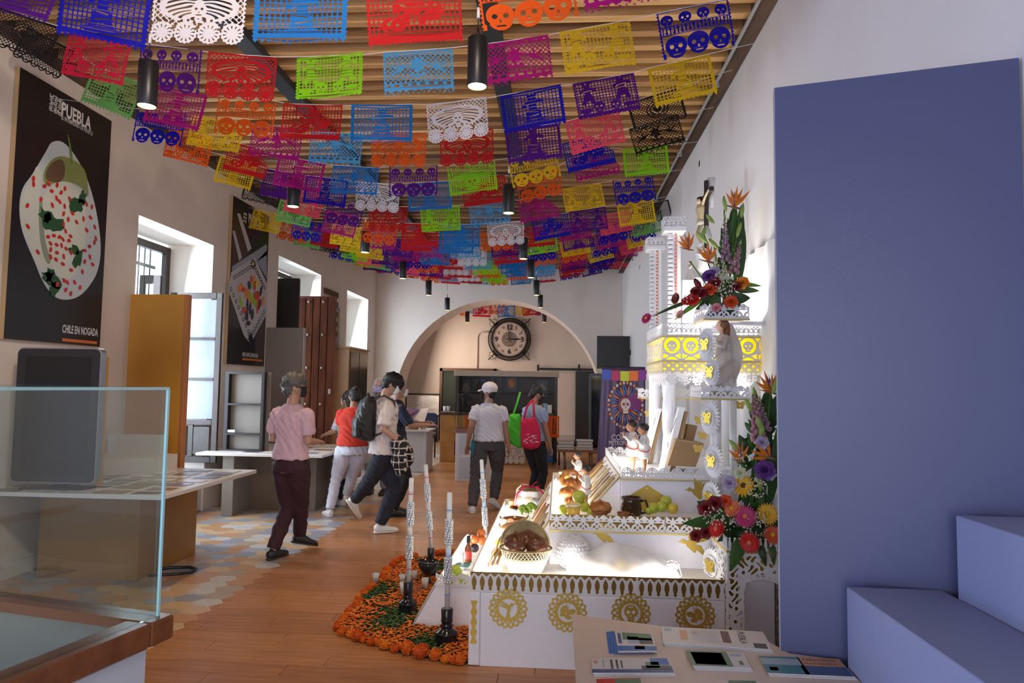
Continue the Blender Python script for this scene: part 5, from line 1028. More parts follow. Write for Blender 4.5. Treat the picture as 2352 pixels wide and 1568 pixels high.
def bread(name,label,c,r,m,seed,h=.6,strips=True,group=None):
    t=thing(name,label,'bread',(c[0],c[1],c[2]-r*h),group); obj('crust',lump(MB(),c,(r,r*.9,r*h),seed,.09,20,12),m,t)
    if strips:
        for a in (0,PI/3*2,PI/3*4): 
            L=[]
            for i in range(7): q=-1.1+2.2*i/6; L.append((c[0]+math.cos(a)*r*1.0*math.sin(q),c[1]+math.sin(a)*r*.9*math.sin(q),c[2]+r*h*1.02*math.cos(q)))
            obj('dough_strip',MB().tube(L,[r*.10*w for w in (.8,1.3,.7,1.5,.7,1.3,.8)],7),m,t)
        obj('dough_knob',lump(MB(),(c[0],c[1],c[2]+r*h*1.05),r*.2,seed+3,.1,10,7),m,t)
    return t
bread('sweet_bread','dark glazed bread of the dead on the left in the straw basket',(bx-.062,by-.01,z1+H+.02),.068,DBREAD,1,.85,group='breads in the straw basket'); bread('sweet_bread','dark glazed bread of the dead on the right in the straw basket',(bx+.066,by,z1+H+.012),.066,DBREAD,2,.8,group='breads in the straw basket'); bread('sweet_bread','dark bread at the back of the straw basket under the lid',(bx+.005,by+.035,z1+H+.035),.06,DBREAD,3,.8,group='breads in the straw basket')
# ferns/corn leaves (wrapped strips) left of basket
for i,(xa,xb) in enumerate(((1120,1148),(1130,1156),(1141,1163))):
    p,q=onz(xa,1305-i*2,z1+.01),onz(xb,1245+i*2,z1+.03); t=thing('paper_spray','%s silver-grey wrapped paper spray leaning left of the straw basket'%['leftmost','middle','rightmost'][i],'decoration',(p.x,p.y,z1),'paper sprays beside the basket')
    for k in range(4): obj('paper_strip',MB().tube([p+(q-p)*s+Vector((.006*math.sin(s*9+k)+.006*k-.01,0,.012+.01*k*s)) for s in (0,.25,.5,.75,1)],[(.002,.003),(.003,.006),(.003,.007),(.003,.005),(.002,.003)],5),BARK[(4,5,2,1)[k]],t)
# honeycomb ball
c=P(1315,1253,Y=4.27); hb=thing('honeycomb_ball','white paper honeycomb ball under the second tier lace','decoration',(c.x,c.y,z1)); mb=MB(); R_=.105; c=Vector((c.x,4.30,z1+R_)); n1,n2=26,14
for i in range(n1):
    a0=2*PI*i/n1; am=a0+PI/n1; a1=a0+2*PI/n1
    for j in range(n2):
        p0=-PI/2+PI*j/n2; p1=-PI/2+PI*(j+1)/n2; pm=(p0+p1)/2
        def S(a,p,k=1): return c+Vector((R_*k*math.cos(p)*math.cos(a),R_*k*math.cos(p)*math.sin(a),R_*math.sin(p)))
        if j%2: q=[S(a0,pm,1.04),S(am,p0,1.04),S(a1,pm,1.04),S(am,p1,1.04)]; ce=S(am,pm,.84)
        else: q=[S(a0-PI/n1,pm,1.04),S(a0,p0,1.04),S(am,pm,1.04),S(a0,p1,1.04)]; ce=S(a0,pm,.84)
        mb.add(q+[ce],[(0,1,4),(1,2,4),(2,3,4),(3,0,4)])
mb.sph(c,R_*.9,20,12); obj('honeycomb_paper',mb,LACE,hb)
# tulle bag over fruit
TUL=mat('white_tulle',(.85,.86,.90),.6,alpha=.42,sheen=.5); c0=P(1440,1290,Y=4.22); tl=thing('tulle_bag','see-through white tulle bundle tied at the right, over fruit on the lowest deck','bag',(c0.x,4.2,z1))
x0_,x1_=P(1300,1300,Y=4.2).x,P(1562,1290,Y=4.2).x
for lay,(k,hh,ph) in enumerate(((1,.19,0),(.92,.165,1.3),(.8,.13,2.4))):
    def tf(u,v,k=k,hh=hh,ph=ph):
        x=x0_+(x1_-x0_)*(.5+(u-.5)*k); e=math.sin(PI*u)**.55*(1-.35*u*u); a=PI*v; zz=hh*e*math.sin(a)*(1+.08*math.sin(u*17+ph)); yy=4.21-math.cos(a)*.17*e*(1+.07*math.sin(u*13+v*7+ph)); return (x,yy,z1+.003+max(0,zz+.010*math.sin(u*23+v*11+ph)*math.sin(a)))
    obj('tulle_layer',MB().grid(tf,46,20),TUL,tl)
kn=Vector((x1_-.055,4.16,z1+.085)); t=MB()
for k in range(14):
    a=rr.uniform(0,6.28); t.tube([kn,kn+Vector((.03*math.cos(a),-.012,.03*math.sin(a))),kn+Vector((.045*math.cos(a+.8),-.02,.028*math.sin(a+.8)))],.0022,5)
obj('tied_knot',lump(t,kn,(.022,.018,.016),3,.3,10,7),mat('pinkish_tulle_knot',(.78,.66,.64),.7),tl)
obj('cord_loop',MB().tube([kn,kn+Vector((.04,-.01,-.005)),kn+Vector((.055,-.01,-.06)),kn+Vector((.02,-.02,-.08))],.003,6),INK,tl)
for i,(px,py) in enumerate(((1345,1302),(1362,1296),(1388,1301),(1410,1303),(1425,1292),(1448,1297),(1465,1303),(1375,1306))):
    c=P(px,py,Y=4.17+.05*(i%2)); fruit('bagged_fruit','%s yellow fruit from the left inside the tulle bundle'%ORD[i],px,P_[1] if 0 else py,4.17+.05*(i%2),.034,('tangerine',(.78,.50,.06),(.72,.35,.04)) if i%3==0 else YO,'fruit inside the tulle bundle',stem=False)
# items along the left strip of the lowest deck (near to far)
c=onz(1165,1262,z1); bn=thing('banana_bunch','yellow bananas behind the straw basket lid','fruit',(c.x,c.y,z1))
YB=mat('banana_yellow',(.70,.56,.05),.5,noise=.2,nscale=10); GB=mat('banana_green',(.20,.36,.03),.5,col2=(.34,.46,.06),nscale=8)
def bananas(c,n,m,par,L=.15,spread=.9,up=.03,dirx=1):
    for k in range(n):
        a=-spread/2+spread*k/(n-1); P0=Vector(c); d=Vector((dirx*math.cos(a),math.sin(a),0)); pts=[P0+d*L*t+Vector((0,0,up*math.sin(PI*t)+.018+.012*(k%2))) for t in (0,.15,.35,.6,.85,1)]
        obj('banana',MB().tube(pts,[.006,.013,.018,.018,.012,.004],8),m,par)
bananas((c.x-.10,c.y+.02,z1),3,YB,bn,.17,.5)
c=onz(1205,1193,z1); gb_=thing('banana_bunch','bunch of small green bananas lying in a clay dish','fruit',(c.x,c.y,z1+.03)); bananas((c.x-.06,c.y+.05,z1+.035),9,GB,gb_,.12,2.4,.03,1); bananas((c.x+.01,c.y+.04,z1+.06),7,GB,gb_,.10,2.2,.03,1)
def dish(label,c,r,h,m,name='clay_dish',handles=0,lid=False,cat='dish'):
    t=thing(name,label,cat,c); obj('bowl',MB().lathe([(r*.45,0),(r*.5,.004),(r*.95,h*.75),(r,h),(r*.94,h),(r*.86,h*.75),(r*.4,.01),(0,.009)],c,26,cap=False),m,t)
    for k in range(handles):
        a=PI*k+.3; hp=[Vector(c)+Vector((math.cos(a)*r*q,math.sin(a)*r*q+w,h*zz)) for q,w,zz in ((.97,-.02,.7),(1.16,-.018,1.25),(1.2,0,1.45),(1.16,.018,1.25),(.97,.02,.7))]
        obj('handle',MB().tube(hp,.006,7),m,t)
    if lid:
        obj('lid',MB().lathe([(r*.98,h*1.0),(r*.8,h*1.25),(r*.3,h*1.5),(0,h*1.52)],c,26,cap=False),m,t); obj('lid_handle',MB().tube([Vector(c)+Vector((q,0,h*zz)) for q,zz in ((-r*.45,1.4),(-r*.3,1.85),(0,2.0),(r*.3,1.85),(r*.45,1.4))],.007,8),m,t)
    return t
c=onz(1175,1200,z1); dish('brown oval clay dish with two handles holding the green bananas',(c.x+.02,c.y+.02,z1),.10,.035,RED_CLAY,handles=2)
c=onz(1172,1228,z1); dish('lidded tan clay casserole with painted flowers, left side of the lowest deck',(c.x,c.y,z1),.072,.06,CLAYO,'clay_casserole',2,True,'pot')
c=onz(1166,1246,z1); dish('small dark glazed casserole in front of the tan one',(c.x+.02,c.y-.02,z1),.06,.03,DCLAY,'clay_casserole',2,cat='pot')
c=onz(1196,1170,z1); dish('flat dark brown fluted clay plate near the rear of the lowest deck',(c.x,c.y,z1),.125,.022,DCLAY,'clay_plate')
c=onz(1178,1158,z1+.03)
def mug(label,c,r,h,m,rim=None,name='clay_mug'):
    t=thing(name,label,'mug',c); obj('mug_body',MB().lathe([(r*.7,0),(r*.85,h*.1),(r*.98,h*.45),(r*.86,h*.8),(r*.95,h),(r*.85,h),(r*.78,h*.8),(r*.8,h*.2),(0,h*.12)],c,20,cap=False),m,t); obj('handle',MB().tube([Vector(c)+Vector((r*q,0,h*z)) for q,z in ((.85,.82),(1.3,.85),(1.5,.55),(1.25,.25),(.85,.22))],r*.12,7),m,t); return t
mug('small orange glazed cup beside the flat brown plate',(c.x,c.y,z1+.02),.042,.05,mat('orange_glaze',(.60,.22,.06),.2))
c=onz(1232,1176,z1); cl=thing('black_vase','small black and white patterned cylinder vase on the lowest deck','vase',(c.x,c.y,z1)); obj('vase_body',MB().lathe([(.034,0),(.036,.01),(.034,.09),(.037,.12),(.031,.12),(.029,.09),(0,.085)],(c.x,c.y,z1),20,cap=False),mat('black_white_glaze',(.03,.03,.04),.2,col2=(.6,.6,.6),nscale=18),cl)
# far basket with red ribbon
c=onz(1222,1155,z1); c=Vector((c.x,min(c.y,6.35),z1)); rb=thing('ribbon_basket','wicker basket with white cloth and red lace ribbon at the rear of the lowest deck','basket',c)
obj('wicker_body',MB().lathe([(.11,0),(.13,.06),(.14,.12),(.13,.12),(.12,.06),(0,.02)],c,26,cap=False),STRAW,rb); obj('cloth_cover',MB().grid(lambda u,v:(c.x+(.145+.01*math.sin(u*40))*math.cos(2*PI*u)*(1-.25*v*v),c.y+(.145+.01*math.sin(u*40))*math.sin(2*PI*u)*(1-.25*v*v),z1+.03+.14*v),48,6),mat('white_cotton',(.82,.82,.84),.85),rb)
obj('bread_top',lump(MB(),(c.x,c.y,z1+.15),(.10,.09,.035),6,.2),STRAWD,rb); RRB=mat('red_ribbon',(.55,.01,.05),.5)
for s in (-1,1):
    obj('ribbon',MB().tube([(c.x,c.y-.03,z1+.20),(c.x+s*.06,c.y-.08,z1+.21),(c.x+s*.12,c.y-.11,z1+.15),(c.x+s*.14,c.y-.10,z1+.05)],[(.004,.014),(.004,.02),(.004,.02),(.004,.015)],6),RRB,rb); obj('bow_loop',MB().tube([(c.x,c.y-.03,z1+.2),(c.x+s*.05,c.y-.03,z1+.25),(c.x+s*.09,c.y-.03,z1+.215),(c.x,c.y-.03,z1+.2)],[(.004,.01),(.004,.018),(.004,.018),(.004,.01)],6),RRB,rb)
obj('arch_handle',MB().tube([(c.x-.13,c.y+.0,z1+.1),(c.x-.13,c.y,z1+.17),(c.x-.08,c.y,z1+.22),(c.x-.02,c.y,z1+.21)],.008,7),STRAW,rb)
obj('lace_hem',MB().tube([(c.x+.145*math.cos(2*PI*i/40),c.y+.145*math.sin(2*PI*i/40),z1+.035+.006*math.sin(i*2.5)) for i in range(41)],.006,5),RRB,rb)
# ---------------- second deck
z2=.740
mug('tall dark brown glazed jug with handle on the second deck',(P(1450,1172,Y=4.62).x,4.62,z2),.072,.135,DCLAY,name='clay_jug'); c=P(1432,1172,Y=4.5)
mug('small reddish glazed pot in front of the dark brown jug',(c.x,4.5,z2),.045,.055,RED_CLAY)
for i,(px,py,r) in enumerate(((1440,1160,0),)): pass
for i,(px,py) in enumerate(((1500,1166),(1520,1163),(1530,1150),(1545,1167),(1490,1172))): fruit('citrus_fruit',['left green-yellow fruit before the gold diamond','middle green fruit before the gold diamond','green fruit on top of the heap right of the diamond','orange-yellow fruit rightmost in that heap','small half hidden green fruit by the jug'][i],px,py,4.63 if i!=2 else 4.66,.037 if i<4 else .03,YO if i==3 else OL,'fruit beside the gold diamond',stem=False)
for i,(px,py) in enumerate(((1330,1140),(1342,1163),(1358,1172),(1295,1170))): fruit('green_mango',['big green mango above the heap, second deck left','green fruit right of the front jelly cup','green fruit touching the bread bowl','green fruit left of the front jelly cup'][i],px,py,4.62,.037 if i else .045,OL,'green fruit at the left of the second deck',stem=False)
c=P(1379,1172,Y=4.6); dish('shallow brown bowl under a round bread, left of the jug',(c.x,4.6,z2),.062,.045,RED_CLAY,'clay_bowl',1,cat='bowl'); bread('sweet_bread','round golden bread of the dead on the brown bowl',(c.x,4.6,z2+.065),.072,BREAD,5,.5)
def cup(label,px,py,Y):
    c=P(px,py,Y=Y); t=thing('jelly_cup',label,'cup',(c.x,Y,z2),'plastic cups of yellow jelly'); obj('cup_body',MB().lathe([(.036,0),(.047,.085),(0,.085)],(c.x,Y,z2),22,cap=False),mat('yellow_jelly',(.85,.52,.08),.2),t); obj('clear_rim',MB().lathe([(.0475,.08),(.052,.088),(.052,.096),(.046,.096),(.0,.09)],(c.x,Y,z2),22,cap=False),mat('cup_cream_lid',(.82,.72,.42),.3),t)
cup('yellow jelly cup at the front left corner of the second deck',1317,1172,4.52); cup('yellow jelly cup at the far left of the second deck',1297,1082,6.2)
hr=[(1316,1140,4.85,.07),(1306,1120,5.15,.075),(1312,1105,5.45,.08)]
for i,(px,py,Y,r) in enumerate(hr): c=P(px,py,Y=Y); bread('sweet_bread',['round golden bread above the jelly cup','twisted golden bread, second from the camera along the left deck edge','big ring-shaped golden bread furthest along the left deck edge'][i],(c.x,Y,z2+.045+.02*i),r,BREAD,8+i,.6)
c=P(1310,1100,Y=5.5); wr_=thing('bread_wreath','glossy braided bread wreath with white ribbon on the left deck strip','bread',(c.x,5.5,z2)); obj('braid',MB().tube([(c.x+.07*math.cos(a),5.45+.03*math.sin(a),z2+.13+.055*math.sin(a)) for a in [2*PI*i/20 for i in range(21)]],[.022+.006*math.sin(i*2.1) for i in range(21)],9),BREAD,wr_); obj('white_ribbon',MB().tube([(c.x-.04,5.38,z2+.05),(c.x,5.36,z2+.08),(c.x+.05,5.38,z2+.05)],[(.003,.012)]*3,6),INK,wr_)
# ---------------- figurines of praying children
def figurine(px,pyt,pyb,Y,label,zdeck,look=-1):
    b=P(px,pyb,Y=Y); t=P(px,pyt,Y=Y); h=t.z-zdeck; s=h/.28; x=b.x; z=zdeck
    r=thing('praying_figurine',label,'figurine',(x,Y,z)); WC=mat('figurine_white',(.80,.79,.76),.5); SK=mat('figurine_skin',(.50,.24,.12),.5); RS=mat('figurine_red',(.62,.08,.05),.5)
    obj('sandals',MB().sph((x-.012*s,Y-.01*s,z+.008*s),(.022*s,.014*s,.008*s),10,6).sph((x-.012*s,Y+.02*s,z+.008*s),(.022*s,.014*s,.008*s),10,6),mat('grey_sandal',(.12,.12,.13),.6),r)
    for dy in (-.01,.02): obj('leg',MB().tube([(x,Y+dy*s,z+.008*s),(x+.002*s,Y+dy*s,z+.06*s),(x+.004*s,Y+dy*s*.8,z+.12*s)],[.010*s,.014*s,.018*s],9),SK,r)
    obj('tunic',MB().rings([[(x+.004*s+a*s*math.cos(2*PI*i/16),Y+.005*s+b_*s*math.sin(2*PI*i/16),z+zz*s) for i in range(16)] for zz,a,b_ in ((.09,.032,.036),(.10,.034,.038),(.15,.030,.033),(.19,.030,.036),(.215,.018,.022),(.222,.010,.012))]),WC,r)
    obj('red_sash',MB().tube([(x+.004*s+.035*s*math.cos(a),Y+.005*s+.038*s*math.sin(a),z+(.148+.02*math.sin(a))*s) for a in [2*PI*i/16 for i in range(17)]],.003*s,5),RS,r)
    for dy in (-.034,.036): obj('arm',MB().tube([(x+.004*s,Y+dy*s,z+.20*s),(x-.006*s,Y+dy*s*1.15,z+.165*s),(x-.038*s,Y+dy*s*.25,z+.195*s)],[.012*s,.013*s,.009*s],8),WC,r)
    obj('joined_hands',MB().sph((x-.044*s,Y+.003*s,z+.205*s),(.008*s,.010*s,.018*s),8,6),SK,r)
    obj('head',MB().sph((x-.006*s,Y+.004*s,z+.248*s),(.026*s,.025*s,.030*s),14,10).sph((x-.032*s,Y+.004*s,z+.246*s),(.005*s,.005*s,.006*s),6,5),SK,r)
    obj('hair',lump(MB(),(x+.003*s,Y+.004*s,z+.262*s),(.030*s,.029*s,.026*s),int(px),.06,14,10),mat('figurine_dark_hair',(.03,.02,.015),.5),r)
figurine(1452,966,1062,5.15,'praying child figurine in white tunic, left of the two on the third deck',.969); figurine(1478,974,1066,5.05,'praying child figurine in white tunic, right of the two on the third deck',.969)
figurine(1327,1038,1130,5.9,'praying child figurine furthest back on the second deck',z2); figurine(1345,1070,1160,4.95,'praying child figurine next to the sloping panel on the second deck',z2)
# leaning white frames and cardboard boxes on the third deck
CARD=mat('cardboard',(.34,.21,.10),.8,noise=.08,nscale=12); WB=mat('white_box',(.80,.80,.80),.5); INKB=mat('blue_black_ink',(.02,.025,.09),.5)
def lean(label,px_b,px_t,pyt,Y,w,d):
    b=P(px_b,1068,Y=Y); t=P(px_t,pyt,Y=Y); zt=t.z; z=.9695; r=thing('framed_sign',label,'frame',(b.x,Y,z)); dx=t.x-b.x
    mb=MB(); vs=[(b.x,Y,z),(b.x+d,Y,z),(t.x+d,Y,zt),(t.x,Y,zt)]; mb.add(vs+[(x,Y+w,z_) for x,_,z_ in vs],[(0,1,2,3),(7,6,5,4),(0,4,5,1),(1,5,6,2),(2,6,7,3),(3,7,4,0)]); obj('frame_body',mb,WB,r)
    bk=MB(); e=.008; vs=[(b.x+d+.001,Y+e,z+.004),(b.x+d+.03,Y+e,z+.004),(t.x+d+.026,Y+e,zt-.03),(t.x+d+.001,Y+e,zt-.03)]; bk.add(vs+[(x,Y+w-e,z_) for x,_,z_ in vs],[(0,1,2,3),(7,6,5,4),(0,4,5,1),(1,5,6,2),(2,6,7,3),(3,7,4,0)]); obj('cardboard_back',bk,CARD,r)
    # printed question-mark like curve on the front face
    def F(u,v): return (b.x+dx*v-.0015,Y+w*u,z+(zt-z)*v)
    obj('printed_swirl',MB().tube([F(.25+.2*math.sin(a*.9),.35+.09*a) for a in [0,.6,1.2,1.8,2.4,3.0,3.8,4.6,5.4]],[(.001,.010)]*9,6,upv=(-1,0,0)),INKB,r); obj('printed_dot',MB().sph(F(.35,.22),(.001,.014,.014),8,5),INKB,r)
lean('white frame with dark blue swirl leaning behind the draped column',1524,1560,936,5.28,.26,.045); lean('white frame leaning further back between the two columns',1478,1512,938,5.75,.22,.03)
def cbox(label,pts,Y,w):
    q=[P(px,py,Y=Y) for px,py in pts]; zmin=min(v.z for v in q); r=thing('cardboard_box',label,'box',(q[0].x,Y,zmin)); mb=MB(); n=len(q)
    mb.add([(v.x,Y,v.z) for v in q]+[(v.x,Y+w,v.z) for v in q],[tuple(range(n)),tuple(range(2*n-1,n-1,-1))]+[(i,n+i,n+(i+1)%n,(i+1)%n) for i in range(n)]); obj('carton',mb,CARD,r); return r
b1_=cbox('big brown cardboard box leaning on the white frame',[(1533,1069),(1598,1072),(1617,1018),(1553,1008)],5.2,.2); b2_=cbox('narrow cardboard box upright behind the big one',[(1572,1014),(1592,1018),(1602,978),(1580,974)],5.42,.12); b3_=cbox('printed brown carton at the right end of the third deck',[(1585,1060),(1602,1063),(1614,1018),(1578,1008)],5.41,.0+.1)
for b in (b1_,): obj('tape_strip',MB().add([P(1553,1008,Y=5.198),P(1617,1018,Y=5.198),P(1616,1021,Y=5.198),P(1553,1011,Y=5.198)],[(3,2,1,0)]),mat('brown_tape',(.42,.27,.14),.4),b)
# ---------------- angel, saints, crucifix
AW=mat('pearl_statue',(.60,.55,.53),.28,noise=.06,nscale=8); HAIRB=mat('statue_brown_hair',(.20,.08,.03),.5); SKN=mat('statue_skin',(.72,.48,.36),.5); GLD=mat('statue_gold_trim',(.55,.34,.12),.35,.4)
b=P(1662,884,Y=4.75); t=P(1655,737,Y=4.75); zb=1.548; h=t.z-zb; s=h/.45; ax_,ay_=b.x,4.75
an=thing('angel_statue','pearly angel statue with folded wings and praying hands on the lace platform','statue',(ax_,ay_,zb))
def robe(u,v):
    a=2*PI*u; z=v; r=(.085-.05*z**.7+.018*math.exp(-((z-.72)/.12)**2))*s*(1+.10*math.sin(a*7+z*5)*(1-z)); off=.012*math.sin(z*3.2)*s; return (ax_+off+r*math.cos(a)*.95,ay_+r*math.sin(a)*.8,zb+.36*s*z)
obj('robe',MB().grid(robe,56,30),AW,an); obj('robe_base',MB().lathe([(.09*s,0),(.085*s,.02*s),(0,.02*s)],(ax_,ay_,zb-.0),24,cap=False),GLD,an)
rb2=MB()
for k in range(5): z0=.05+.05*k; rb2.tube([(ax_+(.078-.006*k)*s*math.cos(a),ay_+(.07-.006*k)*s*math.sin(a),zb+(z0+.05*math.sin(a+k))*s+.02) for a in [PI*.9+PI*.9*i/10 for i in range(11)]],.006*s,6)
obj('robe_folds',rb2,AW,an)
obj('shoulders',lump(MB(),(ax_,ay_,zb+.335*s),(.045*s,.055*s,.04*s),3,.05),AW,an)
for dy in (-1,1): obj('arm',MB().tube([(ax_,ay_+dy*.05*s,zb+.35*s),(ax_-.01*s,ay_+dy*.06*s,zb+.29*s),(ax_-.055*s,ay_+dy*.015*s,zb+.32*s)],[.02*s,.02*s,.010*s],8),AW,an)
obj('praying_hands',MB().sph((ax_-.064*s,ay_,zb+.338*s),(.010*s,.010*s,.024*s),10,7),SKN,an)
obj('neck',MB().tube([(ax_-.005*s,ay_,zb+.36*s),(ax_-.012*s,ay_,zb+.395*s)],.014*s,8),SKN,an)
obj('head',MB().sph((ax_-.016*s,ay_,zb+.418*s),(.028*s,.026*s,.034*s),16,10).sph((ax_-.043*s,ay_,zb+.414*s),(.006*s,.005*s,.007*s),6,5),SKN,an)
obj('hair',lump(lump(MB(),(ax_+.002*s,ay_,zb+.425*s),(.036*s,.033*s,.033*s),5,.12),(ax_+.022*s,ay_,zb+.375*s),(.022*s,.03*s,.06*s),8,.18),HAIRB,an)
for dy in (-1,1):
    obj('wing',MB().grid(lambda u,v:(ax_+(.030+.040*math.sin(PI*v)*u+.02*u)*s,ay_+dy*(.03+.03*math.sin(PI*v))*s*(.4+u),zb+(.40-.33*v+ .03*math.sin(PI*u))*s+.006*math.sin(u*25)*s),16,14),AW,an,solid=.006)
# white saint and kneeling figure on the canopy
zc_=1.978
def saint(px,pyt,Y,zb,label,rw,m,hair=True):
    t=P(px,pyt,Y=Y); s=(t.z-zb)/.45; x=t.x; r=thing('saint_statue',label,'statue',(x,Y,zb))
    obj('robe',MB().grid(lambda u,v:(x+(rw*(1-.62*v**1.2)+.008*math.sin(v*9))*s*math.cos(2*PI*u)*(1+.08*math.sin(u*2*PI*8)*(1-v)),Y+(rw*.85*(1-.62*v**1.2))*s*math.sin(2*PI*u),zb+.37*s*v),40,16),m,r)
    obj('shoulders',lump(MB(),(x,Y,zb+.34*s),(.05*s,.05*s,.045*s),2,.06),m,r); obj('arm',MB().tube([(x,Y-.05*s,zb+.35*s),(x-.02*s,Y-.06*s,zb+.28*s),(x-.07*s,Y-.02*s,zb+.31*s)],[.022*s,.02*s,.012*s],8),m,r)
    obj('arm',MB().tube([(x,Y+.05*s,zb+.35*s),(x-.02*s,Y+.06*s,zb+.28*s),(x-.07*s,Y+.02*s,zb+.31*s)],[.022*s,.02*s,.012*s],8),m,r)
    obj('head',MB().sph((x-.01*s,Y,zb+.415*s),(.03*s,.028*s,.036*s),14,9),SKN if hair else m,r)
    if hair: obj('hair',lump(MB(),(x+.004*s,Y,zb+.425*s),(.037*s,.034*s,.034*s),4,.1),HAIRB,r)
    return r
pl=P(1602,680,Y=5.45); st=thing('plinth_block','tall white fluted plinth behind the towers on the canopy','plinth',(pl.x,5.45,zc_)); zt_=P(1602,640,Y=5.45).z; obj('plinth_shaft',MB().bev(pl.x-.06,pl.x+.1,5.38,5.54,zc_,zt_-.02,.004),CN,st); obj('plinth_cap',MB().bev(pl.x-.075,pl.x+.115,5.36,5.56,zt_-.02,zt_,.004),CN,st)
for k in range(6): obj('flute',MB().lathe([(.009,0),(.009,zt_-zc_-.03)],(pl.x-.05+k*.028,5.378,zc_+.004),8),CN,st)
saint(1612,556,5.45,zt_,'bright white robed statue on the fluted plinth, right of the towers',.12,mat('bright_white_statue',(.84,.84,.84),.45),False); kb=P(1585,645,Y=5.3).z; obj('plinth_block',MB().bev(P(1583,645,Y=5.3).x-.06,P(1583,645,Y=5.3).x+.07,5.24,5.36,zc_,kb,.004),CN,st); saint(1585,600,5.3,kb,'kneeling brown-haired white statue between tower and plinth',.10,AW)
CT=P(1612,415,Y=5.55); CBm=P(1612,545,Y=5.55)
cr=thing('crucifix','dark wooden crucifix with a pale carved figure, high on the altar','crucifix',(CT.x,5.55,CBm.z-.1)); cxx=CT.x+.02
obj('upright',MB().bev(cxx,cxx+.03,5.53,5.57,zt_,CT.z,.003),mat('cross_black_wood',(.025,.017,.014),.4),cr); za=P(1612,450,Y=5.55).z; obj('crossbar',MB().bev(cxx+.0,cxx+.03,5.34,5.76,za-.02,za+.02,.003),MATS['cross_black_wood'],cr)
PS=mat('pale_carved_figure',(.58,.46,.27),.45); hz=za-.045
obj('carved_body',MB().tube([(cxx-.02,5.55,hz-.02),(cxx-.035,5.55,hz-.07),(cxx-.03,5.55,hz-.13),(cxx-.035,5.55,hz-.16)],[(.02,.03),(.028,.038),(.02,.026),(.024,.032)],12),PS,cr)
obj('loincloth',lump(MB(),(cxx-.035,5.55,hz-.18),(.032,.036,.03),4,.12),mat('ivory_cloth',(.74,.70,.60),.6),cr)
for dy in (-1,1): obj('arm',MB().tube([(cxx-.02,5.55+dy*.03,hz-.03),(cxx-.015,5.55+dy*.10,hz+.01),(cxx-.005,5.55+dy*.19,hz+.045)],[.013,.010,.007],8),PS,cr); obj('leg',MB().tube([(cxx-.03,5.55+dy*.014,hz-.19),(cxx-.055,5.55+dy*.012,hz-.27),(cxx-.012,5.55+dy*.006,hz-.37)],[.018,.014,.008],8),PS,cr)
obj('head',MB().sph((cxx-.045,5.54,hz+.0),(.022,.021,.027),12,8),PS,cr); obj('hair',lump(MB(),(cxx-.038,5.545,hz+.008),(.027,.026,.03),9,.15),MATS['figurine_dark_hair'],cr)
obj('paper_scroll',MB().lathe([(.02,0),(.035,.25),(.03,.25),(.015,0)],(cxx+.06,5.58,CT.z-.22),14,cap=False),WHITE,cr)
# ---------------------------------------------------------------- flower arrangements
FC={n_:mat('petal_'+n_,c,.5,noise=.25,nscale=30,trans=.15) for n_,c in dict(red=(.62,.015,.012),dark_red=(.20,.006,.010),orange_red=(.75,.09,.015),pink=(.80,.30,.36),orange=(.85,.25,.015),magenta=(.55,.02,.16),coral=(.85,.22,.12),yellow=(.85,.48,.01),lilac=(.42,.22,.36),mauve=(.50,.24,.30),violet=(.14,.04,.26),lavender=(.50,.42,.60),white=(.80,.80,.72),lime=(.42,.60,.10),cream=(.72,.74,.50)).items()}
BUD=mat('lily_bud',(.30,.44,.08),.4,noise=.3,nscale=20); STEM=mat('flower_stem',(.06,.16,.02),.5); BLUEP=mat('strelitzia_blue',(.03,.03,.20),.4)
def frm(d): 
    d=Vector(d).normalized(); u=d.orthogonal().normalized(); return u,d.cross(u),d
def petal(mb,c,u,v,d,L,w,a0,a1,cup=.2,mi=0,n=4):
    # petal running outwards in direction u, lifting along d
    vs=[]
    for i in range(n+1):
        t=i/n; ww=w*math.sin(PI*(.12+.80*t))**.8 if t<1 else w*.15; ang=a0+(a1-a0)*t; p=c+u*(L*t*math.cos(ang))+d*(L*t*math.sin(ang)); vs+= [p-v*ww+d*cup*ww,p,p+v*ww+d*cup*ww]
    mb.add(vs,[(k*3+j,k*3+j+1,k*3+j+4,k*3+j+3) for k in range(n) for j in (0,1)],mi,True)
def rose(par,px,py,Y,r,col,d=(-.35,-.85,.35)):
    c=P(px,py,Y=Y); r=r*Y/1568; u,v,dd=frm(d); mb=MB(); rr=random.Random(int(px*py))
    for ring,(n,k,lift) in enumerate(((3,.35,1.35),(4,.6,1.1),(5,.85,.8),(6,1.08,.42))):
        for i in range(n):
            a=2*PI*i/n+ring*.7+rr.uniform(-.1,.1); uu=u*math.cos(a)+v*math.sin(a); vv=dd.cross(uu); petal(mb,c-dd*r*.35*(1-ring*.0),uu,vv,dd,r*k*1.15,r*k*.62,lift,lift+.25-ring*.22,.35)
    obj('rose',mb,FC[col],par)
def gerb(par,px,py,Y,r,col,cen='yellow',d=(-.3,-.9,.25),name='gerbera',n=24):
    c=P(px,py,Y=Y); r=r*Y/1568; u,v,dd=frm(d); mb=MB()
    for layer in (0,1):
        for i in range(n):
            a=2*PI*(i+.5*layer)/n; uu=u*math.cos(a)+v*math.sin(a); petal(mb,c+dd*.003*layer,uu,dd.cross(uu),dd,r*(1-.22*layer),r*.13,.12+.25*layer,.0+.25*layer,.1,n=3)
    o=obj(name,mb,FC[col],par); q=MB(); i0=0; q.sph((0,0,0),(r*.24,r*.24,r*.12),10,6); M=Matrix.Translation(c+dd*.008)@dd.to_track_quat('Z','Y').to_matrix().to_4x4(); q.xf(M); obj('flower_centre',q,FC[cen] if cen!='brown' else mat('sunflower_centre',(.09,.04,.01),.8),o)
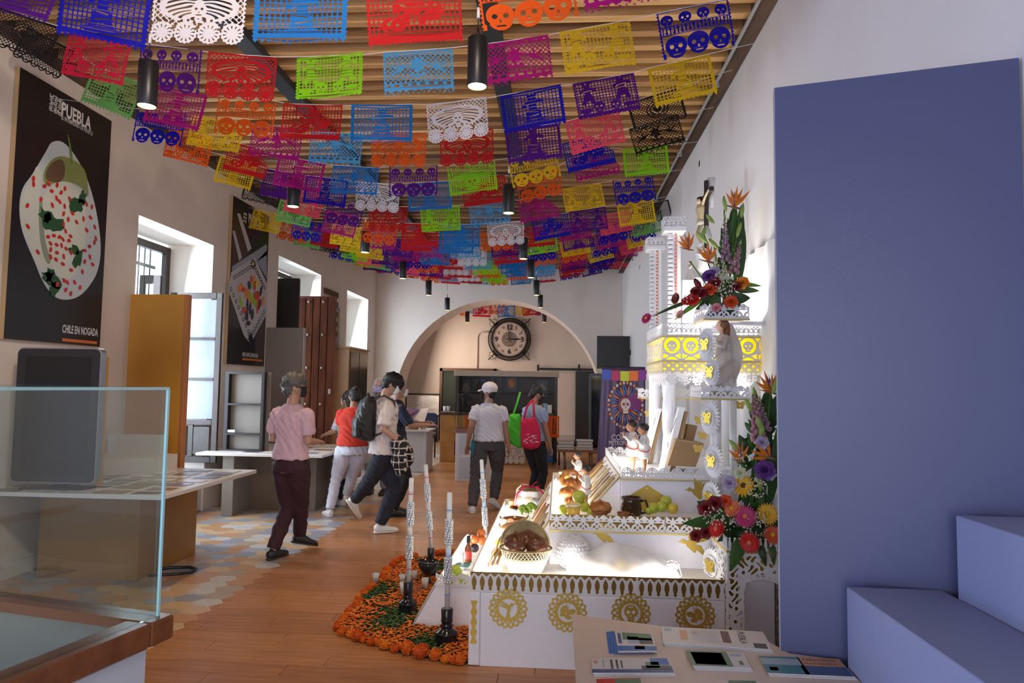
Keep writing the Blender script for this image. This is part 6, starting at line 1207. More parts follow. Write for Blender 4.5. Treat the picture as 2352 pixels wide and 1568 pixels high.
def bud(par,p0,p1,Y,w=.013,m=None,name='lily_bud'):
    a,b=P(*p0,Y=Y),P(*p1,Y=Y); obj(name,MB().tube([a+(b-a)*t for t in (0,.2,.5,.8,1)],[w*.3,w*.8,w,w*.7,w*.15],9),m or BUD,par)
def snap(par,p0,p1,Y,col,w=.026,n=30):
    a,b=P(*p0,Y=Y),P(*p1,Y=Y); mb=MB(); rr=random.Random(int(p0[0]*7+p0[1]))
    for i in range(n):
        t=i/n; q=a+(b-a)*t; k=w*(1-.65*t); an=i*2.4; mb_c=q+Vector((math.cos(an)*k*.7,math.sin(an)*k*.7,0)); lump(mb,mb_c,(k*.42,k*.42,k*.5),i,.25,7,5)
    o=obj('snapdragon_spike',mb,FC[col],par); obj('spike_tip',MB().tube([b,b+(b-a)*.16],[w*.3,w*.08],6).tube([a,b],.003,5),BUD,o)
def strel(par,px,py,Y,s,up=(0,0,1),lean=0):
    c=P(px,py,Y=Y); s=s*Y/1568; rr=random.Random(int(px)); mb=MB(); bb=MB()
    for k in range(5):
        a=-.75+.36*k+lean; d=Vector((math.sin(a)*.85,rr.uniform(-.25,.1),math.cos(a))).normalized(); L=s*(.8+.3*rr.random()); u=Vector((0,-1,0)).cross(d).normalized()
        mb.add([c-u*s*.03,c+d*L*.4-u*s*.10,c+d*L,c+d*L*.4+u*s*.10,c+u*s*.03,c+d*L*.4+Vector((0,-.05*s,0))],[(0,1,5),(1,2,5),(5,2,3),(0,5,3,4)],0)
    for k in (0,1): d=Vector((math.sin(-.2+.3*k+lean)*.7,-.15,1)).normalized(); bb.tube([c,c+d*s*.45,c+d*s*.75],[s*.02,s*.04,s*.005],5)
    o=obj('bird_of_paradise_bloom',mb,FC['orange'],par,solid=.0015); obj('blue_tongue',bb,BLUEP,o); obj('beak_bract',MB().tube([c+Vector((s*.25,0,-s*.08)),c+Vector((0,0,-s*.03)),c+Vector((-s*.55,-.01,s*.10))],[s*.05,s*.065,s*.01],7),mat('bract_green_red',(.13,.16,.06),.4,col2=(.30,.06,.05),nscale=12),o)
def leaf(par,p0,p1,Y0,Y1,w,m=0,bend=.15,name='leaf',tw=0):
    a,b=P(*p0,Y=Y0),P(*p1,Y=Y1); L=(b-a).length; d=(b-a).normalized(); s=d.cross(Vector((.15,1,.25))).normalized(); nn=s.cross(d); w=w*Y0/1568; mb=MB(); n=8; vs=[]
    for i in range(n+1):
        t=i/n; ww=w*math.sin(PI*min(1,.08+.92*t))**.75*(1-.25*t); q=a+(b-a)*t+nn*(-bend*L*math.sin(PI*t))+Vector((0,0,bend*L*.4*math.sin(PI*t))); vs+=[q-s*ww+nn*ww*.25,q,q+s*ww+nn*ww*.25]
    mb.add(vs,[(k*3+j,k*3+j+1,k*3+j+4,k*3+j+3) for k in range(n) for j in (0,1)],0,True); obj(name,mb,LF[m],par)
def gyp(par,cl,Y):
    mb=MB(); rr=random.Random(len(cl)*3)
    for px,py,R_,n in cl:
        for k in range(n):
            a=rr.uniform(0,6.28); q=R_*math.sqrt(rr.random()); c=P(px+q*math.cos(a),py+q*math.sin(a),Y=Y+rr.uniform(-.05,.02)); mb.sph(c,rr.uniform(.0035,.006),5,4)
    obj('babys_breath',mb,FC['white'],par,kind='stuff')
def fill(par,px,py,Y,rx,rz,n,seed,wide=10):
    rr=random.Random(seed)
    for k in range(n):
        a=rr.uniform(0,6.28); q=rr.uniform(.15,.55); x0=px+q*rx*math.cos(a); y0_=py+q*rz*math.sin(a); x1=px+rx*1.0*math.cos(a)*rr.uniform(.7,1.1); y1_=py+rz*math.sin(a)*rr.uniform(.7,1.1); leaf(par,(x0,y0_),(x1,y1_),Y+.03,Y+rr.uniform(-.08,.08),rr.uniform(wide*.5,wide),rr.choice([0,0,0,1,1,2]),.1,'filler_leaf')
# upper arrangement
Y1_=4.72
c=P(1662,712,Y=4.8); up=thing('flower_arrangement','tall upper bouquet of red roses, lilies and orange blooms on the highest lace platform','flowers',(c.x,4.8,2.077))
obj('foam_base',lump(MB(),(c.x,4.82,2.12),(.11,.10,.05),1,.1),LF[0],up)
for p0,p1 in (((1660,700),(1672,560)),((1668,700),(1690,470)),((1655,700),(1640,560)),((1650,700),(1585,600)),((1665,700),(1700,480)),((1655,700),(1625,600)),((1662,690),(1663,450))): a,b=P(*p0,Y=4.82),P(*p1,Y=4.78); obj('stem',MB().tube([a,(a+b)/2+Vector((.008,0,0)),b],.005,6),STEM,up)
fill(up,1672,600,4.84,26,110,30,21,8); fill(up,1668,640,4.82,34,70,26,1,9); fill(up,1650,690,4.76,62,30,22,2,12)
for a in (((1695,600),(1702,470),4.85,4.85,11,0),((1690,560),(1683,440),4.86,4.86,7,1),((1700,640),(1703,500),4.86,4.86,12,0),((1672,600),(1680,480),4.86,4.86,8,0),((1650,680),(1630,722),4.7,4.62,13,1),((1672,690),(1724,684),4.7,4.66,15,0),((1690,655),(1750,657),4.75,4.7,6,3),((1600,688),(1495,728),4.72,4.6,5,0),((1612,690),(1548,735),4.7,4.6,7,3),((1695,668),(1745,668),4.76,4.7,8,2)): leaf(up,*a[:2],a[2],a[3],a[4],a[5],.12)
snap(up,(1668,600),(1665,505),4.74,'lilac',.036,34); snap(up,(1685,625),(1700,560),4.72,'mauve',.036,26); snap(up,(1652,645),(1642,585),4.7,'cream',.03,22); snap(up,(1665,640),(1662,600),4.68,'cream',.028,18)
for a in (((1662,452),(1668,487)),((1622,492),(1641,514)),((1600,532),(1627,560)),((1628,548),(1652,572)),((1692,545),(1702,510)),((1703,500),(1707,465)),((1612,545),(1620,520))): bud(up,a[0],a[1],4.7,.015)
strel(up,1687,475,4.72,48,lean=.15); strel(up,1582,572,4.74,40,lean=-.3); strel(up,1628,600,4.66,44,lean=-.1)
bud(up,(1622,518),(1632,560),4.72,.022,FC['white'],'calla_bloom'); bud(up,(1595,640),(1612,668),4.66,.022,FC['dark_red'],'dark_calla')
rose(up,1628,632,4.66,14,'violet'); rose(up,1640,622,4.68,12,'lavender')
for px,py,r,cl in ((1590,686,14,'red'),(1630,662,14,'orange_red'),(1612,670,13,'dark_red'),(1641,648,13,'dark_red'),(1576,690,10,'red'),(1678,691,14,'orange_red'),(1645,705,10,'pink'),(1704,648,14,'orange'),(1597,668,11,'dark_red'),(1690,655,12,'dark_red')): rose(up,px,py,4.6,r,cl)
gerb(up,1552,686,4.58,16,'dark_red','brown',(-.9,-.5,.2)); gerb(up,1485,731,4.58,15,'magenta','yellow',(-.7,-.6,.4)); gerb(up,1562,722,4.62,13,'pink','yellow',(-.8,-.5,.2))
gyp(up,[(1665,655,26,90),(1580,688,14,25),(1492,742,10,10),(1650,640,16,30)],4.62)
# lower arrangement
c=P(1715,1240,Y=4.15); lo=thing('flower_arrangement','big low bouquet with sunflower and gerberas on the lace pedestal beside the slate panel','flowers',(1.13,4.14,.702))
obj('foam_base',lump(MB(),(1.13,4.15,.76),(.14,.13,.07),1,.1),LF[0],lo)
for p0,p1 in (((1730,1200),(1770,900)),((1725,1200),(1740,920)),((1715,1200),(1690,1040)),((1740,1200),(1760,950)),((1712,1200),(1705,1120))): a,b=P(*p0,Y=4.15),P(*p1,Y=4.12); obj('stem',MB().tube([a,(a+b)/2+Vector((.01,0,0)),b],.005,6),STEM,lo)
fill(lo,1745,1010,4.18,40,130,30,25,9); fill(lo,1735,1080,4.16,52,110,34,5,12); fill(lo,1705,1205,4.08,95,52,40,6,15); fill(lo,1765,1000,4.18,26,110,18,8,11)
for a in (((1690,1195),(1566,1202),4.05,3.98,20,1),((1705,1235),(1676,1312),3.96,3.88,17,1),((1650,1180),(1600,1150),4.05,4.0,13,0),((1770,1150),(1790,960),4.1,4.1,14,0),((1745,1000),(1790,900),4.18,4.18,12,0),((1740,1240),(1760,1300),3.97,3.93,10,0),((1770,1240),(1778,1300),3.97,3.93,9,2)): leaf(lo,*a[:2],a[2],a[3],a[4],a[5],.12)
snap(lo,(1742,1010),(1732,905),4.06,'mauve',.042,38); snap(lo,(1758,985),(1745,920),4.1,'lilac',.034,24)
for a in (((1712,915),(1726,945)),((1738,955),(1752,992)),((1675,1010),(1702,1040)),((1775,905),(1783,870)),((1747,1000),(1752,975)),((1742,1080),(1748,1130))): bud(lo,a[0],a[1],4.02,.016)
strel(lo,1772,900,4.05,52,lean=-.35); strel(lo,1702,1058,4.0,44,lean=-.2); strel(lo,1768,1050,4.0,48,lean=-.9)
gerb(lo,1708,1115,3.98,27,'yellow','brown',(-.55,-.75,.35),'sunflower',18); gerb(lo,1763,1180,3.96,25,'yellow','yellow'); gerb(lo,1712,1186,3.92,26,'magenta','coral'); gerb(lo,1682,1168,3.96,22,'coral','yellow',(-.6,-.5,.6)); gerb(lo,1722,1246,3.88,25,'red','coral',(-.5,-.8,-.1)); gerb(lo,1646,1214,3.94,22,'red','coral',(-.7,-.6,.3)); gerb(lo,1775,1228,3.95,22,'orange_red','yellow')
for px,py,r,cl in ((1620,1166,16,'dark_red'),(1642,1156,16,'dark_red'),(1598,1229,12,'dark_red'),(1622,1222,13,'dark_red'),(1666,1150,13,'orange_red'),(1756,1078,20,'violet'),(1675,1108,15,'lavender'),(1700,1085,12,'cream'),(1768,1088,12,'lavender'),(1750,1015,13,'lavender')): rose(lo,px,py,3.98,r,cl)
gyp(lo,[(1735,1205,30,90),(1640,1185,24,50),(1735,1120,26,50),(1700,1060,22,30),(1672,1200,18,30)],3.95)
# ---------------------------------------------------------------- people
def flagrm(o,vox,smooth=4,wr=0,seed=0,wf=1.0):
    md=o.modifiers.new('r','REMESH'); md.mode='VOXEL'; md.voxel_size=vox; md.use_smooth_shade=True
    m2=o.modifiers.new('s','SMOOTH'); m2.factor=.5; m2.iterations=smooth
    dg=bpy.context.evaluated_depsgraph_get(); me=bpy.data.meshes.new_from_object(o.evaluated_get(dg)); o.modifiers.clear(); old=o.data; mats_=[m for m in old.materials]; o.data=me
    me.materials.clear()
    for m in mats_: me.materials.append(m)
    n=len(me.vertices); co=np.empty(n*3); me.vertices.foreach_get('co',co); co=co.reshape(-1,3)
    if wr:
        no=np.empty(n*3); me.vertices.foreach_get('normal',no); no=no.reshape(-1,3); R_=np.random.RandomState(seed); d=np.zeros(n)
        for k in range(5):
            f=R_.uniform(12,38,3)*wf*np.array((1,1,.8)); ph=R_.uniform(0,6,2); d+=np.abs(np.sin(co@f+ph[0]+1.6*np.sin(co[:,2]*14*wf+co[:,0]*9+ph[1])))**1.5*.5-.25
        co+=no*(d*wr)[:,None]; me.vertices.foreach_set('co',co.ravel())
    me.polygons.foreach_set('use_smooth',[True]*len(me.polygons)); me.update(); return o
def ik(a,b,l1,l2,pole):
    a,b=Vector(a),Vector(b); d=b-a; D=min(d.length,(l1+l2)*.999); dn=d.normalized(); b=a+dn*D; x=(l1*l1-l2*l2+D*D)/(2*D); h=math.sqrt(max(0,l1*l1-x*x)); p=Vector(pole); p=(p-dn*p.dot(dn)).normalized(); return a+dn*x+p*h,b
def ring(c,rx,ry,n=18,yaw=0,tilt=0): 
    c=Vector(c); o=[]
    for i in range(n):
        a=2*PI*i/n; x,y=rx*math.cos(a),ry*math.sin(a); o.append(c+Vector((x*math.cos(yaw)-y*math.sin(yaw),x*math.sin(yaw)+y*math.cos(yaw),tilt*y)))
    return o
def person(label,pos,rz,H,feet,hands,top,bot,shoe,hairc,skin=(.42,.22,.13),hyaw=0,hpitch=0,lean=0,build=1.0,female=False,mask=None,glasses=False,hair='short',cap=None,sleeve=.5,loose=1.0,shirt_len=.0,leg_r=1.0,side=0,dress=None,headtop=None):
    r=thing('person',label,'person',(0,0,0)); s=H; SKm=mat('skin_%02d%02d'%(int(skin[0]*100),int(skin[1]*100)),skin,.5,noise=.06,nscale=20)
    hw=.052*s*(1.08 if female else 1)*build; hz=.515*s; sway=Vector((side,0,0))
    pel=Vector((0,0,hz))+sway*.5; chest=Vector((0,lean*.16*s,.72*s))+sway*.2; shz=.815*s; neck=Vector((0,lean*.26*s,.845*s)); shw=(.104 if not female else .090)*s*build
    sh=[Vector((sg*shw,lean*.24*s,shz)) for sg in (-1,1)]; hip=[pel+Vector((sg*hw,0,-.01*s)) for sg in (-1,1)]
    hc=neck+Vector((0,.012*s+lean*.04*s+math.sin(hpitch)*.05*s,.088*s-abs(math.sin(hpitch))*.012*s)); hq=Quaternion((0,0,1),hyaw)@Quaternion((1,0,0),-hpitch)
    def HP(x,y,z): return hc+hq@Vector((x*s,y*s,z*s))
    legs=[];arms=[]
    for i,(fx,fy,fz,ty,tp) in enumerate(feet):
        an=Vector((fx,fy,fz+.045*s)); k,an=ik(hip[i],an,.245*s,.245*s,(math.sin(-ty)*.4,1,0)); legs.append((hip[i],k,an,ty,tp))
    for i,h in enumerate(hands):
        h=Vector(h); e,wv=ik(sh[i],h,.172*s,.155*s,((-1,1)[i]*.35,-.8,-.5)); arms.append((sh[i],e,wv))
    b=MB(); B=build
    tr=[(.47,.078,.052),(.50,.092,.062),(.54,.094,.062),(.60,.074,.052),(.67,.078,.054),(.75,.086,.056),(.79,.074,.046),(.825,.045,.036)]
    def sp(z): 
        t=(z-.515)/.33; return pel*(1-t)+neck*t if t<=1 else neck
    def trunk(mb,inf=1.0,zs=None,extra=0,hipx=1.0):
        rs=[]
        for z,rx,ry in tr:
            if zs and (z<zs[0] or z>zs[1]): continue
            c=sp(z); c=Vector((c.x,c.y,z*s)); k=inf*(hipx if z<.62 else 1); rs.append(ring(c,rx*s*k*B*(1.06 if female and z<.56 else 1)+extra,ry*s*k*B*(1.1 if female else 1)+extra))
        mb.rings(rs)
    trunk(b)
    b.tube([neck-Vector((0,0,.03*s)),neck+Vector((0,.004*s,.03*s)),hc-Vector((0,0,.02*s))],[.036*s,.030*s,.030*s],12)
    i0=len(b.v); b.sph((0,0,0),(.044*s,.053*s,.060*s),18,14); b.xf(Matrix.Translation(hc)@hq.to_matrix().to_4x4(),i0)
    for p,rr_ in ((HP(0,.022,-.03),(.030,.032,.032)),(HP(0,.055,-.004),(.008,.011,.016)),(HP(0,.048,.02),(.030,.010,.008)),(HP(-.045,-.002,-.004),(.006,.012,.018)),(HP(.045,-.002,-.004),(.006,.012,.018)),(HP(0,.047,-.035),(.016,.009,.007))):
        i0=len(b.v); b.sph((0,0,0),tuple(q*s for q in rr_),10,7); b.xf(Matrix.Translation(p)@hq.to_matrix().to_4x4(),i0)
    for h_,k,a,ty,tp in legs:
        b.tube([h_,h_*.55+k*.45,k,k*.6+a*.4,a],[.048*s*B,.046*s*B,.031*s,.030*s,.020*s],12)
        fd=Vector((math.sin(-ty)*math.cos(tp),math.cos(ty)*math.cos(tp),-math.sin(tp))); b.tube([a-fd*.015*s-Vector((0,0,.015*s)),a+fd*.05*s-Vector((0,0,.028*s)),a+fd*.09*s-Vector((0,0,.034*s))],[.022*s,.020*s,.014*s],10)
    for i,(sh_,e,w) in enumerate(arms):
        b.tube([sh_-Vector((0,0,.010*s)),sh_*.5+e*.5,e,e*.55+w*.45,w],[.024*s*B,.026*s*B,.022*s,.021*s,.0145*s],12)
        d=(w-e).normalized(); sd=d.cross(Vector((0,0,1))); sd=sd.normalized() if sd.length>.1 else Vector((1,0,0)); up_=sd.cross(d)
        b.tube([w,w+d*.025*s,w+d*.048*s],[(.012*s,.015*s),(.011*s,.021*s),(.009*s,.022*s)],10,upv=up_)
        for f in range(4):
            o_=w+d*.046*s+sd*(f-1.5)*.0105*s; Lf=(.036,.042,.040,.030)[f]*s; b.tube([o_,o_+d*Lf*.5-up_*.004*s,o_+d*Lf*.85-up_*.018*s],[.0055*s,.005*s,.0042*s],7)
        sg=1 if i==0 else -1
        b.tube([w+d*.015*s+sd*sg*.014*s,w+d*.032*s+sd*sg*.027*s-up_*.004*s,w+d*.048*s+sd*sg*.030*s-up_*.012*s],[.007*s,.006*s,.0045*s],7)
    body=obj('body',b,SKm,r); flagrm(body,.0085,3)
    # trousers
    t=MB(); rs=[]
    for z,rx,ry in ((.475,.088,.066),(.50,.098,.070),(.54,.098,.068),(.575,.086,.060),(.60,.080,.056)):
        c=sp(z); rs.append(ring(Vector((c.x,c.y,z*s)),rx*s*B*(1.05 if female else 1),ry*s*B*(1.12 if female else 1)))
    t.rings(rs)
    for h_,k,a,ty,tp in legs: t.tube([h_+Vector((0,0,.02*s)),h_*.6+k*.4,k,k*.5+a*.5,a+Vector((0,0,.012*s))],[.060*s*B,.054*s*B*leg_r,.041*s*leg_r,.036*s*leg_r*B,.031*s*leg_r],14)
    flagrm(obj('trousers',t,bot,r),.0115,3,.007,int(H*1000)%97)
    # top
    t=MB(); rs=[]
    zl=.545-shirt_len
    for z,rx,ry in ((zl,.108,.082),(.59,.098,.074),(.64,.090,.065),(.70,.097,.067),(.76,.104,.070),(.795,.096,.064),(.820,.074,.052),(.842,.040,.040)):
        c=sp(z); rs.append(ring(Vector((c.x,c.y,z*s)),rx*s*B*loose*(1.09 if female and z<.66 else 1),ry*s*B*loose*(1.14 if female and z<.66 else 1.06 if female else 1)))
    t.rings(rs)
    for sh_,e,w in arms:
        en=sh_+(e-sh_)*sleeve*1.6 if sleeve<=.62 else None
        if en is not None: t.tube([sh_*.8+Vector((0,sh_.y*.2,sh_.z*.2-.012*s)),sh_*.88+en*.12+Vector((0,0,-.010*s)),sh_*.5+en*.5,en],[.030*s*B,.036*s*B,.038*s*B*loose,.037*s*B*loose],14)
        else: t.tube([sh_,e,e*.4+w*.6,w*.94+e*.06],[.040*s*B,.032*s*loose,.026*s,.022*s],14)
    flagrm(obj('shirt',t,top,r),.0105,4,.011,int(H*1000)%89,1.1)
    if dress is not None:
        t=MB(); t.rings([ring((pel.x,pel.y,z*s),rx*s,ry*s) for z,rx,ry in ((.24,.125,.095),(.36,.118,.09),(.48,.11,.085),(.58,.098,.07),(.62,.09,.065))]); flagrm(obj('skirt',t,dress,r),.012,3,.012,5)
    for i,(h_,k,a,ty,tp) in enumerate(legs):
        fd=Vector((math.sin(-ty)*math.cos(tp),math.cos(ty)*math.cos(tp),-math.sin(tp))); upf=Vector((math.sin(-ty)*math.sin(tp),math.cos(ty)*math.sin(tp),math.cos(tp)))
        m=MB(); q=a-upf*.018*s
        m.tube([q-fd*.034*s,q-fd*.02*s+upf*.002*s,q+fd*.02*s,q+fd*.065*s-upf*.008*s,q+fd*.105*s-upf*.012*s,q+fd*.118*s-upf*.014*s],[(.018*s,.018*s),(.030*s,.025*s),(.030*s,.026*s),(.019*s,.028*s),(.014*s,.024*s),(.006*s,.012*s)],14,upv=upf)
        so=obj('shoe',m,shoe[0],r)
        m=MB(); m.tube([q-fd*.038*s-upf*.020*s,q-fd*.02*s-upf*.021*s,q+fd*.03*s-upf*.021*s,q+fd*.08*s-upf*.021*s,q+fd*.12*s-upf*.021*s],[(.007*s,.016*s),(.007*s,.025*s),(.007*s,.026*s),(.007*s,.029*s),(.006*s,.012*s)],12,upv=upf); obj('sole',m,shoe[1],so)
    # head parts
    HM=mat('hair_%02d%02d'%(int(hairc[0]*100),int(hairc[1]*100)),hairc,.55,noise=.4,nscale=60,bump=.5); hm=MB(); M=Matrix.Translation(hc)@hq.to_matrix().to_4x4()
    def hl(c,rr_,sd,amp,f=3):
        i0=len(hm.v); lump(hm,tuple(q*s for q in c),tuple(q*s for q in rr_),sd,amp,22,16,0,f); hm.xf(M,i0)
    if hair=='short': hl((0,-.010,.018),(.050,.054,.054),3,.10,5); hl((0,-.030,-.012),(.042,.034,.046),4,.12,6)
    if hair=='curly': hl((0,-.008,.026),(.056,.062,.054),3,.30,10); hl((0,-.032,-.008),(.049,.036,.046),4,.30,11)
    if hair=='mop': hl((0,.004,.026),(.060,.066,.054),3,.14,7); hl((0,.042,.020),(.050,.030,.032),4,.25,9); hl((0,-.026,-.006),(.048,.036,.044),6,.12,6)
    if hair=='bun': hl((0,-.010,.016),(.050,.056,.056),3,.06,4); hl((0,-.05,.045),(.024,.024,.022),4,.15,6); hl((0,-.034,-.02),(.042,.030,.045),5,.1,5)
    if hair=='long': hl((0,-.012,.014),(.054,.056,.058),3,.08,5); hl((0,-.030,-.045),(.056,.034,.075),4,.12,5)
    if hair=='long_front':
        hl((0,-.014,.016),(.054,.052,.056),3,.06,5)
        for sg in (-1,1): hl((sg*.045,-.012,-.045),(.020,.030,.07),5+sg,.14,6)
    obj('hair',hm,HM,r)
    if cap is not None:
        i=MB(); i.sph((0,-.004*s,.028*s),(.060*s,.068*s,.056*s),20,14); i.xf(M); c_=obj('cap',i,cap,r); i=MB(); i.grid(lambda u,v:((u-.5)*.085*s,(.052+.055*v*math.sin(PI*(.15+.7*u)))*s,(.024-.010*v-.012*abs(u-.5)*2)*s),12,6); i.xf(M); obj('cap_brim',i,cap,c_,solid=.004)
    if mask is not None:
        i=MB(); i.grid(lambda u,v:(.047*s*math.sin((u-.5)*2.9),(.030+.034*math.cos((u-.5)*2.9)**1.0)*s*(1-.15*abs(v-.5)),(-.048+.056*v)*s),16,8); i.xf(M); mk=obj('face_mask',i,mask,r,solid=.003)
        for sg in (-1,1): i=MB(); i.tube([(sg*.046*s,.035*s,.0),(sg*.049*s,.0,.012*s),(sg*.047*s,-.01*s,-.01*s),(sg*.046*s,.03*s,-.04*s)],.0012,4); i.xf(M); obj('ear_loop',i,mask,mk)
    i=MB()
    for sg in (-1,1): i.sph((sg*.017*s,.047*s,.008*s),(.008*s,.005*s,.005*s),8,6)
    i.xf(M); obj('eyes',i,mat('eye_dark',(.04,.03,.03),.2),r)['kind']='stuff'
    i=MB()
    for sg in (-1,1): i.tube([(sg*.008*s,.052*s,.020*s),(sg*.018*s,.051*s,.023*s),(sg*.030*s,.044*s,.019*s)],.0028*s,5)
    i.xf(M); obj('eyebrows',i,HM,r)['kind']='stuff'
    if glasses:
        i=MB()
        for sg in (-1,1):
            i.tube([(sg*.018*s+.014*s*math.cos(a),.060*s,.006*s+.011*s*math.sin(a)) for a in [2*PI*k/14 for k in range(15)]],.0016,5); i.tube([(sg*.032*s,.058*s,.010*s),(sg*.048*s,.02*s,.010*s),(sg*.049*s,-.012*s,.004*s)],.0018,5)
        i.tube([(-.005*s,.061*s,.008*s),(.005*s,.061*s,.008*s)],.0016,5); i.xf(M); obj('glasses',i,BLK2,r)
    r['rz']=rz
    r.location=pos; r.rotation_euler=(0,0,rz)
    return r,dict(legs=legs,arms=arms,hc=hc,neck=neck,sh=sh,pel=pel,s=s,M=M)
def fab(n_,c,**k): return mat('fabric_'+n_,c,.85,noise=k.get('noise',.08),nscale=k.get('ns',25),bump=.15)
R_=math.radians
WSH=(mat('white_sneaker',(.72,.70,.68),.5),mat('sneaker_sole',(.62,.58,.50),.6)); BSH=(mat('black_shoe',(.015,.015,.015),.45),mat('black_sole',(.03,.028,.026),.7))
MBK=mat('black_mask',(.012,.012,.014),.8); MWH=mat('white_mask',(.75,.78,.82),.8)
def at_floor(px,py): q=P(px,py,Z=0); return q
def loc2(pos,rz,p): # world floor point to local
    d=Vector((p.x-pos[0],p.y-pos[1],0)); return Matrix.Rotation(-rz,3,'Z')@d
def feetat(pos,rz,l,rr_,zl=0,zr=0,tl=0,tr_=0,pl=0,pr_=0):
    a,b=loc2(pos,rz,at_floor(*l)),loc2(pos,rz,at_floor(*rr_)); return [(a.x,a.y,zl,tl,pl),(b.x,b.y,zr,tr_,pr_)]
# man in the pink shirt
pos=(-2.43,6.12,0); rz=R_(-22)
person('man in a pale pink short-sleeved shirt and dark maroon trousers, seen from behind',pos,rz,1.665,feetat(pos,rz,(626,1284),(688,1262),zr=.02,tl=.1,tr_=-.5,pr_=.25),[(-.12,.22,1.06),(.10,.24,1.05)],fab('pale_pink',(.62,.40,.42)),fab('maroon',(.045,.012,.016)),BSH,(.12,.11,.10),skin=(.45,.24,.14),hyaw=R_(-48),hpitch=.08,mask=MBK,glasses=True,hair='curly',sleeve=.5,loose=1.03,leg_r=1.12,build=1.03)
pos=(-2.50,8.2,0); rz=R_(12)
person('woman in a red T-shirt and white jeans leaning over the further display table',pos,rz,1.55,feetat(pos,rz,(757,1186),(790,1168),tl=.5),[(-.14,.36,.84),(.14,.36,.86)],fab('red',(.56,.035,.015)),fab('white_denim',(.66,.67,.76)),WSH,(.014,.012,.012),skin=(.40,.20,.12),hyaw=R_(15),hpitch=.45,lean=.28,female=True,hair='bun',sleeve=.42,loose=.98,build=1.08,leg_r=1.05)
pos=(-2.62,9.9,0); rz=R_(178)
person('grey-haired woman with a patterned mask facing the camera, behind the red-shirted woman',pos,rz,1.68,[(-.1,0,0,0,0),(.1,0,0,0,0)],[(-.18,.24,1.0),(.18,.24,1.0)],fab('blue_blouse',(.10,.16,.36)),fab('light_grey',(.42,.40,.40)),BSH,(.50,.48,.46),skin=(.55,.32,.24),hpitch=.15,female=True,mask=mat('patterned_mask',(.70,.68,.75),.8,col2=(.15,.15,.5),nscale=60),hair='long_front',sleeve=.8)
pos=(P(822,1150,Z=0).x-.05,8.95,0); rz=R_(60)
person('short woman with dark hair, white blouse and long beige skirt, half hidden by the backpack',pos,rz,1.50,[(-.08,0,0,0,0),(.08,.03,0,0,0)],[(-.15,.28,.92),(.15,.28,.92)],fab('white_blouse',(.62,.66,.74)),fab('navy_leggings',(.02,.025,.05)),WSH,(.02,.016,.015),skin=(.45,.25,.16),hpitch=.3,female=True,mask=MWH,hair='long',sleeve=.6,dress=fab('beige_skirt',(.36,.30,.27)))
# man behind the student
pos=(P(905,1183,Z=0).x,P(905,1183,Z=0).y,0); rz=R_(-70)
_,d=person('grey-haired man in a navy polo reading a purple leaflet, behind the student',pos,rz,1.66,[(-.10,.02,0,0,0),(.10,-.02,0,0,0)],[(-.10,.36,1.12),(.12,.38,1.10)],fab('navy_polo',(.025,.032,.065)),fab('black_trousers',(.014,.014,.018)),BSH,(.45,.44,.43),skin=(.48,.27,.18),hpitch=.25,mask=MWH,hair='short',sleeve=.6)
mg=Matrix.Translation(Vector(pos))@Matrix.Rotation(rz,4,'Z'); hnd=mg@Vector((0.02,.46,1.13)); mz=thing('leaflet','purple and white printed leaflet held open by the man in navy','leaflet',hnd)
A=P(915,975,Y=hnd.y); pts=[P(921,968,Y=hnd.y-.05),P(975,968,Y=hnd.y-.12),P(985,936,Y=hnd.y+.12),P(935,945,Y=hnd.y+.12)]
obj('cover_page',MB().add(pts,[(0,1,2,3)]),mat('white_page',(.72,.68,.74),.4),mz,solid=.003); pts2=[p+Vector((-.015,0,.012)) for p in (pts[0]*.0+P(915,966,Y=hnd.y-.06),P(944,960,Y=hnd.y-.1),P(968,943,Y=hnd.y+.1),P(933,938,Y=hnd.y+.1))]
obj('purple_page',MB().add(pts2,[(0,1,2,3)]),mat('purple_print',(.13,.05,.24),.4),mz,solid=.002); q=[pts2[0].lerp(pts2[2],t) for t in (.4,.6)]; obj('printed_wheel',MB().sph(pts2[0].lerp(pts2[2],.55)+Vector((0,-.005,.006)),(.03,.01,.015),10,6),mat('print_mixed',(.45,.15,.12),.5),mz)
# student with a backpack
pos=(-1.86,7.25,0); rz=R_(-62)
_,d=person('young man in a white T-shirt with a black backpack, striding to the right',pos,rz,1.72,feetat(pos,rz,(872,1224),(796,1205),zr=.055,tr_=0,pr_=.95),[(-.20,.20,1.02),(.22,.14,.98)],fab('white_tee',(.68,.60,.56)),fab('dark_navy',(.018,.022,.035)),WSH,(.010,.009,.009),skin=(.50,.28,.18),hyaw=R_(-8),hpitch=.5,mask=MWH,glasses=True,hair='mop',sleeve=.55,loose=1.14,shirt_len=.045,leg_r=1.22)
s=1.72; bp=thing('backpack','black backpack worn by the young man in white','backpack',(0,0,0)); BPM=mat('black_nylon',(.014,.014,.016),.5,bump=.3,nscale=40)
t=MB(); t.rings([[( w*math.copysign(abs(math.cos(a))**.6,math.cos(a)),y_+dd_*math.copysign(abs(math.sin(a))**.6,math.sin(a)),z) for a in [2*PI*i/20 for i in range(20)]] for z,w,dd_,y_ in ((1.0,.10,.05,-.19),(1.02,.14,.085,-.20),(1.15,.155,.105,-.215),(1.30,.15,.095,-.205),(1.40,.13,.075,-.19),(1.455,.08,.045,-.17),(1.465,.04,.02,-.16))])
flagrm(obj('pack_body',t,BPM,bp),.011,3,.006,4)
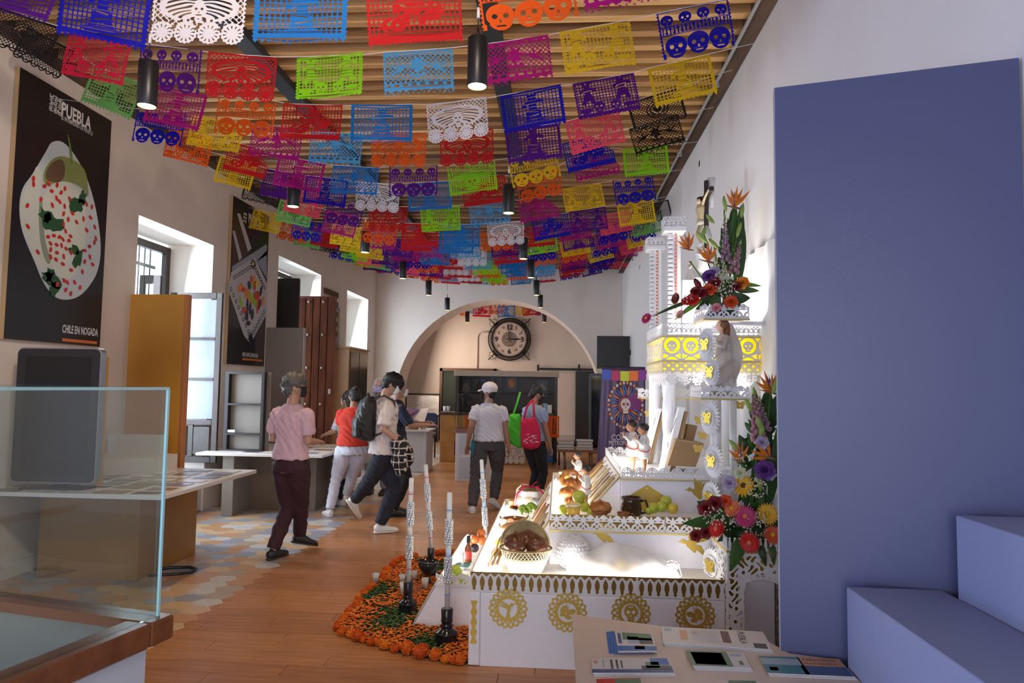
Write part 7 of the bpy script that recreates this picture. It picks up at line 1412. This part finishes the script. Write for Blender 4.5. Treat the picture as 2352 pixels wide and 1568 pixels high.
t=MB(); t.rings([[( w*math.copysign(abs(math.cos(a))**.6,math.cos(a)),-.30+dd_*math.copysign(abs(math.sin(a))**.6,math.sin(a)),z) for a in [2*PI*i/16 for i in range(16)]] for z,w,dd_ in ((1.03,.09,.02),(1.05,.115,.035),(1.18,.12,.04),(1.24,.10,.025))]); flagrm(obj('front_pocket',t,BPM,bp),.01,3,.004,4)
for sg in (-1,1): obj('shoulder_strap',MB().tube([(sg*.09,-.15,1.42),(sg*.10,-.04,1.475),(sg*.11,.07,1.42),(sg*.13,.09,1.25),(sg*.15,-.02,1.10),(sg*.13,-.15,1.05)],[(.008,.028)]*6,8),BPM,bp)
obj('grab_handle',MB().tube([(-.03,-.17,1.45),(-.025,-.19,1.50),(.025,-.19,1.50),(.03,-.17,1.45)],.009,7),BPM,bp); obj('zip_pull',MB().box(.05,.06,-.318,-.312,1.26,1.33).box(.02,.03,-.345,-.338,1.10,1.16),STUD,bp)
bp.location=pos; bp.rotation_euler=(0,0,rz)
# plaid jacket over his forearm
pj=thing('plaid_jacket','black and white plaid jacket draped over the young man\'s forearm','jacket',(0,0,0))
pm_=bpy.data.materials.new('plaid'); pm_.use_nodes=True; nt=pm_.node_tree; b_=nt.nodes['Principled BSDF']; b_.inputs['Roughness'].default_value=.85; tc=nt.nodes.new('ShaderNodeTexCoord'); sx=nt.nodes.new('ShaderNodeSeparateXYZ'); nt.links.new(tc.outputs['Object'],sx.inputs[0]); prev=None
def wv(sock,sc,th):
    m1=nt.nodes.new('ShaderNodeMath'); m1.operation='MULTIPLY'; m1.inputs[1].default_value=sc; nt.links.new(sock,m1.inputs[0]); m2=nt.nodes.new('ShaderNodeMath'); m2.operation='FRACT'; nt.links.new(m1.outputs[0],m2.inputs[0]); m3=nt.nodes.new('ShaderNodeMath'); m3.operation='LESS_THAN'; m3.inputs[1].default_value=th; nt.links.new(m2.outputs[0],m3.inputs[0]); return m3.outputs[0]
ad=nt.nodes.new('ShaderNodeMath'); ad.operation='ADD'; nt.links.new(wv(sx.outputs[2],14,.16),ad.inputs[0]); a2=nt.nodes.new('ShaderNodeMath'); a2.operation='ADD'; nt.links.new(sx.outputs[0],a2.inputs[0]); nt.links.new(sx.outputs[1],a2.inputs[1]); nt.links.new(wv(a2.outputs[0],13,.18),ad.inputs[1])
cr_=nt.nodes.new('ShaderNodeValToRGB'); cr_.color_ramp.elements[0].color=(.012,.012,.013,1); cr_.color_ramp.elements[1].color=(.55,.50,.44,1); cr_.color_ramp.elements[1].position=.9; cr_.color_ramp.elements.new(.5).color=(.20,.17,.15,1); nt.links.new(ad.outputs[0],cr_.inputs[0]); nt.links.new(cr_.outputs[0],b_.inputs['Base Color'])
t=MB(); t.rings([ring(c,a,b,18) for c,a,b in (((.23,.12,.66),.03,.03),((.24,.12,.70),.07,.06),((.23,.10,.80),.09,.075),((.24,.12,.90),.085,.08),((.22,.10,.99),.07,.09),((.21,.10,1.04),.04,.06))]); t.rings([ring(c,a,b,14) for c,a,b in (((.14,.22,.72),.03,.03),((.15,.23,.80),.06,.055),((.16,.20,.92),.06,.06),((.2,.14,1.0),.05,.05))])
flagrm(obj('draped_cloth',t,pm_,pj),.011,3,.022,7,1.2); pj.location=pos; pj.rotation_euler=(0,0,rz)
# woman in a white cap
pos=(-.90,8.86,0); rz=R_(14)
person('woman in a white cap, white T-shirt and dark grey joggers walking away',pos,rz,1.62,feetat(pos,rz,(1085,1178),(1134,1170),zr=.05,pr_=.55,tr_=-.9),[(-.27,.02,.83),(.26,-.02,.80)],fab('white_cotton_tee',(.68,.68,.74)),fab('charcoal_jogger',(.075,.07,.075)),WSH,(.015,.012,.012),skin=(.42,.22,.14),hyaw=R_(48),mask=MBK,glasses=True,hair='short',cap=mat('white_cap',(.74,.70,.70),.7),female=True,sleeve=.42,loose=1.0,leg_r=1.15,build=1.12)
um=P(1086,1030,Y=8.75); uo=thing('folded_umbrella','small folded teal umbrella hanging at the capped woman\'s left side','umbrella',(um.x,um.y,um.z)); obj('furled_canopy',lump(MB(),(um.x,um.y,um.z),(.03,.03,.10),3,.3,14,12,0,5),mat('teal_nylon',(.01,.16,.22),.6),uo); obj('wrist_strap',MB().tube([um+Vector((0,0,.09)),um+Vector((.01,0,.2))],.005,5),BLK2,uo)
# woman with two bags
pos=(-.33,9.2,0); rz=R_(-38)
_,d=person('woman in a light blue T-shirt and black trousers carrying two bright bags',pos,rz,1.60,[(-.07,.02,0,0,0),(.08,-.03,0,0,0)],[(-.12,.30,.98),(.20,.10,.80)],fab('light_blue',(.33,.42,.60)),fab('black_slacks',(.016,.015,.017)),WSH,(.022,.017,.015),skin=(.42,.22,.14),hyaw=R_(-35),hpitch=.55,mask=MBK,hair='bun',female=True,sleeve=.42,leg_r=.98,build=.98)
def bag(name,label,poly,Y,th,m,straps):
    q=[P(px,py,Y=Y) for px,py in poly]; c=sum(q,Vector())/len(q); o=thing(name,label,'bag',c); mb=MB(); n=len(q); rs=[]
    for k,f in ((0,.80),(.2,.97),(.5,1),(.8,.97),(1,.80)): rs.append([c+(v-c)*f+Vector((0,-th/2+th*k,0)) for v in q])
    mb.rings(rs); flagrm(obj('bag_body',mb,m,o),.010,3,.012,5); 
    for s_ in straps: obj('strap',MB().tube([P(px,py,Y=Y+dy) for px,py,dy in s_],[(.004,.014)]*len(s_),7),m,o)
    return o
RBAG=mat('crimson_canvas',(.62,.012,.07),.8); GBAG=mat('green_nonwoven',(.08,.62,.03),.7)
g_=bag('tote_bag','bright green shopping bag on the left of the woman in light blue',[(1171,951),(1194,950),(1200,1000),(1198,1030),(1190,1028),(1163,1012),(1167,985)],9.15,.12,GBAG,[[(1178,955,0),(1188,925,0),(1195,900,.03)]])
b_=bag('tote_bag','crimson cloth tote bag hanging from the shoulder of the woman in light blue',[(1197,962),(1230,958),(1240,985),(1242,1015),(1236,1028),(1222,1032),(1198,1026),(1196,1000)],8.93,.13,RBAG,[[(1203,962,0),(1210,935,0),(1222,918,.04)],[(1226,960,0),(1226,935,0),(1224,918,.05)]])
mb=MB(); rr=random.Random(3)
for k in range(22):
    a=P(1203+rr.uniform(0,32),997+rr.uniform(0,20),Y=8.855); L=rr.uniform(.008,.022); mb.box(a.x-L,a.x+L,8.852,8.856,a.z-.0025,a.z+.003)
obj('white_print',mb,INK,b_)['kind']='stuff'
# ---------------------------------------------------------------- far end of the room
# wall clock on the back wall
ck=P(1170,779,Y=19.52); R=.62; CY=19.52
cl=thing('wall_clock','big round station-style clock with black iron scroll frame on the far wall','clock',(ck.x,CY,ck.z-R))
Mc=basis((ck.x,CY,ck.z),(1,0,0),(0,0,1))
FACE=mat('clock_face_cream',(.62,.54,.48),.5); CB_=mat('clock_brown',(.20,.12,.09),.5)
def disc(mb,r0,r1,y,n=48,mi=0): 
    mb.add([Mc@Vector((r*math.cos(2*PI*k/n),y,r*math.sin(2*PI*k/n))) for r in (r0,r1) for k in range(n)],[(k,(k+1)%n,n+(k+1)%n,n+k) for k in range(n)],mi)
def torus(mb,r,t,y,n=48): mb.tube([Mc@Vector((r*math.cos(2*PI*k/n),y,r*math.sin(2*PI*k/n))) for k in range(n+1)],t,8)
m=MB(); disc(m,0.0001,R*.80,-.04); obj('dial',m,FACE,cl)
m=MB(); torus(m,R*.83,.022,-.04); torus(m,R*.97,.02,-.02); torus(m,R*.90,.008,-.03)
for k in range(56): a=2*PI*k/56; m.tube([Mc@Vector((R*q*math.cos(a+o),-.03,R*q*math.sin(a+o))) for q,o in ((.84,0),(.90,.05),(.96,.0))],.006,5)
obj('iron_ring',m,BLACK,cl); m=MB(); m.lathe([(R*.82,0),(R*.82,.16)],(0,0,0),40,cap=False); m.xf(Matrix.Translation((ck.x,CY+.06,ck.z))@Matrix.Rotation(PI/2,4,'X')); obj('drum',m,BLACK,cl)
m=MB(); disc(m,.20,.215,-.046); disc(m,R*.76,R*.78,-.046); disc(m,.0001,.20,-.044,mi=1); obj('dial_rings',m,[CB_,mat('mottled_dial_centre',(.34,.30,.26),.6,col2=(.14,.11,.09),nscale=20)],cl)
m=MB()
for k in range(12):
    a=2*PI*k/12
    if k%3: 
        c=Mc@Vector((R*.60*math.sin(a),-.048,R*.60*math.cos(a))); rr=random.Random(k)
        for q in range(5): m.sph(c+Vector((rr.uniform(-.03,.03),0,rr.uniform(-.04,.04))),(.022,.004,.026),7,5)
obj('dial_ornaments',m,mat('dial_ornament_brown',(.36,.23,.17),.6),cl)['kind']='stuff'
m=MB()
for t_,x,z in (('12',0,R*.56),('3',R*.60,0),('6',0,-R*.56),('9',-R*.60,0)): textmb(t_,.20,Mc@Matrix.Translation((x,-.052,z-.07)),.002,'CENTER',mb=m,bold=.004)
obj('numerals',m,BLACK,cl)
def hand(a,L,w,y,m_,name): d=Vector((math.sin(a),0,math.cos(a))); obj(name,MB().tube([Mc@(d*-.08+Vector((0,y,0))),Mc@(d*L*.7+Vector((0,y,0))),Mc@(d*L+Vector((0,y,0)))],[w*.6,w,w*.2],6),m_,cl)
hand(R_(90),.36,.020,-.065,BLACK,'hour_hand'); hand(R_(-5),.46,.014,-.07,BLACK,'minute_hand'); hand(R_(160),.42,.005,-.075,mat('red_hand',(.5,.03,.02),.4),'second_hand')
m=MB()
for a in (45,135,225,315):
    u=Vector((math.cos(R_(a)),0,math.sin(R_(a)))); v=Vector((-u.z,0,u.x)); L=lambda r,s,y=-.03: Mc@(u*r+v*s+Vector((0,y,0)))
    b_=MB(); b_.tube([L(R*.92,-.10),L(R*.97,0),L(R*.92,.10)],[.035]*3,8); b_.tube([L(R,0),L(R*1.36,0)],.012,6)
    for sg in (-1,1): b_.tube([L(R*1.08+.05*math.sin(t),sg*(.02+.05*(1-math.cos(t)))) for t in [0,.6,1.2,1.8,2.4,3,3.6,4.2]],.007,5); b_.tube([L(R*1.2+.035*math.sin(t),sg*(.01+.03*(1-math.cos(t)))) for t in [0,.7,1.4,2.1,2.8,3.5]],.006,5)
    b_.tube([L(R*1.32,-.03),L(R*1.32,.03)],.007,5); obj('scroll_bracket',b_,BLACK,cl)
cp=thing('clock_conduit','thin pale conduit running from the clock down the far wall','pipe',(0,0,0)); q=[P(1128,762,Y=19.58),P(1108,762,Y=19.58),P(1100,766,Y=19.58),P(1097,775,Y=19.58),P(1096,850,Y=19.58)]; obj('conduit_run',MB().tube(q,.02,8),mat('pale_conduit',(.60,.55,.52),.6),cp)
# doors on the back wall
def bwd(n,x0,x1,z1):
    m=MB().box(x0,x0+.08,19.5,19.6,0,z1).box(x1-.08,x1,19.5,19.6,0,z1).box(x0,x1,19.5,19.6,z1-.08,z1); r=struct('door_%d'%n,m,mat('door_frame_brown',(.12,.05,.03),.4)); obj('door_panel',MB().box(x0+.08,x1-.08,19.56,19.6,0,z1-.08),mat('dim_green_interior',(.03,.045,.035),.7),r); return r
a=P(1010,845,Y=19.5); b=P(1140,845,Y=19.5); bwd(1,a.x,b.x,a.z)
a=P(1322,852,Y=19.5); b=P(1400,852,Y=19.5)
sd=thing('sliding_panel','black sliding door panel hung from a black rail on the far wall','door',((a.x+b.x)/2,19.5,0)); obj('panel',MB().box(a.x,b.x,19.46,19.52,.02,a.z),BLK2,sd); q=P(1236,847,Y=19.5); obj('hanging_rail',MB().box(q.x,b.x+.2,19.48,19.52,q.z-.03,q.z+.03),BLACK,sd)
for px in (1236,1330): q=P(px,845,Y=19.46); obj('rail_bracket',MB().box(q.x-.03,q.x+.03,19.42,19.5,q.z-.08,q.z+.1),BLACK,sd)
struct('baseboard_back',MB().box(XL,XR,19.57,19.6,0,.22),mat('skirting_cream',(.55,.5,.46),.6))
# whiteboard
a=P(935,906,Y=18.9); b=P(1008,953,Y=18.9); wb=thing('whiteboard','small framed whiteboard with faint handwriting standing under the arch','whiteboard',((a.x+b.x)/2,18.9,0))
obj('board_surface',MB().box(a.x,b.x,18.88,18.9,b.z,a.z),WHITE,wb); obj('board_frame',MB().box(a.x-.03,b.x+.03,18.86,18.9,a.z,a.z+.04).box(a.x-.03,a.x,18.86,18.9,b.z,a.z).box(b.x,b.x+.03,18.86,18.9,b.z,a.z).box(a.x-.03,b.x+.03,18.86,18.9,b.z-.04,b.z),BLACK,wb)
m=MB(); rr=random.Random(8)
for k in range(9):
    z=a.z-.05-k*.055
    for s_ in (0,.45): 
        L=rr.uniform(.15,.36); pts=[(a.x+.05+s_+L*i/12,18.875,z+rr.uniform(-.01,.01)) for i in range(13)]
        if pts[-1][0]<b.x: m.tube(pts,.0025,4)
obj('handwriting',m,mat('blue_marker',(.12,.16,.32),.6),wb)['kind']='stuff'
for x in (a.x+.05,b.x-.05): obj('leg',MB().box(x-.02,x+.02,18.88,18.92,0,b.z),BLACK,wb)
# desk and chair beneath
a=P(925,985,Y=12.3); b=P(980,985,Y=12.3); ds=thing('desk','pale grey panel desk behind the men, left of the arch centre','desk',((a.x+b.x)/2,12.6,0)); GD=mat('pale_grey_laminate',(.42,.39,.38),.5)
obj('desk_top',MB().bev(a.x-.9,b.x+.05,12.25,13.0,.74,.77,.003),GD,ds); obj('side_panel',MB().bev(b.x-.05,b.x,12.3,12.95,0,.74,.003),GD,ds); obj('front_panel',MB().bev(a.x-.6,b.x-.05,12.32,12.34,.02,.74,.003),GD,ds)
c_=P(945,978,Y=12.5); wo=thing('wicker_tray','small wicker tray with papers on the pale grey desk','tray',(c_.x,12.5,.775)); obj('tray_body',MB().lathe([(.12,0),(.17,.05),(.16,.055),(.11,.012),(0,.012)],(c_.x,12.5,.772),20,cap=False,sy=.7),STRAWD,wo)
c_=P(972,985,Y=12.6); pk_=thing('pink_cup','pale pink mug lying on the pale grey desk','mug',(c_.x,12.6,.77)); obj('mug_body',MB().lathe([(.05,0),(.055,.09),(.05,.09),(.045,.01),(0,.01)],(c_.x,12.6,.772),16,cap=False),mat('pale_pink_glaze',(.62,.42,.42),.3),pk_)
a=P(975,948,Y=15.0); b=P(992,948,Y=15.0); oc=thing('office_chair','navy high-backed office chair beneath the whiteboard','chair',((a.x+b.x)/2,15.0,0)); 
m=MB(); xzprism(m,rrect(a.x-.15,b.x+.12,.55,a.z,.07),14.95,15.03); obj('backrest',m,mat('navy_fabric',(.025,.035,.09),.8),oc); obj('seat',MB().bev(a.x-.15,b.x+.12,14.5,14.95,.44,.52,.02),MATS['navy_fabric'],oc)
for x,y in ((a.x-.12,14.55),(b.x+.09,14.55),(a.x-.12,14.95),(b.x+.09,14.95)): obj('leg',MB().tube([(x,y,0),(x,y,.45)],.018,6),BLACK,oc)
# display cabinets
BW=mat('showcase_dark_brown',(.045,.022,.014),.35); TAN=mat('tan_cornice',(.50,.38,.28),.55); OCH=mat('ochre_counter_wood',(.42,.20,.045),.5,col2=(.30,.13,.03),nscale=4)
a=P(1047,850,Y=14.5); b=P(1281,850,Y=14.5); zt=a.z; c_=P(1160,862,Y=14.5)
kc=thing('display_cabinet','wide dark wooden display cabinet with a tan cornice in front of the arch','cabinet',((a.x+b.x)/2,14.8,0)); x0,x1=a.x,b.x; yk=14.5
obj('cornice',MB().bev(x0-.03,x1+.03,yk-.03,yk+.65,zt-.12,zt,.006),TAN,kc); obj('back_panel',MB().box(x0,x1,yk+.55,yk+.6,0,zt-.12),BW,kc)
for x in (x0,x1-.07): obj('side_post',MB().box(x,x+.07,yk,yk+.6,0,zt-.12),BW,kc)
obj('cabinet_base',MB().bev(x0+.07,x1-.07,yk+.05,yk+.55,0,.6,.005),BW,kc)
for z in (1.05,1.45): obj('shelf',MB().box(x0+.07,x1-.07,yk+.15,yk+.55,z,z+.02),BW,kc)
# portraits inside
fc_=[((1140,885),'sepia portrait picture in the middle of the dark display cabinet',(.10,.07,.06)),((1175,880),'orange dancer picture right of centre in the dark display cabinet',(.62,.20,.05)),((1070,892),'pale poster at the left inside the dark display cabinet',(.32,.26,.22)),((1103,890),'dim brown picture left of centre in the dark display cabinet',(.10,.05,.03)),((1246,893),'small pale notice at the right inside the dark display cabinet',(.40,.32,.32))]
for (px,py),lab,col in fc_:
    q=P(px,py,Y=yk+.53); r=thing('framed_picture',lab,'picture',(q.x,yk+.53,q.z-.2)); obj('frame',MB().bev(q.x-.13,q.x+.13,yk+.52,yk+.548,q.z-.2,q.z+.2,.004),BLK2,r); obj('print',lump(MB(),(q.x,yk+.518,q.z),(.08,.003,.12),int(px),.35,14,10),mat('pic_%d'%px,col,.5),r)
# ochre counters in front
def counter(px0,px1,pyt,pyb,label):
    y=P(px0,pyb,Z=0).y; a,b=P(px0,pyt,Y=y),P(px1,pyt,Y=y); r=thing('counter',label,'counter',((a.x+b.x)/2,y+.3,0)); obj('counter_body',MB().bev(a.x,b.x,y,y+.5,0,a.z-.05,.006),OCH,r); obj('counter_top',MB().bev(a.x-.03,b.x+.03,y-.03,y+.52,a.z-.05,a.z,.004),BW,r); return r,a,b,y
r,a,b,y=counter(1047,1268,946,1064,'ochre wooden counter hung with cut paper, below the dark display cabinet')
for px,py,cc,s_ in ((1255,955,'orange',1.25),(1252,1030,'sky',.8),(1090,955,'orange',.9),(1180,1020,'white',1.1),(1060,1015,'purple',.7)):
    q=P(px,py,Y=y-.012); o=link('paper_banner',DM['catrina' if cc=='white' else 'grid',0]); setmat(o,PM[cc]); o.location=q+Vector((0,-.02,0)); o.scale=(s_*1.0,1,s_*1.2)
    tag(o,'%s cut-paper sheet hung on the front of the ochre counter, %s'%(PN.get(cc,cc),{1255:'upper right',1252:'lower right',1090:'upper left',1180:'bottom centre',1060:'lower left'}[px]),'banner','cut paper on the counters')
r,a2_,b2_,y2=counter(1012,1046,946,1060,'narrow ochre counter section left of the white showcase')
for i,(px,c_) in enumerate(((1022,(.7,.7,.68)),(1030,(.7,.7,.68)),(1230,(.5,.6,.6)),(1243,(.6,.25,.2)),(1252,(.25,.4,.5)),(1262,(.7,.66,.6)))):
    yy=y2+.2 if px<1100 else y+.2; q=P(px,940,Y=yy); t=thing('counter_trinket',['small white cup on the narrow ochre counter, left one','small white cup on the narrow ochre counter, right one','pale green printed card on the wide counter\'s right half','reddish printed card on the wide counter\'s right half','blue printed card on the wide counter\'s right half','cream card at the right end of the wide counter'][i],'card' if i>1 else 'cup',(q.x,yy,a.z),'things on the counters')
    if i<2: obj('cup_body',MB().lathe([(.03,0),(.04,.10),(.034,.10),(.026,.01),(0,.01)],(q.x,yy,a.z+.002),12,cap=False),mat('trinket_%d'%i,c_,.5),t)
    else: obj('card_face',MB().bev(q.x-.05,q.x+.05,yy,yy+.015,a.z+.002,a.z+.20-.03*(i%2),.002),mat('trinket_%d'%i,c_,.5),t)
# white showcase with glass top
a=P(1047,985,Y=11.4); b=P(1128,985,Y=11.4); g0=P(1047,905,Y=11.4); x0,x1=a.x,b.x; zb=a.z
ws=thing('glass_showcase','white cabinet with glass display top in front of the ochre counter','showcase',((x0+x1)/2,11.7,0))
obj('base',MB().bev(x0,x1,11.4,12.1,0,zb-.06,.004),CB,ws); obj('wood_rim',MB().bev(x0-.01,x1+.01,11.39,12.11,zb-.06,zb+.0,.003),RIM,ws)
for z0_,z1_ in ((.06,.40),(.46,zb-.1)): obj('frosted_panel',MB().box(x0+.06,x1-.08,11.39,11.4,z0_,z1_),MATS['frosted_blue_panel'],ws)
obj('glass_box',MB().box(x0+.01,x1-.01,11.41,11.418,zb,g0.z).box(x0+.01,x0+.018,11.418,12.09,zb,g0.z).box(x0+.01,x1-.01,11.41,12.09,g0.z,g0.z+.008),GLASS,ws)
# standing screens at right
a=P(1371,771,Y=14.2); b=P(1463,771,Y=14.2); zbm=P(1371,846,Y=14.2).z
t1=thing('hanging_screen','large black screen mounted on the right before the arch','screen',((a.x+b.x)/2,14.2,zbm)); 
obj('screen_body',MB().bev(a.x,min(b.x,XR-.02),14.2,14.26,zbm,a.z,.006),mat('matte_black_screen',(.016,.016,.02),.35),t1); obj('wall_arm',MB().box(a.x+.3,XR,14.28,14.32,(a.z+zbm)/2-.05,(a.z+zbm)/2+.05).box(a.x+.25,a.x+.35,14.26,14.3,(a.z+zbm)/2-.1,(a.z+zbm)/2+.1),BLACK,t1)
a=P(1353,857,Y=14.05); b=P(1420,857,Y=14.05)
t2=thing('standing_screen','tall black rounded kiosk screen behind the purple banner','screen',((a.x+b.x)/2,14.05,0)); m=MB(); xzprism(m,rrect(a.x,b.x,.25,a.z,.05),14.05,14.11); obj('kiosk_body',m,mat('grey_bezel',(.07,.075,.085),.35),t2); obj('kiosk_glass',MB().box(a.x+.05,b.x-.05,14.045,14.05,.35,a.z-.06),SCREEN,t2); obj('kiosk_foot',MB().bev(a.x,b.x,13.9,14.18,0,.03,.005).box(a.x+.2,b.x-.2,14.06,14.1,.03,.3),BLACK,t2)
# bench with magazines
a=P(1280,1032,Y=13.2); b=P(1372,1032,Y=13.2); be=thing('low_table','low brown wooden table holding stacks of magazines before the screens','table',((a.x+b.x)/2,13.4,0)); WDB=mat('brown_table_wood',(.20,.09,.05),.5,noise=.2); zt_=a.z
obj('table_top',MB().bev(a.x,b.x+.1,13.2,13.75,zt_-.05,zt_,.005),WDB,be)
for x in (a.x+.15,b.x-.1):
    for y_ in (13.25,13.7): obj('leg',MB().tube([(x,y_,0),(x-.02,y_,zt_-.05)],.03,6),WDB,be)
for s_,(px,n) in enumerate(((1300,8),(1343,9))):
    q=P(px,1030,Y=13.35); rr=random.Random(s_)
    for k in range(n):
        ly=thing('magazine','magazine %s in the %s stack on the low brown table'%(['at the bottom','second from the bottom','third from the bottom','fourth from the bottom','fifth from the bottom','sixth from the bottom','seventh from the bottom','eighth from the bottom','on top'][k],['left','right'][s_]),'magazine',(q.x,13.42,zt_+.001+k*.02),'magazines on the low table')
        obj('pages',MB().box(q.x-.15+rr.uniform(-.012,.012),q.x+.15+rr.uniform(-.012,.012),13.3,13.54,zt_+.001+k*.02,zt_+.018+k*.02),mat('mag_%d'%(k%3),[(.62,.58,.55),(.30,.24,.22),(.50,.50,.50)][k%3],.5),ly)
q=P(1305,1010,Y=14.0); ch=thing('black_chair','black seat half hidden behind the magazine stacks','chair',(q.x,14.0,0)); obj('seat',MB().bev(q.x-.22,q.x+.25,13.9,14.3,q.z-.12,q.z-.02,.03),BLACK,ch)
for x in (q.x-.18,q.x+.2): obj('leg',MB().tube([(x,14.0,0),(x,14.0,q.z-.1)],.02,6).tube([(x,14.25,0),(x,14.25,q.z-.1)],.02,6),BLACK,ch)
# brown cabinet against the window wall, framed textile
a=P(779,800,Y=12.75); b=P(802,797,Y=12.75); wd=thing('wooden_cabinet','tall light wooden cabinet with dark glazed doors in the left rear corner','cabinet',(-3.8,13.2,0)); X1=b.x; LW=mat('light_cabinet_wood',(.40,.22,.10),.45,noise=.15,nscale=6)
e=P(845,815,X=X1); obj('cabinet_body',MB().bev(-4.36,X1,12.75,e.y,0,a.z,.004),LW,wd); obj('cabinet_top',MB().bev(-4.37,X1+.03,12.72,e.y+.03,a.z,a.z+.04,.004),LW,wd)
ym=(12.75+e.y)/2
for y0_,y1__ in ((12.83,ym-.02),(ym+.02,e.y-.06)): obj('glazed_door',MB().box(X1,X1+.012,y0_,y1__,.9,a.z-.06),mat('dark_cabinet_glass',(.025,.012,.01),.15),wd)
a=P(771,703,X=XL+.03); b=P(787,708,X=XL+.03); z0_=P(792,796,X=XL+.03).z; fr=thing('framed_textile','small leaning framed brown textile above the light wooden cabinet','picture',(XL,(a.y+b.y)/2,z0_)); y1_=P(788,760,X=XL+.03).y
y0_=12.2; y1_=13.25
obj('frame',MB().bev(XL+.002,XL+.03,y0_,y1_,z0_,a.z,.006),BLACK,fr); obj('mount',MB().box(XL+.03,XL+.034,y0_+.05,y1_-.05,z0_+.06,a.z-.08),mat('tan_mount',(.42,.32,.20),.7),fr); m=MB()
for k in range(5): m.box(XL+.034,XL+.038,y0_+.14,y1_-.14,z0_+.16+k*.19,z0_+.27+k*.19)
obj('textile_pattern',m,mat('brown_textile',(.12,.07,.035),.8,noise=.5,nscale=30),fr)
# ---------------------------------------------------------------- purple banner
Y=7.9; a=P(1383,843,Y=Y); b=P(1482,843,Y=Y); bt=P(1366,1150,Y=Y)
PUR=mat('purple_vinyl',(.085,.045,.115),.38); bn=thing('purple_banner','tall purple printed banner with a feathered skull wheel, behind the altar','banner',((a.x+b.x)/2,Y,0))
zt=a.z; x0,x1=a.x,b.x; x0b=bt.x
obj('banner_sheet',MB().grid(lambda u,v:((x0b+(x0-x0b)*v)*(1-u)+x1*u,Y+.012*math.sin(u*9+v*3)+.006*math.sin(u*31),.25+(zt-.25)*v),30,30),PUR,bn,solid=.003)
obj('stand_pole',MB().tube([(x0+.02,Y+.04,0),(x0+.02,Y+.04,zt)],.01,6).tube([(x1-.02,Y+.04,0),(x1-.02,Y+.04,zt)],.01,6).tube([(x0-.02,Y+.02,zt),(x1,Y+.02,zt)],.01,6).box(x0-.1,x1,Y-.1,Y+.15,0,.03),BLACK,bn)
fl=[('blue',(.05,.10,.50)),('rose',(.42,.03,.12)),('lime',(.55,.62,.03)),('orange',(.80,.18,.04)),('violet',(.25,.04,.30))]
for k,(n_,c_) in enumerate(fl):
    xa=x0+.0+(x1-x0)*k*.21; sag=-.012-.02*math.sin(PI*(k+.5)/5); m=MB().box(xa,xa+.10,Y-.022,Y-.019,zt-.125+sag,zt-.01+sag); o=obj('printed_flag',m,mat('print_flag_'+n_,c_,.5),bn)
wheel=P(1437,930,Y=Y-.02); wr_,wz=.19,.255
m=MB(); m2=MB(); m3=MB(); m4=MB()
for k in range(30):
    a_=2*PI*k/30; c_=wheel+Vector((wr_*math.cos(a_),-.004,wz*math.sin(a_))); (m if k%2 else m2).sph(c_,(.015,.003,.018),8,5)
    p0=wheel+Vector((wr_*.42*math.cos(a_),-.002,wz*.42*math.sin(a_))); p1=wheel+Vector((wr_*.86*math.cos(a_+.08),-.002,wz*.86*math.sin(a_+.08))); (m3 if k%3 else m).tube([p0,(p0+p1)/2,p1],[(.002,.006),(.002,.012),(.002,.004)],5,upv=(0,1,0))
for k in range(15):
    a_=4*PI*k/30; c_=wheel+Vector((wr_*math.cos(a_),-.008,wz*math.sin(a_)))
    for s_ in (-1,1): m4.sph(c_+Vector((s_*.005,0,.003)),(.003,.002,.004),5,4)
obj('orange_ring_beads',m,mat('print_bead_orange',(.75,.22,.06),.5),bn)['kind']='stuff'; obj('skull_beads',m2,mat('print_bone',(.68,.62,.54),.5),bn)['kind']='stuff'; obj('feathers',m3,mat('print_feather_blue',(.12,.16,.40),.5),bn)['kind']='stuff'; obj('skull_bead_eyes',m4,BLK2,bn)['kind']='stuff'
Mb=basis((wheel.x,Y-.026,wheel.z),(1,0,0),(0,0,1)); obj('printed_skull',cut(lambda x,z:MIN(U(fe(x,z,0,.01,.055,.065),fb(x,z,0,-.06,.028,.035)),-U(fe(x,z,-.022,.01,.016,.018),fe(x,z,.022,.01,.016,.018),fe(x,z,0,-.025,.006,.012),fb(x,z,0,-.065,.02,.002),fb(x,z,0,.05,.0025,.03))),-.07,.07,-.11,.09,50,60,Mb),MATS['print_bone'],bn,solid=.001)
obj('skull_backdrop',MB().sph((wheel.x,Y-.020,wheel.z),(.085,.003,.10),20,12),mat('print_deep_red',(.30,.05,.05),.5),bn); obj('purple_fan',MB().sph((wheel.x+.10,Y-.022,wheel.z+.03),(.10,.003,.10),20,12),mat('print_plum',(.20,.02,.17),.5),bn)
lt=MB(); LTM=mat('print_pale_lilac',(.66,.62,.68),.5)
def bw(t_,px,py,size,sx=1): q=P(px,py,Y=Y-.02); textmb(t_,size,basis((q.x,Y-.026,q.z),(1,0,0),(0,0,1)),.001,'LEFT',sx,mb=lt,bold=.0012)
bw('PRIMER',1424,998,.042,.85); bw('CORREDOR',1404,1010,.092,.78); bw('METROPOLITANO',1398,1022,.076,.62); bw('CATRINAS',1400,1036,.08,.8)
obj('lettering',lt,LTM,bn)['kind']='stuff'
# ---------------------------------------------------------------- small wall details
for i,(px,py) in enumerate(((1608,376),(1470,613))):
    q=P(px,py,X=XR-.005); t=thing('wall_socket',['small dark electrical socket high on the right wall, nearer','small dark electrical socket high on the right wall, farther'][i],'socket',q); obj('socket_plate',MB().bev(XR-.012,XR,q.y-.05,q.y+.05,q.z-.04,q.z+.04,.003),WHITE,t); obj('socket_holes',MB().box(XR-.014,XR-.012,q.y-.035,q.y-.008,q.z-.03,q.z+.03).box(XR-.014,XR-.012,q.y+.008,q.y+.035,q.z-.03,q.z+.03),BLK2,t)
